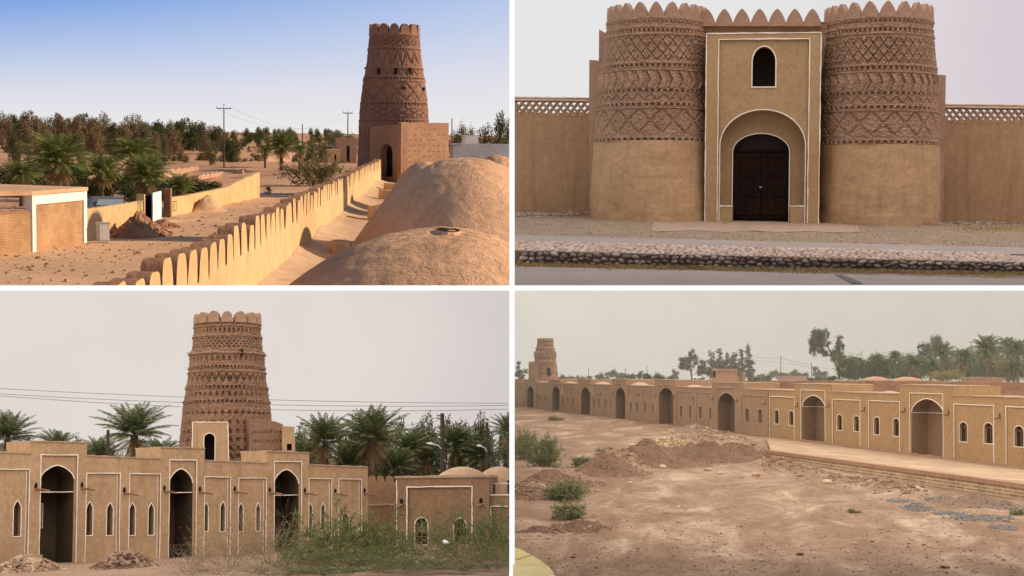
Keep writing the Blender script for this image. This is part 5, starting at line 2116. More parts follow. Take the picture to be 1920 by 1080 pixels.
    palm(60, 872, 37, 60, 'low dark palm behind the first raised arch block', 2, 17)
    palm(610, 828, 36, 72, 'round headed date palm first to the right of the tower', 0, 6)
    palm(697, 822, 36.6, 84, 'tallest date palm right of the tower with an upright spear of fronds', 0, 7)
    palm(765, 845, 38, 58, 'smaller date palm between the tallest right hand palm and the dark lamp pole', 1, 8)
    palm(852, 835, 39, 62, 'yellowish date palm behind the dark lamp pole', 2, 9)
    palm(955, 812, 37, 52, 'date palm cut by the edge beyond the second lamp pole', 0, 10)
    palm(650, 872, 37, 62, 'low palm below the two big palms, over the arcade end', 2, 11)
    palm(740, 880, 37.4, 62, 'bright low palm rising behind the rounded teeth of the recessed wall', 1, 12)
    palm(578, 858, 38, 56, 'low palm squeezed between the corner turret and the round headed palm', 2, 13)
    palm(800, 862, 38.5, 54, 'low palm in the thicket under the curved street lamp', 1, 14)
    palm(905, 858, 38.6, 56, 'low palm in the thicket above the twin domes', 2, 15)
    lg = leaf_mat('thicket_leaf', (0.10, 0.115, 0.04), (0.03, 0.04, 0.015), (0.17, 0.17, 0.07))
    cb = [crown_mesh('crown', lg, 60 + v, blob_set(70 + v, 22, .42, .12, .84, .17), 3600, .028) for v in range(2)]
    barkm = mud('thicket_bark', (0.14, 0.09, 0.06), (0.08, 0.05, 0.03), 4, .6)
    TK = trunk_mesh('trunk', barkm, 15, .35, .03)
    for i, (x, yt, w) in enumerate(((560, 820, 70), (640, 815, 90), (710, 808, 90), (770, 812, 80), (690, 830, 70), (845, 796, 100), (900, 800, 80), (590, 812, 80), (670, 806, 90), (745, 800, 90), (800, 800, 90), (0, 850, 70), (50, 846, 70), (100, 850, 70), (150, 845, 70), (205, 848, 66), (262, 845, 70), (318, 850, 60), (560, 836, 60), (600, 842, 74), (660, 838, 76), (720, 832, 90), (775, 826, 90), (820, 820, 100), (870, 812, 100), (915, 815, 60), (945, 822, 30))):
        c_ = P.D(x, 900, 39.5 + (i % 3) * .4)
        gz_ = P.gz(c_.x, c_.y)
        z_t = P.D(x, yt, c_.y).z
        t_ = thing('thicket_bush', 'dense dark bush filling the gaps under the grove palms behind the arcade', 'bush', P, (c_.x, c_.y, gz_), i * 1.1, 'dark bushes under the grove palms', (w * c_.y / F * 1.0, .9, (z_t - gz_) * 1.18))
        part('crown', cb[i % 2], t_)
        part('trunk', TK, t_)

    # --- poles, street lamps and wires
    pm = flat_mat('dark_timber', (0.055, 0.035, 0.027), .85, 0, .3)
    gal = flat_mat('lamp_grey', (0.55, 0.58, 0.62), .4, .2, .05)
    def pole(x, yt, w, lab, Y, lamp=None, caps=False):
        q = P.D(x, 900, Y)
        gz_ = P.gz(q.x, q.y)
        zt = P.top(q, yt) - gz_
        k_ = Y / F
        t_ = thing('utility_pole', lab, 'utility pole', P, (q.x, q.y, gz_))
        mb_ = MB()
        mb_.tube([(0, 0, -.1), (0, 0, zt)], [w * k_ * .62, w * k_ * .5], 8)
        mb_.build('post', pm, t_)
        if caps:
            for dz in (4, 10):
                mb_ = MB()
                mb_.tube([(-w * k_ * .5, 0, zt - dz * k_), (-w * k_ * 1.2, 0, zt - dz * k_), (-w * k_ * 1.2, 0, zt - (dz - 2) * k_)], [1.0 * k_] * 3, 6)
                mb_.build('insulator', pm, t_)
        if lamp:
            dx, yl = lamp
            zl = P.top(q, yl) - gz_
            mb_ = MB()
            pts_ = [(0, -.02, zl - 12 * k_), (dx * .25 * k_, -.03, zl - 4 * k_), (dx * .55 * k_, -.03, zl - 1 * k_)]
            mb_.tube(pts_, .9 * k_, 6)
            ar = mb_.build('lamp_arm', gal, t_)
            mb_ = MB()
            mb_.tube([(dx * .5 * k_, -.03, zl - 1.2 * k_), (dx * .72 * k_, -.03, zl + .3 * k_), (dx * 1.0 * k_, -.03, zl + .6 * k_)], [1.2 * k_, 2.4 * k_, 1.2 * k_], 8)
            mb_.build('lamp_head', gal, ar)
    pole(830, 775, 8, 'thick dark wooden pole with a curved street lamp over the thicket', 31, (-30, 832), True)
    pole(914, 792, 6.0, 'thinner dark pole with a small lamp near the edge palm', 32, (-20, 836))
    pole(201, 806, 6, 'short dark wooden pole among the palms left of the tower', 33)
    wm = flat_mat('black_wire', (0.16, 0.15, 0.15))
    for (ya, yb, yc, lab) in ((727, 747, 754, 'uppermost overhead wire crossing the pale sky behind the tower'), (737, 756.5, 758, 'middle overhead wire crossing the pale sky behind the tower'), (741, 765.5, 765, 'lowest overhead wire crossing the pale sky behind the tower')):
        mb = MB()
        pts = []
        for i in range(41):
            x = -20 + 973 * i / 40
            f = (x - 10) / 945
            y = ya * (1 - f) * (1 - 2 * f) + 4 * yb * f * (1 - f) + yc * f * (2 * f - 1)
            pts.append(P.D(x, y + 2, 41.5))
        mb.tube(pts, .0065, 4)
        tag(mb.build('overhead_wire', wm, None, P, pts[0]), lab, 'wire')
    for (y0, y1, lab) in ((780, 801, 'upper thin cable running down from the lamp pole to the tall palm'), (786, 812, 'lower thin cable running down from the lamp pole into the palms')):
        a_, b_ = P.D(827, y0, 31), P.D(728, y1, 36)
        mb = MB()
        mb.tube([a_.lerp(b_, i / 8) - Vector((0, 0, .05 * (1 - (i / 4 - 1) ** 2))) for i in range(9)], .005, 4)
        tag(mb.build('cable', wm, None, P, a_), lab, 'wire')

    # --- bushes in front
    fol = [leaf_mat('bush_leaf', (0.15, 0.18, 0.06), (0.065, 0.085, 0.03), (0.24, 0.26, 0.10), .35), leaf_mat('dry_bush_leaf', (0.24, 0.20, 0.10), (0.13, 0.105, 0.05), (0.34, 0.27, 0.15), .3)]
    tw_d = flat_mat('dry_twig', (0.25, 0.185, 0.12), .9, 0, .3)
    tw_g = flat_mat('green_twig', (0.16, 0.13, 0.07), .9, 0, .3)
    kinds = {}
    for kd, (n, ln, lf, f_, tmx, th) in {'dry': (26, 1300, .018, 1, tw_d, .0055), 'green': (24, 6200, .028, 0, tw_g, .006), 'mid': (26, 2700, .024, 0, tw_d, .006)}.items():
        mb, V, Q = twig_bush({'dry': 3, 'green': 4, 'mid': 5}[kd], n, 1.0, .95, ln, lf, th, .75)
        me = bpy.data.meshes.new('twigs')
        me.from_pydata([tuple(v) for v in mb.v], [], mb.f)
        me.materials.append(tmx)
        hm = sorted(v[2] for v in V)[int(len(V) * .985)]
        rm = sorted(abs(v[0]) for v in V)[int(len(V) * .95)]
        kinds[kd] = (me, mesh_np('foliage', V, Q, fol[f_]), hm, rm)
    for i, (x, yt, w, Y, kd, lab) in enumerate((
            (430, 962, 130, 18.6, 'dry', 'pale dry twiggy bush in front of the second arch'), (505, 940, 110, 19.2, 'dry', 'tall leafless bush before the third arch of the arcade'),
            (358, 1010, 80, 18.2, 'dry', 'small straw coloured dry bush between the earth clods and the second arch'), (550, 985, 80, 18.0, 'mid', 'thin half green bush below the third arch'),
            (650, 950, 150, 18.4, 'green', 'large leafy green bush in front of the last pointed window of the arcade'), (585, 1015, 110, 17.0, 'green', 'low green bush in front of the foot of the third arch'),
            (730, 1010, 130, 17.2, 'green', 'low spreading green bush before the recessed wall'), (805, 985, 130, 18.0, 'mid', 'loose olive bush under the first round headed window'),
            (875, 945, 170, 18.4, 'mid', 'big loose olive bush covering the second round headed window'), (935, 955, 130, 17.4, 'green', 'green bush at the edge before the low side building'),
            (840, 1030, 150, 16.4, 'mid', 'wide low bush spread along the front below the panelled building'), (690, 1035, 130, 16.2, 'mid', 'low olive bush along the front in the middle of the bushes'),
            (480, 1035, 120, 16.6, 'dry', 'low dry brush along the front beside the clod heap'), (925, 1030, 120, 16.0, 'mid', 'low bush at the front corner nearest the edge'), (770, 1045, 120, 15.8, 'green', 'small fresh green bush at the very front'),
            (600, 1045, 110, 15.9, 'dry', 'tangle of dry twigs at the front between the green bushes'),
            (715, 975, 120, 18.8, 'green', 'taller green bush in front of the set back wall with rounded teeth'), (640, 1030, 140, 16.6, 'green', 'bright green front bush under the tall leafy one'), (560, 1040, 120, 16.3, 'mid', 'low olive front bush under the third arch, beside dry brush'),
            (880, 1010, 150, 17.0, 'mid', 'dense olive bush before the foot of the second round headed window'), (945, 1000, 90, 16.8, 'mid', 'olive bush hugging the edge under the twin domes'), (420, 1045, 120, 16.2, 'dry', 'low straw coloured brush at the front below the second arch'),
            (350, 1050, 100, 16.4, 'dry', 'thin dry brush beside the heap of earth clods'), (740, 1058, 150, 15.2, 'mid', 'ground hugging olive bush at the bottom of the view'), (880, 1055, 160, 15.3, 'green', 'ground hugging green bush at the bottom of the view'),
            (520, 1060, 150, 15.4, 'mid', 'ground hugging half dry bush at the bottom of the view'), (620, 1062, 130, 15.2, 'green', 'small ground hugging fresh bush at the bottom of the view'))):
        b_ = P.D(x, 1085, Y)
        gz_ = P.gz(b_.x, b_.y)
        zt = P.D(x, yt, Y).z - gz_
        R_ = w * .58 * Y / F
        hm, rm = kinds[kd][2:]
        t_ = thing('bush', lab, 'bush', P, (b_.x, b_.y, gz_), 0, None, (R_ / rm * (-1 if i % 2 else 1), min(R_, .8) / rm, zt / hm))
        part('twigs', kinds[kd][0], t_)
        part('foliage', kinds[kd][1], t_)
    # a scrap of white plastic caught in the bush
    bm = bmesh.new()
    bmesh.ops.create_icosphere(bm, subdivisions=3, radius=.03)
    for v in bm.verts:
        v.co *= 1 + .7 * noise.noise(v.co * 30)
        v.co.z *= .7
    me = bpy.data.meshes.new('plastic_scrap')
    bm.to_mesh(me)
    bm.free()
    me.materials.append(flat_mat('white_plastic', (.8, .78, .74), .5))
    q = P.D(835, 1016, 16.9)
    o_ = bpy.data.objects.new('plastic_scrap', me)
    C.objects.link(o_)
    o_.matrix_world = P.M @ Matrix.Translation(q)
    tag(o_, 'crumpled scrap of white plastic caught in the bushes before the panelled building', 'litter')


build_arcade()


# =================================================================== the dusty courtyard and its long arcade
def build_courtyard():
    P = BR
    r = random.Random(29)
    A, B = P.D(970, 761.5, 60), P.D(1910, 880, 28)
    P.plane(A, B, P.D(1430, 1078, 14.5))
    plane_z = P.gz
    ground_z = lambda x, y: min(plane_z(x, y), .44 + .002 * min(y, 90))
    old = mud('weathered_plaster', (0.335, 0.212, 0.132), (0.275, 0.17, 0.104), 1.6, 0.4, 0.2, 40, (0.38, 0.26, 0.175), 0.3, (0.21, 0.125, 0.08), 0.008, 0.3, 8)
    new = mud('fresh_plaster', (0.375, 0.235, 0.118), (0.325, 0.20, 0.098), 1.8, 0.35, 0.15, 50, (0.47, 0.31, 0.17), 0.1, (0.33, 0.19, 0.09), 0.006, 0.1, 8)
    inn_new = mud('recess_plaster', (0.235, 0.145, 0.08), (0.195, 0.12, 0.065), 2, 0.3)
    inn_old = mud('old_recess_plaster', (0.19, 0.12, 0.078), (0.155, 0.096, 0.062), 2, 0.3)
    white = flat_mat('chalk_line', (0.74, 0.66, 0.57), .85, 0, .1, 10)
    pale = flat_mat('faded_line', (0.46, 0.33, 0.235), .85, 0, .15, 10)
    cop = mud('brick_coping', (0.42, 0.28, 0.19), (0.30, 0.19, 0.125), 4, .8, .3, 40)
    rear = mud('rear_wall_mud', (0.30, 0.155, 0.09), (0.23, 0.115, 0.065), 1.2, .8, .2, 30, (.36, .2, .12), .4, (.17, .085, .05), .02)
    domem = mud('roof_dome_mud', (0.44, 0.31, 0.21), (0.37, 0.255, 0.17), 2, .5)
    wood = flat_mat('spout_wood', (0.22, 0.105, 0.055), .8, 0, .3, 20)
    frame_w = flat_mat('window_wood', (0.15, 0.06, 0.025), .7, 0, .3, 20)
    dark = flat_mat('window_dark', (0.02, 0.013, 0.01))
    W = Wall(P, A, B)
    S = W.S
    topy = lambda x: 716 + (x - 965) * 30 / 945
    basey = lambda x: 761 + (x - 965) * 119 / 945

    def section(name, lab, x0, x1, blocks, panels, arches, wins, spouts, mat, inner, trim, depth, tw_, rec):
        o = P.D((x0 + x1) / 2, basey((x0 + x1) / 2), (A + (B - A) * (((x0 + x1) / 2 - 970) / 940)).y)
        q0 = S((x0 + x1) / 2, basey((x0 + x1) / 2))
        o = W.p(q0)
        t = thing(name, lab, 'arcade', P, o)
        out = [(S(x0, topy(x0))[0], S(x0, basey(x0))[1] - .25), S(x0, topy(x0))]
        for b0, b1, y0, y1 in blocks:
            out += [S(b0, topy(b0)), (S(b0, topy(b0))[0], S(b0, y0)[1]), (S(b1, topy(b1))[0], S(b1, y1)[1]), S(b1, topy(b1))]
        out += [S(x1, topy(x1)), (S(x1, topy(x1))[0], S(x1, basey(x1))[1] - .25)]
        mid = lambda x: (topy(x) + basey(x)) / 2
        sx = lambda x: S(x, mid(x))[0]
        holes = []
        wall, tr = MB(), MB()
        for (f0, f1, yt, a0, a1, ya, ys) in arches:
            zb = S((f0 + f1) / 2, basey((f0 + f1) / 2))[1] + .005
            zt = S((a0 + a1) / 2, ya)[1]
            zs = S((a0 + a1) / 2, ys)[1]
            ft = S((f0 + f1) / 2, yt)[1]
            f = [(sx(f0), zb), (sx(f0), ft), (sx(f1), ft), (sx(f1), zb)]
            s0, s1 = max(sx(a0), f[0][0] + .006), min(sx(a1), f[2][0] - .006)
            a_ = arch((s0, zb + .004, s1, zt), (zs - zb) / (zt - zb), 14, .25)
            holes.append(f)
            face(wall, W, f, -.015, [a_])
            reveal(wall, W, f, 0, -.015)
            mb = MB()
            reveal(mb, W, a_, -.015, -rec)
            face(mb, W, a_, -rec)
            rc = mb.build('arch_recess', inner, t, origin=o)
            zl = zs - .01
            ribbon(tr, W, dense([f[0], f[1], f[2], f[3]], .3), tw_, -.003, .008, jit=.2)
            ribbon(tr, W, a_[1:-1], tw_ * 1.1, -.018, .01)
            if depth > 1:
                mb = MB()
                ribbon(mb, W, dense([(a_[0][0] + .005, zl), (a_[-1][0] - .005, zl)], .1), tw_ * .9, -rec + .002, .012, jit=.3)
                solid(mb, W, rect((a_[1][0] - .01, zl - tw_ * .45, a_[1][0] + .008, zl + tw_ * .45)), -.02, -rec + .002)
                w_ = a_[-1][0] - a_[0][0]
                zc = zb + (zl - zb) * .42
                h_ = (zl - zb) * .34
                ribbon(mb, W, rect((a_[0][0] + w_ * .52, zc, a_[0][0] + w_ * .80, zc + h_)), tw_ * .7, -rec + .002, .008, True)
                mb.build('recess_lines', trim, rc, origin=o)
        for (p0, p1, yt) in panels:
            xm = (p0 + p1) / 2
            zb = S(xm, basey(xm))[1] + .004
            zt = S(xm, yt)[1]
            f = [(sx(p0), zb), (sx(p0), zt), (sx(p1), zt), (sx(p1), zb)]
            holes.append(f)
            hs = []
            for (w0, w1, y0, y1) in wins:
                if p0 - 1 < w0 and w1 < p1 + 1:
                    q = (sx(w0), S((w0 + w1) / 2, y1)[1], sx(w1), S((w0 + w1) / 2, y0)[1])
                    q = (max(q[0], f[0][0] + .008), q[1], min(q[2], f[2][0] - .008), q[3])
                    h_ = arch(q, .80, 8, .3)
                    hs.append(h_)
                    dw = .07
                    reveal(wall, W, h_, -.015, -dw)
                    mb = MB()
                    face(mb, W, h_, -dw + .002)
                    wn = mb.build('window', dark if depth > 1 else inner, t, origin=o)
                    mb = MB()
                    ribbon(mb, W, h_, tw_ * .9, -.017, .006, True)
                    mb.build('window_trim', trim, wn, origin=o)
                    if depth > 1:
                        mb = MB()
                        c_ = (q[0] + q[2]) / 2
                        ribbon(mb, W, [(c_, q[1]), (c_, q[3] - .01)], .03, -dw + .003, .01)
                        ribbon(mb, W, [(q[0], q[1] + (q[3] - q[1]) * .75), (q[2], q[1] + (q[3] - q[1]) * .75)], .025, -dw + .003, .012)
                        mb.build('window_frame', frame_w, wn, origin=o)
            face(wall, W, f, -.015, hs)
            reveal(wall, W, f, 0, -.015)
            ribbon(tr, W, dense([f[0], f[1], f[2], f[3]], .3), tw_, -.003, .008, jit=.2)
        face(wall, W, out, 0, holes)
        for i in range(len(out) - 1):
            reveal(wall, W, [out[i], out[i + 1]], 0, -.9, False)
        face(wall, W, out, -.9)
        wall.build('wall', mat, t, origin=o)
        tr.build('trim_lines', trim, t, origin=o)
        mb = MB()
        for a, b in zip(out[1:-1], out[2:-1]):
            if abs(a[0] - b[0]) < .02:
                continue
            n = max(3, int(abs(b[0] - a[0]) / .08))
            up = []
            for i in range(n + 1):
                f = i / n
                up.append((a[0] + (b[0] - a[0]) * f, a[1] + (b[1] - a[1]) * f + .012 + .010 * noise.noise(Vector((i * .9, a[0], 0)))))
            lo = [(s, a[1] + (b[1] - a[1]) * i / n - .006) for i, (s, z) in enumerate(up)]
            solid(mb, W, [lo[0]] + up + lo[::-1][:-1], .012, -.92)
        mb.build('coping', cop, t, origin=o)
        for (x, y) in spouts:
            spout(P, W, x, y, wood, dark, t, o, .10, .02, .02)
        return t
    section('arcade_building', 'weathered brown far section of the long arcade receding towards the small tower, six arches', 963, 1440,
            [(983, 1004, 713, 713), (1029, 1050, 712, 712.5), (1084, 1108, 712, 712), (1147, 1174, 711, 711.5), (1227, 1266, 712, 713), (1335, 1394, 717.5, 718)],
            [(1005, 1015.5, 723.5), (1017.5, 1028, 724), (1051.5, 1066, 725), (1069, 1083, 725.5), (1109, 1125, 726), (1130, 1146, 726.5), (1177, 1196.5, 728.5), (1203, 1226, 729.5), (1268, 1296.5, 733.5), (1305, 1334, 736), (1389.5, 1433, 741)],
            [(986, 1001, 718.5, 988, 999.5, 723, 733), (1033, 1049.5, 718.5, 1035, 1049, 724, 735), (1087, 1107, 718, 1089, 1105.5, 725, 738), (1152, 1173, 718.5, 1154, 1171.5, 725.5, 740), (1233, 1263, 721.5, 1235, 1261.5, 726, 742), (1343.5, 1378.5, 727, 1345.5, 1377.5, 736, 754)],
            [(1006.5, 1009, 738, 752), (1011.5, 1014, 738, 752.5), (1019, 1021.5, 739, 753), (1024, 1026.5, 739.5, 754), (1054, 1057, 743, 759), (1062, 1065, 743, 759.5), (1072, 1075, 744, 760), (1080, 1083, 744, 760.5),
             (1111.5, 1115, 747, 765), (1121, 1124.5, 747, 766), (1133, 1136.5, 748, 766), (1143, 1146, 748, 767), (1180, 1184, 753, 771), (1192, 1196, 753, 772), (1206.5, 1210.5, 754, 774), (1222, 1226, 755, 775),
             (1273.5, 1278.5, 759.5, 782), (1291, 1296, 760.5, 784), (1309.5, 1315, 761.5, 785.5), (1329, 1334, 763, 787), (1396, 1404, 765, 791.5), (1420, 1428, 766.5, 794)],
            [(1127, 739), (1150, 738), (1199, 741), (1229, 743), (1264, 745), (1300, 747), (1338, 748.5), (1382, 753), (1436, 757), (1086, 737), (1110, 738)], old, inn_old, pale, 1, .011, .32)
    section('arcade_building', 'freshly plastered ochre section of the long arcade with white lines and two arches', 1441.5, 1935,
            [(1490, 1560, 719.5, 721.5), (1687, 1788.5, 721.5, 724.5)],
            [(1443, 1489.5, 744), (1561, 1613, 749.5), (1629, 1687, 752), (1789, 1863.5, 759), (1886.5, 1932, 763)],
            [(1501.5, 1547, 731.5, 1503, 1546, 741, 762.5), (1706, 1768.5, 737.5, 1708, 1768, 747, 774)],
            [(1450.5, 1459.5, 767.5, 795), (1478, 1487, 769.5, 797.5), (1568, 1578, 776.5, 807), (1599.5, 1610, 779, 809), (1637, 1648, 781, 815), (1673, 1685, 783.5, 818), (1797, 1812.5, 790.5, 828.5), (1843.5, 1860.5, 792, 832), (1900, 1918, 798, 838)],
            [(1496, 761.5), (1555, 762), (1621, 769.5), (1697, 771.5), (1779, 777), (1875, 783)], new, inn_new, white, 2, .014, .32)

    # low domes on the roof behind the parapet
    for i, (x, hw, yt, back) in enumerate(((1458, 26, 733.5, 1.0), (1484, 20, 735.5, 1.3), (1582, 22, 734, 1.0), (1622, 36, 736, .9), (1668, 34, 734, 1.0), (1830, 50, 741, .9), (1893, 36, 744, 1.0), (1400, 22, 729, 1.1), (1425, 20, 731, 1.2), (1302, 32, 722.5, 1.1), (1070, 18, 716.5, 1.5), (1016, 12, 716.5, 1.5), (1130, 22, 717, 1.5), (1200, 24, 717.8, 1.3))):
        q = W.p(S(x, yt))
        Yq = q.y + (hw * q.y / F + .12) / .40
        top = P.D(x, yt - 1.2, Yq)
        hw_ = hw * Yq / F
        h_ = hw_ * .42
        rows = []
        for a in range(13):
            u = a / 12
            rows.append([(top.x + hw_ * u * math.cos(b * PI / 18), top.y + hw_ * .8 * u * math.sin(b * PI / 18), top.z - h_ * u ** 2 - (.3 if a == 12 else 0)) for b in range(37)])
        tag(MB().grid(rows).build('roof_dome', domem, None, P, top, True), 'low smooth mud dome showing over the roof edge of the long arcade', 'dome', 'low domes on the arcade roofs')

    # --- ground
    m, nt, bs = new_mat('courtyard_earth')
    tc = nt.nodes.new('ShaderNodeTexCoord')
    mp = nt.nodes.new('ShaderNodeMapping')
    mp.inputs['Rotation'].default_value = (0, 0, math.radians(32))
    mp.inputs['Scale'].default_value = (1.1, .34, 1)
    nt.links.new(tc.outputs['Object'], mp.inputs[0])
    n1 = nd(nt, 'ShaderNodeTexNoise', Scale=1.5, Detail=9.0, Roughness=.68, Distortion=.6)
    nt.links.new(mp.outputs[0], n1.inputs['Vector'])
    col = ramp(nt, n1.outputs[0], [(.34, (.205, .122, .078)), (.47, (.27, .168, .112)), (.56, (.34, .228, .16)), (.66, (.48, .355, .268))])
    n2 = nd(nt, 'ShaderNodeTexNoise', Scale=9.0, Detail=8.0, Roughness=.75)
    nt.links.new(tc.outputs['Object'], n2.inputs['Vector'])
    col = mixc(nt, 1.0, col, ramp(nt, n2.outputs[0], [(.3, (.70, .68, .66)), (.7, (1.15, 1.15, 1.15))]), 'MULTIPLY')
    n3 = nd(nt, 'ShaderNodeTexNoise', Scale=48.0, Detail=3.0, Roughness=.7)
    nt.links.new(tc.outputs['Object'], n3.inputs['Vector'])
    col = mixc(nt, ramp(nt, n3.outputs[0], [(.62, (0, 0, 0)), (.70, (.5, .5, .5))]), col, (.13, .075, .05))
    nt.links.new(col, bs.inputs['Base Color'])
    bp = nd(nt, 'ShaderNodeBump', Strength=1.0, Distance=.035)
    nt.links.new(n2.outputs[0], bp.inputs['Height'])
    nt.links.new(bp.outputs[0], bs.inputs['Normal'])
    earth = m
    # ridges of tipped earth, given by picture points and half widths
    ridges = [([(975, 925), (1040, 900), (1130, 882), (1230, 868)], .26, .10), ([(1150, 880), (1240, 862), (1330, 856), (1410, 852)], .34, .17), ([(1010, 1000), (1080, 992), (1130, 994)], .17, .05), ([(1440, 868), (1485, 880), (1520, 890)], .2, .10),
              ([(1560, 900), (1640, 906), (1700, 916)], .12, .05), ([(1150, 862), (1220, 840), (1300, 822), (1370, 830)], .5, .06)]
    rp = [([P.G(*q) for q in pts], w, h) for pts, w, h in ridges]

    def bump(x, y):
        z = 0
        for pts, w, h in rp:
            best = 9e9
            for a, b in zip(pts[:-1], pts[1:]):
                dx, dy = b.x - a.x, b.y - a.y
                t = max(0, min(1, ((x - a.x) * dx + (y - a.y) * dy) / (dx * dx + dy * dy)))
                ex, ey = x - a.x - t * dx, (y - a.y - t * dy) * .45
                best = min(best, ex * ex + ey * ey)
            g = math.exp(-best / (w * w))
            if g > .02:
                z += h * g * (1 + .6 * noise.noise(Vector((x * 2.4, y * 1.4, 0)))) + .035 * g * noise.noise(Vector((x * 7, y * 5, 3))) + .022 * g * noise.noise(Vector((x * 17, y * 12, 5)))
        z += .02 * noise.noise(Vector((x * .8, y * .5, 1))) + .008 * noise.noise(Vector((x * 4, y * 2.5, 1)))
        return z
    gz = lambda x, y: ground_z(x, y) + bump(x, y)
    rows = []
    for i in range(330):
        v = i / 329
        Y = 13.6 * (188 / 13.6) ** (v ** 1.5)
        row = []
        for j in range(300):
            px = 961.5 + (2150 - 961.5) * (j / 299) ** 1.1
            q = P.D(px, 900, Y)
            row.append((q.x, q.y, gz(q.x, q.y)))
        rows.append(row)
    tag(MB().grid(rows).build('ground', earth, None, P, (0, 15, 0), True), kind='structure')

    # --- raised brick walk along the fresh section
    bm_side = brick_mat('walk_brick', (.42, .255, .135), (.30, .165, .085), (.50, .38, .26), .17, .045, 3.0, 'x', .8, .016, .01)
    bm_top = brick_mat('walk_paving', (.43, .30, .20), (.38, .26, .17), (.35, .24, .165), .12, .12, 2.0, 'top', .2, .006, .004)
    edge = mud('edge_brick', (.40, .235, .155), (.32, .18, .115), 4, .5, .3, 60)
    fx = [1432 + i * 12 for i in range(43)]
    # front line straight in plan between two ground points
    Fa, Fb = P.G(1434, 858), P.G(1925, 941)
    Wf = Wall(P, Fa, Fb)
    o = (Fa + Fb) / 2
    t = thing('brick_walk', 'raised brick walkway with pale paved top along the freshly plastered arcade', 'walkway', P, o)
    za, zb_ = Wf.S(1436, 843.5)[1], Wf.S(1910, 906)[1]
    sa, sb = Wf.S(1436, 848)[0], Wf.S(1925, 925)[0]
    zt = lambda s: za + (zb_ - za) * (s - sa) / (sb - sa)
    mb = MB()
    front = [(s, 0) for s in np.linspace(sa, sb, 50)]
    rowb = [Wf.p((s, -.15), 0) for s, _ in front]
    rowt = [Wf.p((s, zt(s) - .055), 0) for s, _ in front]
    mb.grid([rowb, rowt])
    mb.add([Wf.p((sa, -.15)), Wf.p((sa, zt(sa) - .055)), Wf.p((sa, zt(sa) - .055), -1.4), Wf.p((sa, -.15), -1.4)], [(0, 1, 2, 3)])
    # object-space axes for the brick courses: own frame
    side = mb.build('brick_side', bm_side, t, origin=o)
    mb = MB()
    solid(mb, Wf, [(sa, zt(sa) - .06), (sa, zt(sa)), (sb, zt(sb)), (sb, zt(sb) - .06)], .012, -.1)
    mb.build('edge_course', edge, t, origin=o)
    mb = MB()
    back = []
    for i, (s, _) in enumerate(front):
        x = 1436 + (1925 - 1436) * i / 49
        sb_ = S(x, basey(x) - 1)
        q = W.p((sb_[0], sb_[1]), .004)
        back.append(q)
    mb.grid([[Wf.p((s, zt(s) + .002), -.09) for s, _ in front], [Wf.p((s, zt(s) + .002), -.09).lerp(b_, .5) for (s, _), b_ in zip(front, back)], back])
    mb.build('paved_top', bm_top, t, origin=o)
    mb = MB()
    ribbon(mb, W, dense([S(x, basey(x) - 3.2) for x in (1500, 1930)], .06), .05, .002, .012, jit=.1)
    mb.build('brick_skirting', edge, t, origin=o)

    # --- rubble, gravel
    def stonemat(n, st):
        m_, nt_, b_ = new_mat(n)
        g_ = nt_.nodes.new('ShaderNodeNewGeometry')
        nt_.links.new(ramp(nt_, g_.outputs['Random Per Island'], st), b_.inputs['Base Color'])
        return m_
    yb = stonemat('yellow_brickbats', [(0, (.28, .17, .10)), (.5, (.44, .30, .18)), (1, (.56, .42, .28))])
    bb = stonemat('earth_clods', [(0, (.17, .10, .065)), (.6, (.27, .165, .11)), (1, (.38, .26, .185))])
    gg = stonemat('grey_gravel', [(0, (.13, .11, .105)), (.5, (.22, .19, .18)), (1, (.34, .30, .285))])
    gcore = mud('gravel_core', (.20, .165, .15), (.155, .125, .11), 20, 1, .4, 90, (.3, .26, .24), dist=.01)
    bcore = mud('earth_core', (.25, .165, .115), (.19, .12, .085), 10, 1, .3, 60, (.3, .2, .15), dist=.01)

    def pile(name, lab, cat, spots, core, sm, n, s0, s1, box=True):
        q0 = P.G(spots[0][0], spots[0][1])
        mb = MB()
        for (x, y, rw, rd, h) in spots:
            q = P.G(x, y)
            heap(mb, P, q.x, q.y, rw * q.y / F, rd, h, x * .013, 30, .28, gz)
        o_ = mb.build(name, core, None, P, q0, True)
        tag(o_, lab, cat)
        ps, ss = [], []
        for (x, y, rw, rd, h) in spots:
            q = P.G(x, y)
            rx = rw * q.y / F
            for i in range(int(n / len(spots))):
                a_, d_ = r.uniform(0, 2 * PI), math.sqrt(r.random()) * 1.08
                px_, py_ = q.x + rx * d_ * math.cos(a_), q.y + rd * d_ * math.sin(a_)
                ps.append((px_, py_, gz(px_, py_) + h * (.5 + .5 * math.cos(PI * min(1, d_))) * r.uniform(.9, 1.1) + .004))
                ss.append(r.uniform(s0, s1))
        mb = MB()
        scatter_stones(mb, ps, ss, 77, box)
        k = mb.build('pieces', sm, o_, origin=q0)
        k['kind'] = 'stuff'
    pile('brick_heap', 'long heap of pale yellow brick rubble in front of the weathered arches', 'heap', [(1305, 812, 62, 1.6, .16), (1240, 836, 42, 1.2, .07), (1370, 822, 44, 1.1, .08), (1345, 806, 30, 1.0, .14), (1190, 846, 34, .7, .03)], bcore, yb, 1300, .014, .04)
    pile('gravel_heap', 'small grey gravel mound lying by itself before the brick walkway', 'heap', [(1720, 952, 29, .45, .055), (1690, 940, 24, .25, .015)], gcore, gg, 700, .004, .011)
    pile('gravel_heap', 'larger brown grey gravel mound against the end of the brick walkway', 'heap', [(1828, 945, 64, .55, .12), (1770, 938, 34, .4, .05), (1885, 950, 30, .4, .06)], bcore, gg, 1000, .004, .012)
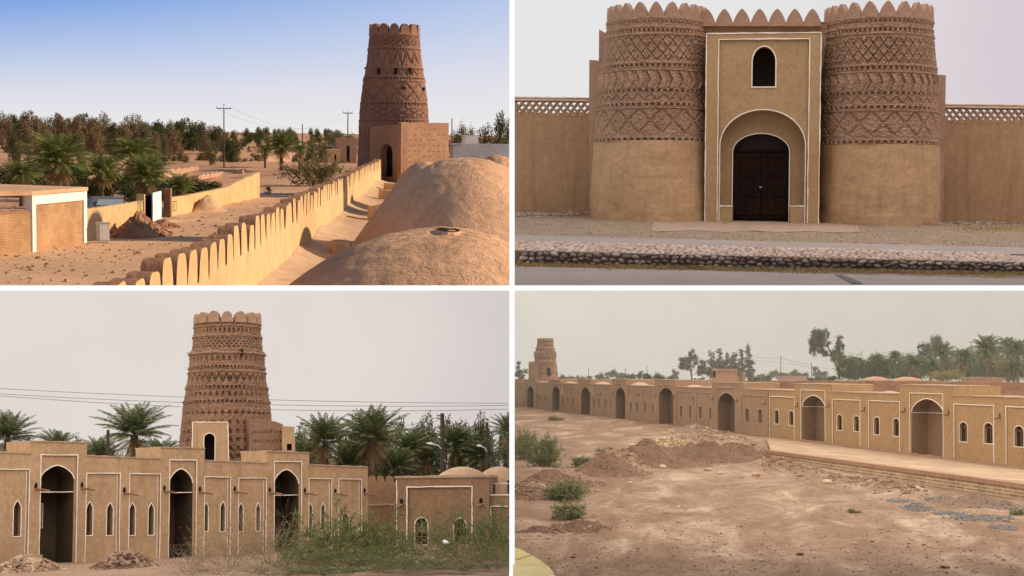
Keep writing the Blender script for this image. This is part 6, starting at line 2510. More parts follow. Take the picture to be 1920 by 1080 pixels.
    pile('gravel_heap', 'flat spread of loose grey gravel in front of the larger gravel mound', 'heap', [(1840, 972, 56, .45, .03), (1780, 962, 28, .3, .015), (1880, 990, 24, .2, .01)], gcore, gg, 1200, .004, .012)
    ecore = mud('tipped_earth', (.235, .135, .088), (.165, .095, .062), 5, 1, .35, 60, (.33, .21, .15), .4, (.12, .07, .045), .03)
    pile('earth_heap', 'long uneven mound of tipped dark brown earth and clods across the middle of the courtyard', 'heap', [(1240, 872, 95, 1.0, .13), (1330, 862, 90, 1.1, .20), (1395, 858, 60, .8, .15), (1140, 888, 80, .8, .09), (1050, 908, 80, .8, .08), (1000, 930, 50, .6, .06)], ecore, bb, 2600, .006, .024, False)
    pile('earth_heap', 'low flat patch of dark crumbled earth in the open foreground of the courtyard', 'heap', [(1080, 994, 70, .35, .035), (1010, 1000, 40, .3, .025)], ecore, bb, 300, .005, .015, False)
    # clods lying over the tipped earth
    ps, ss = [], []
    for pts, w, h in rp:
        for a, b in zip(pts[:-1], pts[1:]):
            n = int(130 * (2 if h > .12 else 1))
            for i in range(n):
                f = r.random()
                x = a.x + (b.x - a.x) * f + r.gauss(0, w * .55)
                y = a.y + (b.y - a.y) * f + r.gauss(0, w * 1.0)
                ps.append((x, y, gz(x, y) + .004))
                ss.append(min(.05, .007 + r.expovariate(1 / .010)))
    for i in range(260):
        x, y = r.uniform(1420, 1740), r.uniform(0, 1)
        y = 862 + (x - 1420) * .19 + abs(r.gauss(0, 8))
        q = P.G(x, y)
        ps.append((q.x, q.y, gz(q.x, q.y) + .005))
        ss.append(min(.05, .008 + r.expovariate(1 / .010)))
    mb = MB()
    scatter_stones(mb, ps, ss, 5, False)
    tag(mb.build('rubble', bb, None, P, P.G(1250, 870)), kind='stuff')
    ps, ss = [], []
    for i in range(2600):
        q = P.G(r.uniform(963, 1915), 850 + 225 * math.sqrt(r.random()))
        ps.append((q.x, q.y, gz(q.x, q.y) + .002))
        ss.append(min(.02, .003 + r.expovariate(1 / .003)))
    mb = MB()
    scatter_stones(mb, ps, ss, 6, False)
    tag(mb.build('pebbles', bb, None, P, P.G(1430, 960)), kind='stuff')
    rocks = [rock_mesh('loose_stone', stonemat('loose_stone_%d' % i, [(0, c_), (1, c_)]), i + 1, .6) for i, c_ in enumerate(((.46, .34, .23), (.33, .19, .12), (.40, .28, .20)))]
    for i, (x, y, s) in enumerate(((1271, 952, 5), (1250, 962, 4), (1274, 982, 5.5), (1307, 980, 3), (1387, 988, 5), (1399, 989, 3), (1269, 1012, 5), (1074, 1046, 6), (1060, 1045, 4), (1427, 1051, 5), (1500, 1040, 8), (1508, 1024, 4.5), (1604, 1019, 4), (1635, 1015, 4), (1589, 1036, 6), (1741, 1026, 4.5), (1733, 1022, 4),
                                       (1674, 997, 4), (1820, 1049, 4.5), (1772, 1065, 8), (1742, 1007, 5), (1774, 971, 6.5), (1887, 979, 5), (1898, 980, 4), (1794, 960, 4), (1738, 964, 3), (1106, 997, 5), (1071, 1015, 3), (1013, 1030, 3.5), (1028, 1011, 6), (977, 1014, 5), (1120, 921, 5), (1260, 870, 9), (1242, 878, 8), (1281, 865, 7), (1330, 884, 8), (1180, 905, 5), (1418, 893, 7), (1395, 896, 5), (1550, 906, 9), (1500, 895, 6), (1116, 928, 4), (1350, 890, 6))):
        q = P.G(x, y)
        o_ = bpy.data.objects.new('loose_stone', rocks[i % 3])
        C.objects.link(o_)
        s_ = s * q.y / F
        o_.matrix_world = P.M @ Matrix.Translation((q.x, q.y, gz(q.x, q.y) + s_ * .2)) @ Matrix.Rotation(i * 1.9, 4, 'Z') @ Matrix.Diagonal((s_, s_, s_, 1))
        tag(o_, 'single loose stone lying on the bare courtyard earth', 'stone', 'loose stones on the courtyard earth')

    # --- yellow coping stones of the roof edge close by
    yel = mud('yellow_stone', (.60, .49, .235), (.50, .39, .175), 3, .5, .3, 40, (.7, .6, .35), .3, (.45, .33, .14), .006)
    t = thing('yellow_parapet', 'corner of a yellow stone coping in the near bottom corner of the courtyard view', 'parapet', P, P.G(985, 1060, .12))
    o = P.G(985, 1060, .12)
    for pl_ in ([(961.5, 1025), (979, 1031), (995, 1040), (962, 1050)], [(962, 1052.5), (997, 1042), (1012, 1050), (1030, 1063), (1043, 1082), (962, 1086)]):
        mb = MB()
        c_ = [P.G(*q, .12) for q in pl_]
        mb.prism([(q.x, q.y) for q in c_], -.2, .12)
        mb.build('coping_stone', yel, t, origin=o)

    # --- bushes in the courtyard
    fol = leaf_mat('courtyard_leaf', (0.24, 0.245, 0.115), (0.125, 0.13, 0.06), (0.34, 0.33, 0.18), .3)
    twm = flat_mat('courtyard_twig', (0.2, 0.13, 0.085), .9, 0, .3)
    mb, V, Q = twig_bush(21, 34, 1.0, 1.0, 17000, .034, .006, .55)
    tws = bpy.data.meshes.new('twigs')
    tws.from_pydata([tuple(v) for v in mb.v], [], mb.f)
    tws.materials.append(twm)
    fo = mesh_np('foliage', V, Q, fol)
    soft = crown_mesh('foliage', fol, 91, [(b[0] * 2.0, b[1] * 2.0, b[2], b[3] * 1.3, b[4] * .9) for b in blob_set(92, 26, .34, .12, .72, .15)], 5200, .030, 0, True)
    zmax = max(v[2] for v in V)
    rmax = sorted(abs(v[0]) for v in V)[int(len(V) * .97)]
    for i, (x, yb, yt, w, lab) in enumerate(((1022, 874, 806, 62, 'largest feathery green bush at the near side of the courtyard'), (985, 860, 797, 60, 'second large bush overlapping the largest feathery one from behind'), (1093, 882, 851, 46, 'rounded green bush just right of the largest feathery bush'),
                                            (1059, 938, 892, 84, 'broad low green bush on the slope of tipped earth'), (1068, 973, 936, 68, 'sparse green bush on pale ground directly before the broad low one'), (1041, 789, 778, 30, 'small low green shrub near the foot of the second far arch'),
                                            (1131, 854, 836, 38, 'small spreading shrub beside the yellow brick rubble'), (1908, 966, 950, 30, 'green tuft beside the gravel at the end of the walkway'), (1600, 962, 952, 28, 'tiny yellow green grass tuft alone on the bare earth'))):
        q = P.G(x, yb)
        z_ = gz(q.x, q.y)
        h = P.top(Vector((q.x, q.y, z_)), yt) - z_
        s_ = w * .5 * q.y / F / rmax
        t_ = thing('bush', lab, 'bush', P, (q.x, q.y, z_), i * 1.9, None, (s_, s_, h / zmax))
        part('twigs', tws, t_)
        part('foliage', fo, t_)
        if i < 5:
            o_ = part('foliage', soft, t_)
            o_.rotation_euler = (0, 0, i)
            o_.scale = (rmax * 1.1, rmax * 1.1, zmax)

    # --- far side: mud wall, hut, truck, tower
    R0, R1 = P.D(966, 740, 82), P.D(1990, 740, 62)
    Wr = Wall(P, R0, R1)
    t = thing('rear_wall', 'long crumbling reddish mud wall running behind the arcade roofs', 'wall', P, P.D(1430, 730, 72))
    mb = MB()
    s0, s1 = 0, Wr.S(1985, 740)[0]
    up = []
    for i in range(260):
        f = i / 259
        x = 966 + (1985 - 966) * f
        y = 711.5 + 1.2 * math.sin(x * .01) + (x > 1440) * .6 + (x - 966) * .0045 + 1.3 * noise.noise(Vector((x * .05, 0, 3))) + 1.0 * noise.noise(Vector((x * .3, 1, 3)))
        up.append(Wr.S(x, y))
    up = [(s0 + (s1 - s0) * i / 259, q[1]) for i, q in enumerate(up)]
    solid(mb, Wr, [(s0, -.3)] + up + [(s1, -.3)], 0, -.5)
    mb.build('wall', rear, t, origin=P.D(1430, 730, 72))
    mb = MB()
    q = Wr.R(1100, 714, 1910, 720)
    for i in range(110):
        s = r.uniform(s0, s1)
        k = min(258, int((s - s0) / (s1 - s0) * 259))
        z = up[k][1] - r.uniform(.04, .3)
        solid(mb, Wr, rect((s, z, s + r.uniform(.1, .4), z + .05)), .03, -.002)
    mb.build('loose_bricks', rear, t, origin=P.D(1430, 730, 72))['kind'] = 'stuff'

    def small_block(name, lab, cat, x0, x1, yb_, yt, Y, dep, mat, door=None):
        a, b = P.D(x0, yb_, Y), P.D(x1, yb_, Y)
        z0 = min(ground_z(a.x, a.y), a.z) - .1
        z1 = P.D(x0, yt, Y).z
        c = Vector(((a.x + b.x) / 2, Y, z0))
        t_ = thing(name, lab, cat, P, c)
        w_ = b.x - a.x
        mb_ = MB()
        mb_.prism([(-w_ / 2, 0), (w_ / 2, 0), (w_ / 2, dep), (-w_ / 2, dep)], 0, z1 - z0 - .08)
        mb_.build('wall', mat, t_)
        mb_ = MB()
        mb_.box((0, dep / 2, z1 - z0 - .04), (w_ * 1.03, dep * 1.05, .08))
        mb_.build('roof', mat, t_)
        if door:
            d0, d1, e0, e1 = door
            zz0, zz1 = P.D(d0, e1, Y).z - z0, P.D(d0, e0, Y).z - z0
            k_ = Y / F
            mb_ = MB()
            mb_.box((((d0 + d1) / 2 - (x0 + x1) / 2) * k_, -.01, (zz0 + zz1) / 2), ((d1 - d0) * k_, .06, zz1 - zz0))
            mb_.build('door', dark, t_)
        return t_
    hutm = mud('hut_plaster', (.34, .20, .13), (.29, .165, .105), 1, .4)
    small_block('roof_hut', 'small square mud hut with a dark door before the tall thin trees', 'hut', 1335.5, 1381, 714, 691.5, 70, 2.2, hutm, (1337, 1342, 696, 707))
    small_block('mud_block', 'stubby mud post block beside the pole right of the roof hut', 'block', 1391, 1397, 714, 698, 70.5, .4, hutm)
    small_block('far_ruin', 'long low pinkish ruin on the hazy plain left of the palms', 'ruin', 1460, 1512, 712, 705, 120, 2, mud('pink_ruin', (.36, .22, .17), (.3, .18, .13), .6, .5))
    small_block('mud_platform', 'low square mud wall end in front of the palms, near the right side', 'wall', 1812, 1881, 716, 707.5, 66, 1.2, hutm)
    for x, hw, yt in ((1352, 30, 706), (1376, 24, 705), (1642, 36, 706), (1700, 40, 706.5)):
        top = P.D(x, yt, 71 if x < 1500 else 69)
        hw_ = hw * top.y / F
        rows = []
        for a in range(11):
            u = a / 10
            rows.append([(top.x + hw_ * u * math.cos(b * PI / 15), top.y + hw_ * u * math.sin(b * PI / 15), top.z - hw_ * .3 * u ** 2 - (.5 if a == 10 else 0) + .02 * noise.noise(Vector((b * .6, a * .4, x)))) for b in range(31)])
        tag(MB().grid(rows).build('roof_dome', hutm, None, P, top, True), 'broad low brown dome beyond the rear wall, in front of the trees' if x > 1500 else 'broad low dome at the foot of the small square roof hut', 'dome', 'low domes near the rear wall')

    # pickup truck
    Y = 84
    k = Y / F
    q = P.D(1311, 711.5, Y)
    zg = q.z
    t = thing('pickup_truck', 'small white and blue pickup truck parked beyond the roofs left of the roof hut', 'truck', P, (q.x, q.y, zg), 0)
    wp, bl, gl, bk = flat_mat('truck_white', (.7, .72, .72), .5), flat_mat('truck_blue', (.22, .34, .42), .5), flat_mat('truck_glass', (.10, .13, .15), .15), flat_mat('tyre_rubber', (.02, .02, .02))
    mb = MB()
    mb.box((-4.5 * k, 0, 4.2 * k), (15 * k, .55, 3.2 * k))
    mb.build('cargo_bed', wp, t)
    mb = MB()
    mb.prism([(2.4 * k, -.27), (12 * k, -.27), (12 * k, .27), (2.4 * k, .27)], 2.2 * k, 5.2 * k)
    mb.build('body', bl, t)
    mb = MB()
    mb.add([(x * k, y, z * k) for y in (-.26, .26) for x, z in ((2.6, 5.2), (3.2, 8.8), (7.6, 8.8), (9.6, 5.2))], [(0, 1, 2, 3), (7, 6, 5, 4), (0, 4, 5, 1), (1, 5, 6, 2), (2, 6, 7, 3)])
    mb.build('cab', wp, t)
    mb = MB()
    mb.add([(x * k, -.265, z * k) for x, z in ((4.0, 5.6), (4.2, 8.2), (7.2, 8.2), (8.6, 5.6))], [(0, 1, 2, 3)])
    mb.build('window', gl, t)
    for x in (-8, 8.5):
        for y in (-.24, .24):
            mb = MB()
            mb.tube([(x * k, y - .05, 1.6 * k), (x * k, y + .05, 1.6 * k)], 1.7 * k, 10)
            mb.build('wheel', bk, t)

    # distant tower
    YT = 84
    k = YT / F
    towm = mud('far_tower_brick', (.31, .185, .125), (.25, .145, .097), .8, .6, .2, 20)
    c = P.D(1022, 716, YT)
    zz = lambda y: P.D(1022, y, YT - 1).z - c.z
    t = thing('watch_tower', 'small distant brick tower with a square annex at the far end of the long arcade', 'tower', P, c)
    prof = [(zz(722), 27 * k), (zz(712), 25.5 * k), (zz(690), 22.5 * k), (zz(672), 19.6 * k), (zz(656), 17.4 * k), (zz(654), 16.8 * k), (zz(637), 14.6 * k)]
    bands = [(zz(641), zz(638), 'dentil', 40, .06), (zz(649), zz(645), 'niche', 30, .08), (zz(655), zz(652), 'ring', 0, .05), (zz(668), zz(658), 'chevron', 24, .08), (zz(673), zz(669), 'dentil', 36, .07), (zz(690), zz(678), 'zigzag', 20, .07), (zz(700), zz(697), 'dentil', 36, .07)]
    part('shaft', tower_mesh('shaft', towm, prof, 220, 160, bands, .09, 60, 1, .010, 3, .008), t)
    mer = merlon_mesh('merlon', towm, .19, .10, .1, 'round', 8)
    for i in range(12):
        a = 2 * PI * i / 12
        o_ = part('merlon', mer, t, (13.3 * k * math.cos(a), 13.3 * k * math.sin(a), zz(637)))
        o_.rotation_euler = (0, 0, a + PI / 2)
    mb = MB()
    mb.box((10 * k, -23.5 * k, zz(697)), (5.5 * k, .16, 15 * k), .42)
    mb.build('window', dark, t)
    mb = MB()
    mb.prism([(-29 * k, -.5), (-9 * k, -.75), (-9 * k, .8), (-29 * k, .8)], zz(722), [zz(678.5), zz(677.5), zz(677.5), zz(678)])
    mb.build('annex', towm, t)

    # --- poles
    pm = flat_mat('grey_pole', (.13, .095, .08), .85)
    def pole(x, yt, Y, w, lab, arm=False):
        q_ = P.D(x, 712, Y)
        z0 = ground_z(q_.x, q_.y) - .1
        zt_ = P.D(x, yt, Y).z
        k_ = Y / F
        t_ = thing('utility_pole', lab, 'utility pole', P, (q_.x, q_.y, z0))
        mb_ = MB()
        mb_.tube([(0, 0, 0), (0, 0, zt_ - z0)], [w * k_ * .55, w * k_ * .45], 6)
        mb_.build('post', pm, t_)
        if arm:
            mb_ = MB()
            mb_.box((0, 0, zt_ - z0 - 2 * k_), (arm * k_, .8 * k_, .8 * k_))
            mb_.build('cross_arm', pm, t_)
    for a in ((1103.5, 690, 120, 1.2, 'thin hazy pole nearest the distant tower on the plain'), (1153, 688.5, 125, 1.2, 'thin hazy pole standing above the third far arch'), (1213, 687, 118, 1.3, 'thin hazy pole above the dark bushes on the plain'), (1173, 691, 140, 1.1, 'hazy pole with a tiny cross arm on the plain', 5),
              (1464, 667.5, 105, 1.8, 'pale pole left of the leaning tree'), (1521.5, 680, 110, 1.6, 'short pole under the crown of the leaning tree'), (1392.5, 664, 71, 1.8, 'brown pole beside the mud block right of the roof hut'), (1798.5, 662, 70, 2, 'reddish pole in front of the palms'), (1822, 643, 95, 1.6, 'pole sticking up behind the tall palms at the right')):
        pole(*a)
    wm = flat_mat('far_wire', (.3, .29, .28))
    for (x0, y0, x1, y1, x2, y2, lab) in ((1394, 668, 1464, 672, 1521, 683, 'upper far wire strung between the poles left of the leaning tree'), (1394, 673, 1464, 679, 1560, 692, 'lower far wire strung between the poles left of the leaning tree')):
        pts = [P.D(x0, y0, 90), P.D((x0 + x1) / 2, (y0 + y1) / 2 + 1.2, 97), P.D(x1, y1, 104.5), P.D((x1 + x2) / 2, (y1 + y2) / 2 + 1.2, 107), P.D(x2, y2, 110)]
        mb = MB()
        mb.tube(pts, .012, 4)
        tag(mb.build('overhead_wire', wm, None, P, pts[0]), lab, 'wire')

    # --- trees beyond
    lf = leaf_mat('casuarina_leaf', (.10, .11, .06), (.042, .05, .027), (.16, .16, .09), .3)
    lg = leaf_mat('bush_green_leaf', (.07, .105, .035), (.026, .042, .015), (.12, .15, .055), .3)
    ly = leaf_mat('ochre_leaf', (.25, .22, .08), (.14, .12, .045), None, .3)
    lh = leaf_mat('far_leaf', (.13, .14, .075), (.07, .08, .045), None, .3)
    bark = mud('far_bark', (.14, .10, .07), (.09, .06, .045), 3, .5)

    def ptree(lab, Y, blobs, n, size, mat, trunk=None, cat='tree', name='tree', grp=None, droop=.0):
        """a tree whose clumps sit where the photograph shows them, with real depth. blobs (x, y, rx, ry) in picture units"""
        k_ = Y / F
        x0 = trunk[0][0] if trunk else sum(b[0] for b in blobs) / len(blobs)
        base = P.D(x0, 712, Y)
        base.z = ground_z(base.x, base.y)
        rr = random.Random(int(x0 * 7))
        bl_ = []
        for (x, y, rx, ry) in blobs:
            for j in range(max(3, int(rx * ry / 10))):
                d = rand_dir(rr)
                q = P.D(x + d.x * rx * .75, y + d.z * ry * .75, Y)
                bl_.append((q.x - base.x, q.y - base.y + d.y * rx * k_ * .8, q.z - base.z, max(rx * .55, 3.2) * k_ * rr.uniform(.5, 1.2), max(ry * .5, 3.2) * k_ * rr.uniform(.5, 1.3)))
        t_ = thing(name, lab, cat, P, base, 0, grp)
        part('crown', crown_mesh('crown', mat, int(x0), bl_, int(n * 3.2), size * .8 * k_, droop, True), t_)
        if trunk:
            mb_ = MB()
            pts = [P.D(x, y, Y) - base for x, y in trunk]
            mb_.tube(pts, [2.2 * k_ * (1 - .7 * i / (len(pts) - 1)) for i in range(len(pts))], 6)
            for (x, y, rx, ry) in blobs[:8]:
                e = P.D(x, y, Y) - base
                m_ = min(pts, key=lambda p_: (p_ - e).length + (3 if p_.z > e.z else 0))
                mb_.tube([m_, m_.lerp(e, .5), e], [1.1 * k_, .8 * k_, .4 * k_], 4)
            mb_.build('trunk', bark, t_)
        return t_
    ptree('leaning tree with drooping tufts of foliage standing out against the sky', 95, [(1532, 624, 9, 9), (1527, 640, 9, 11), (1540, 632, 10, 12), (1549, 627, 6, 12), (1524, 656, 7, 11), (1538, 652, 9, 10), (1550, 660, 8, 10), (1530, 646, 9, 10), (1556, 648, 5, 9), (1563, 668, 8, 10)], 3600, 2.1, lf, [(1575, 712), (1570, 690), (1562, 670), (1552, 650), (1540, 632)], droop=1.2)
    ptree('slim upright tree growing right beside the leaning tree', 96, [(1573, 635, 7, 9), (1576, 648, 8, 10), (1571, 660, 9, 10), (1577, 670, 8, 9), (1568, 676, 8, 9)], 1900, 2.0, lf, [(1573, 712), (1573, 680), (1574, 640)], droop=.8)
    ptree('airy tree with a bare forked trunk left of the roof hut', 128, [(1296, 662, 6, 8), (1290, 674, 9, 8), (1300, 672, 7, 9), (1280, 684, 8, 8), (1303, 684, 6, 7), (1288, 690, 8, 6), (1277, 676, 4, 5)], 2400, 1.9, lf, [(1298, 714), (1296, 698), (1294, 680), (1296, 662)], droop=.6)
    for i, (x, yt, w, lab) in enumerate(((1316, 672, 11, 'short thin tree just left of the roof hut'), (1334, 658, 15, 'tall thin tree rising behind the roof hut, left of its middle'), (1349, 655, 13, 'tall pointed tree directly behind the roof hut'), (1363, 664, 10, 'thin tree over the right corner of the roof hut'), (1377, 659, 12, 'tall tree between the roof hut and the brown pole'), (1390, 655, 10, 'tall tree just behind the brown pole'), (1404, 646, 11, 'tallest and last of the thin trees, right of the brown pole'))):
        bl = [(x + r.uniform(-.25, .25) * w * (0.4 + f), yt + 4 + (702 - yt) * f, w * (.35 + .45 * min(1, f * 1.6)), 6.5) for f in (0, .12, .24, .36, .48, .6, .72, .84, .95)]
        ptree(lab, 126 + i, bl, 1700, 1.9, lf, [(x, 714), (x + 1, 690), (x, yt + 6)], grp='tall thin trees behind the roof hut', droop=.6)
    ptree('broad dark green bush mass left of the palms', 92, [(1585, 690, 18, 18), (1605, 680, 17, 14), (1600, 700, 22, 12), (1622, 690, 15, 16)], 4200, 2.1, lg, None, 'tree', 'broad_tree')
    ptree('broad round green tree next to the first palm', 91, [(1640, 676, 16, 14), (1632, 695, 20, 15), (1655, 690, 14, 17), (1648, 702, 20, 10)], 4200, 2.1, lg, None, 'tree', 'broad_tree')
    ptree('tall leafy tree rising behind the palms', 100, [(1752, 640, 11, 10), (1745, 655, 12, 12), (1728, 655, 9, 10), (1722, 668, 12, 9), (1760, 655, 10, 12), (1735, 672, 12, 10)], 3400, 2.0, lf, [(1745, 712), (1746, 680), (1750, 645)])
    ptree('low ochre green bush beyond the rear wall in front of the palms', 78, [(1755, 705, 16, 8), (1780, 703, 18, 9), (1800, 706, 12, 7)], 2200, 1.8, ly, None, 'bush', 'bush')
    ptree('golden brown young tree among the right hand palms', 86, [(1878, 685, 10, 9), (1885, 696, 11, 8), (1872, 698, 8, 7)], 1400, 1.8, ly, None, 'tree')
    ptree('dense green hedge of trees between the broad round tree and the tall leafy one', 99, [(1675, 694, 18, 16), (1700, 684, 20, 18), (1715, 696, 22, 14), (1730, 684, 16, 16), (1690, 704, 30, 8)], 5200, 2.0, lg, None, 'tree', 'broad_tree')
    ptree('dense green mass of trees behind the tall right hand palms', 101, [(1780, 680, 22, 20), (1815, 678, 22, 20), (1850, 674, 24, 22), (1885, 668, 22, 24), (1912, 670, 18, 24), (1800, 698, 40, 12), (1870, 698, 44, 12)], 7000, 2.0, lg, None, 'tree', 'broad_tree')
    ptree('dark underbrush filling the shade below the right hand palms', 98, [(1690, 702, 22, 10), (1720, 700, 24, 12), (1760, 690, 26, 16), (1800, 692, 26, 16), (1840, 690, 26, 18), (1880, 685, 26, 18), (1915, 690, 22, 18), (1900, 706, 30, 8), (1700, 690, 16, 10)], 7000, 2.0, lg, None, 'bush', 'underbrush')
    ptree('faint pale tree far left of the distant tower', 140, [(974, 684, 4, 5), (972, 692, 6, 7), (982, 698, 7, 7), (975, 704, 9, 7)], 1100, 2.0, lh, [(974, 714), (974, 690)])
    for i, (x, yt, w, Y) in enumerate(((1060, 702, 18, 165), (1080, 704, 16, 165), (1100, 703, 16, 160), (1125, 700, 18, 150), (1145, 693, 16, 165), (1168, 698, 18, 160), (1190, 703, 12, 150), (1205, 696, 14, 110), (1216, 702, 14, 108), (1184, 704, 10, 108), (1235, 702, 14, 112), (1255, 704, 14, 112), (1230, 699, 16, 160), (1266, 694, 12, 170), (1425, 700, 14, 150), (1448, 692, 18, 165), (1470, 698, 16, 150), (1490, 694, 18, 165), (1510, 700, 16, 140), (1530, 688, 10, 170), (1545, 698, 20, 150), (1415, 704, 16, 110), (1440, 705, 16, 108), (1530, 705, 18, 108), (1560, 703, 16, 100))):
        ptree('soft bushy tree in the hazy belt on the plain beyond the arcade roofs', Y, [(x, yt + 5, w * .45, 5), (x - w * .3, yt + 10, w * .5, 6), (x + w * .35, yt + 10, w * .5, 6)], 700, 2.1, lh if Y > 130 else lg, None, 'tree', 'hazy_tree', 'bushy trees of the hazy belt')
    # palms
    gp = leaf_mat('courtyard_palm_leaf', (0.085, 0.115, 0.045), (0.032, 0.05, 0.02), (0.2, 0.2, 0.1), .3)
    dpm = leaf_mat('courtyard_palm_dry', (0.25, 0.17, 0.09), (0.14, 0.09, 0.05))
    Cs = [palm_fronds('crown', gp, 31, 50, 86, -10, 62, 1.0, 24, .22, .018), palm_fronds('crown', gp, 32, 44, 84, 0, 80, 1.0, 24, .22, .018)]
    Dd = palm_fronds('dry_skirt', dpm, 33, 20, -5, -60, 50, .8, 16, .18, .018)
    tm = MB()
    tm.tube([(0, 0, -.05), (.01, 0, .5), (0, 0, 1.0)], [.115, .09, .095], 8)
    tme = bpy.data.meshes.new('trunk')
    tme.from_pydata([tuple(v) for v in tm.v], [], tm.f)
    tme.materials.append(bark)
    for i, (x, y, Y, R_, lab) in enumerate(((1678, 672, 95, 22, 'small dark palm behind the broad round tree'), (1714, 686, 88, 34, 'palm with a wide low crown, first in front of the tall leafy tree'), (1768, 664, 92, 34, 'tall palm just right of the tall leafy tree'), (1806, 674, 84, 36, 'drooping palm with a dry brown skirt behind the reddish pole'), (1850, 655, 88, 40, 'largest palm of the right hand group'),
                                             (1890, 652, 92, 34, 'tall palm close behind the largest palm'), (1908, 658, 90, 32, 'palm cut by the right edge of the courtyard view'), (1900, 692, 86, 30, 'low palm at the foot of the right hand group'), (1745, 690, 90, 28, 'low palm in the shade between two taller ones'), (1845, 688, 90, 28, 'low palm under the largest palm'), (1665, 684, 97, 20, 'tiny palm peeping over the broad round tree'), (1775, 688, 94, 26, 'low palm behind the reddish pole foot'))):
        c = P.D(x, y, Y)
        k = R_ * Y / F
        g = ground_z(c.x, c.y)
        t_ = thing('date_palm', lab, 'palm tree', P, (c.x, c.y, g), i * 1.7, 'date palms beyond the long arcade')
        o_ = part('crown', Cs[i % 2], t_, (0, 0, c.z - g))
        o_.scale = (k,) * 3
        if i in (1, 3, 4, 8):
            o_ = part('dry_skirt', Dd, t_, (0, 0, c.z - g - .1 * k))
            o_.scale = (k * .9,) * 3
        o_ = part('trunk', tme, t_)
        o_.scale = (k * .9, k * .9, c.z - g)


build_courtyard()
HAZE = 0.0011


# =================================================================== skies, dividing walls, sun, camera
def sky_box(name, place, x0, x1, z0, z1, y0, y1, col, zen, gain, c2=None, lo=0, hi=1, front=None):
    """the overcast sky of one place: back and sides at the horizon colour, brighter overhead. World coordinates."""
    hz = sky_mat(name + '_horizon', col, 1.0, c2, 0, lo, hi)
    ov = sky_mat(name + '_overhead', zen, gain)
    me = bpy.data.meshes.new('sky')
    v = [(x, y, z) for y in (y0, y1) for z in (z0, z1) for x in (x0, x1)]
    f = [(4, 5, 7, 6), (0, 4, 6, 2), (5, 1, 3, 7), (2, 6, 7, 3)]      # back, left, right, top
    me.from_pydata(v, [], f)
    me.materials.append(hz)
    me.materials.append(ov)
    me.polygons[3].material_index = 1
    bm = bmesh.new()
    bm.from_mesh(me)
    c = Vector(((x0 + x1) / 2, (y0 + y1) / 2, (z0 + z1) / 2))
    for q in bm.faces:
        if (q.calc_center_median() - c).dot(q.normal) > 0:
            q.normal_flip()
    bm.to_mesh(me)
    bm.free()
    o = bpy.data.objects.new('sky', me)
    C.objects.link(o)
    tag(o, kind='structure')
    return o


E = 0.015
sky_box('gate_sky', TR, E, 16, E, 9.5, 14.3, 43, (0.79, 0.79, 0.79), (1.0, 0.93, 0.86), 2.1, (0.68, 0.60, 0.65), 7.3, 14.5)
sky_box('arcade_sky', BL, -16, -E, -9.5, -E, 14.3, 43, (0.76, 0.70, 0.66), (1.0, 0.93, 0.85), 2.5, (0.60, 0.54, 0.535), -4.5, 6)
sky_box('courtyard_sky', BR, E, 62, -42, -E, 14.3, 190, (0.66, 0.62, 0.55), (1.0, 0.92, 0.80), 2.3, (0.55, 0.53, 0.46), 0, 70)

# dust in the air of the courtyard
hm = bpy.data.materials.new('dusty_air')
hm.use_nodes = True
hm.node_tree.nodes.clear()
ho = hm.node_tree.nodes.new('ShaderNodeOutputMaterial')
hv = hm.node_tree.nodes.new('ShaderNodeVolumePrincipled')
hv.inputs['Color'].default_value = (0.93, 0.90, 0.84, 1)
hv.inputs['Density'].default_value = HAZE
hv.inputs['Anisotropy'].default_value = 0.2
hm.node_tree.links.new(hv.outputs[0], ho.inputs['Volume'])
o = MB().box((31, 101, -21), (61.9, 173, 41.8)).build('haze', hm)
tag(o, kind='stuff')

# glowing white cross added along the seams where the four places meet
seam_mat = bpy.data.materials.new('sky_seam_glow')
seam_mat.use_nodes = True
seam_mat.node_tree.nodes.clear()
ro = seam_mat.node_tree.nodes.new('ShaderNodeOutputMaterial')
re_ = seam_mat.node_tree.nodes.new('ShaderNodeEmission')
seam_mat.node_tree.links.new(re_.outputs[0], ro.inputs[0])
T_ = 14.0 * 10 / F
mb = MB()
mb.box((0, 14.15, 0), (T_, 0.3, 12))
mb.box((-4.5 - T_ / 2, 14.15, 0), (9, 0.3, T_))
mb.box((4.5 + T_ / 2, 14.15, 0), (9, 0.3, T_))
o = mb.build('sky', seam_mat)  # added glowing seam cross, not part of any sky
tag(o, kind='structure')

# nothing of one place reaches into the next: leaves and stones stop at the dividing plane
def stop_at_divide(place_R, sign):
    for o in list(C.objects):
        if o.type != 'MESH' or o.name.startswith('sky'):
            continue
        q = o
        while q.parent:
            q = q.parent
        if q.get('place') != place_R:
            continue
        M = o.matrix_world
        if all((M @ Vector(b)).x * sign > .006 for b in o.bound_box):
            continue
        n = len(o.data.vertices)
        co = np.empty(n * 3, dtype=np.float32)
        o.data.vertices.foreach_get('co', co)
        row = np.array(M)[0]
        wx = co.reshape(-1, 3) @ row[:3] + row[3]
        bad = wx * sign < .006
        if not bad.any():
            continue
        o.data = o.data.copy()
        bm = bmesh.new()
        bm.from_mesh(o.data)
        bm.verts.ensure_lookup_table()
        bmesh.ops.delete(bm, geom=[bm.verts[i] for i in np.nonzero(bad)[0]], context='VERTS')
        left = len(bm.verts)
        bm.to_mesh(o.data)
        bm.free()
        if o.parent and left < .5 * n:
            bpy.data.objects.remove(o)


bpy.context.view_layer.update()
for nm, sg in (('BL', -1), ('BR', 1), ('TR', 1)):
    stop_at_divide(nm, sg)
for o in C.objects:
    if 'place' in o:
        del o['place']

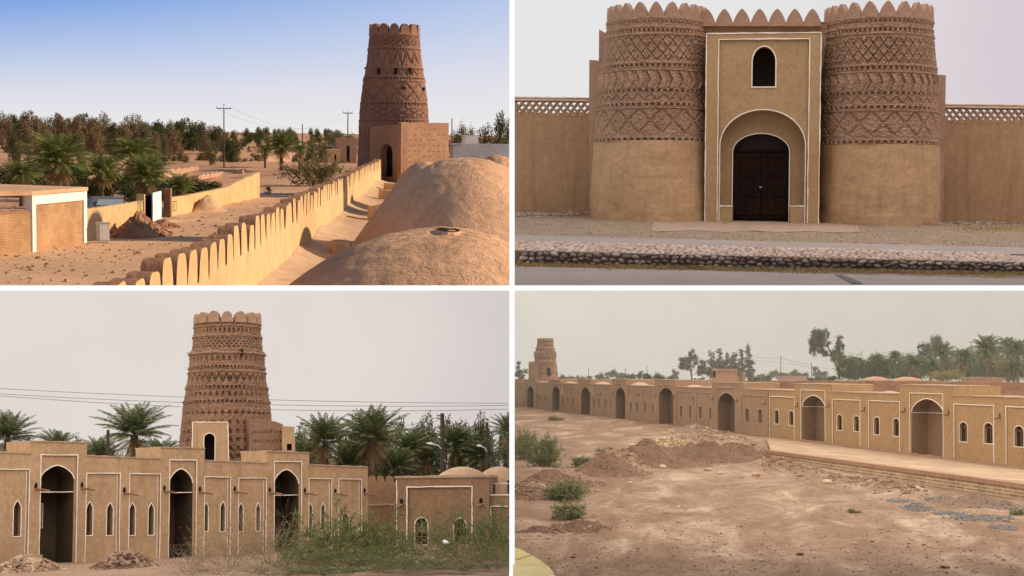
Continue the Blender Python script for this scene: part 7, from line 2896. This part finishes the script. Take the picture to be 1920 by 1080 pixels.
sc = bpy.context.scene
w = bpy.data.worlds.new('World')
sc.world = w
w.use_nodes = True
nt = w.node_tree
bg = nt.nodes['Background']
SUN_EL, SUN_AZ = 27.0, 8.0          # azimuth from +x towards +y
sky = nt.nodes.new('ShaderNodeTexSky')
sky.sky_type = 'NISHITA'
sky.sun_disc = False
sky.sun_elevation = math.radians(SUN_EL)
sky.sun_rotation = math.radians(90 - SUN_AZ)
sky.dust_density = 1.2
sky.air_density = 1.0
# clear sky: Nishita overhead, whitening with dust towards the horizon and towards the sun
tc = nt.nodes.new('ShaderNodeTexCoord')
sp = nt.nodes.new('ShaderNodeSeparateXYZ')
nt.links.new(tc.outputs['Generated'], sp.inputs[0])
mz = nd(nt, 'ShaderNodeMapRange')
mz.inputs[1].default_value, mz.inputs[2].default_value = 0.092, 0.20
nt.links.new(sp.outputs[2], mz.inputs[0])
mx_ = nd(nt, 'ShaderNodeMapRange')
mx_.inputs[1].default_value, mx_.inputs[2].default_value = -0.32, 0.02
mx_.inputs[3].default_value, mx_.inputs[4].default_value = 1.25, 0.62
nt.links.new(sp.outputs[0], mx_.inputs[0])
mm = nd(nt, 'ShaderNodeMath', operation='MULTIPLY')
nt.links.new(mz.outputs[0], mm.inputs[0])
nt.links.new(mx_.outputs[0], mm.inputs[1])
low = ramp(nt, mm.outputs[0], [(0.0, (8.4, 8.2, 8.0)), (0.22, (7.2, 7.3, 8.2)), (0.42, (5.2, 6.1, 8.2)), (0.75, (2.3, 4.0, 7.8)), (1.0, (1.6, 3.2, 7.2))])
hz_ = nd(nt, 'ShaderNodeMapRange')
hz_.inputs[1].default_value, hz_.inputs[2].default_value = 0.2, 0.45
nt.links.new(sp.outputs[2], hz_.inputs[0])
nt.links.new(mixc(nt, hz_.outputs[0], low, sky.outputs[0]), bg.inputs[0])
bg.inputs[1].default_value = 0.1
sd = bpy.data.lights.new('sun', 'SUN')
sd.energy = 5.0
sd.angle = math.radians(0.6)
sd.color = (1.0, 0.84, 0.63)
so = bpy.data.objects.new('sun', sd)
C.objects.link(so)
el, az = math.radians(SUN_EL), math.radians(SUN_AZ)
dv = Vector((math.cos(el) * math.cos(az), math.cos(el) * math.sin(az), math.sin(el)))
so.matrix_world = Matrix.Translation(dv * 100) @ dv.to_track_quat('Z', 'Y').to_matrix().to_4x4()

cd = bpy.data.cameras.new('camera')
cd.lens = 18 / math.tan(math.radians(17))
cd.sensor_width = 36
cd.clip_start = 0.1
cd.clip_end = 20000
co = bpy.data.objects.new('camera', cd)
C.objects.link(co)
co.rotation_euler = (math.radians(90), 0, 0)
sc.camera = co
sc.view_settings.view_transform = 'Standard'
sc.view_settings.look = 'None'
sc.view_settings.exposure = 0.0
sc.view_settings.gamma = 1.0
sc.cycles.max_bounces = 5
sc.cycles.diffuse_bounces = 3
sc.cycles.transparent_max_bounces = 8
sc.cycles.use_denoising = True
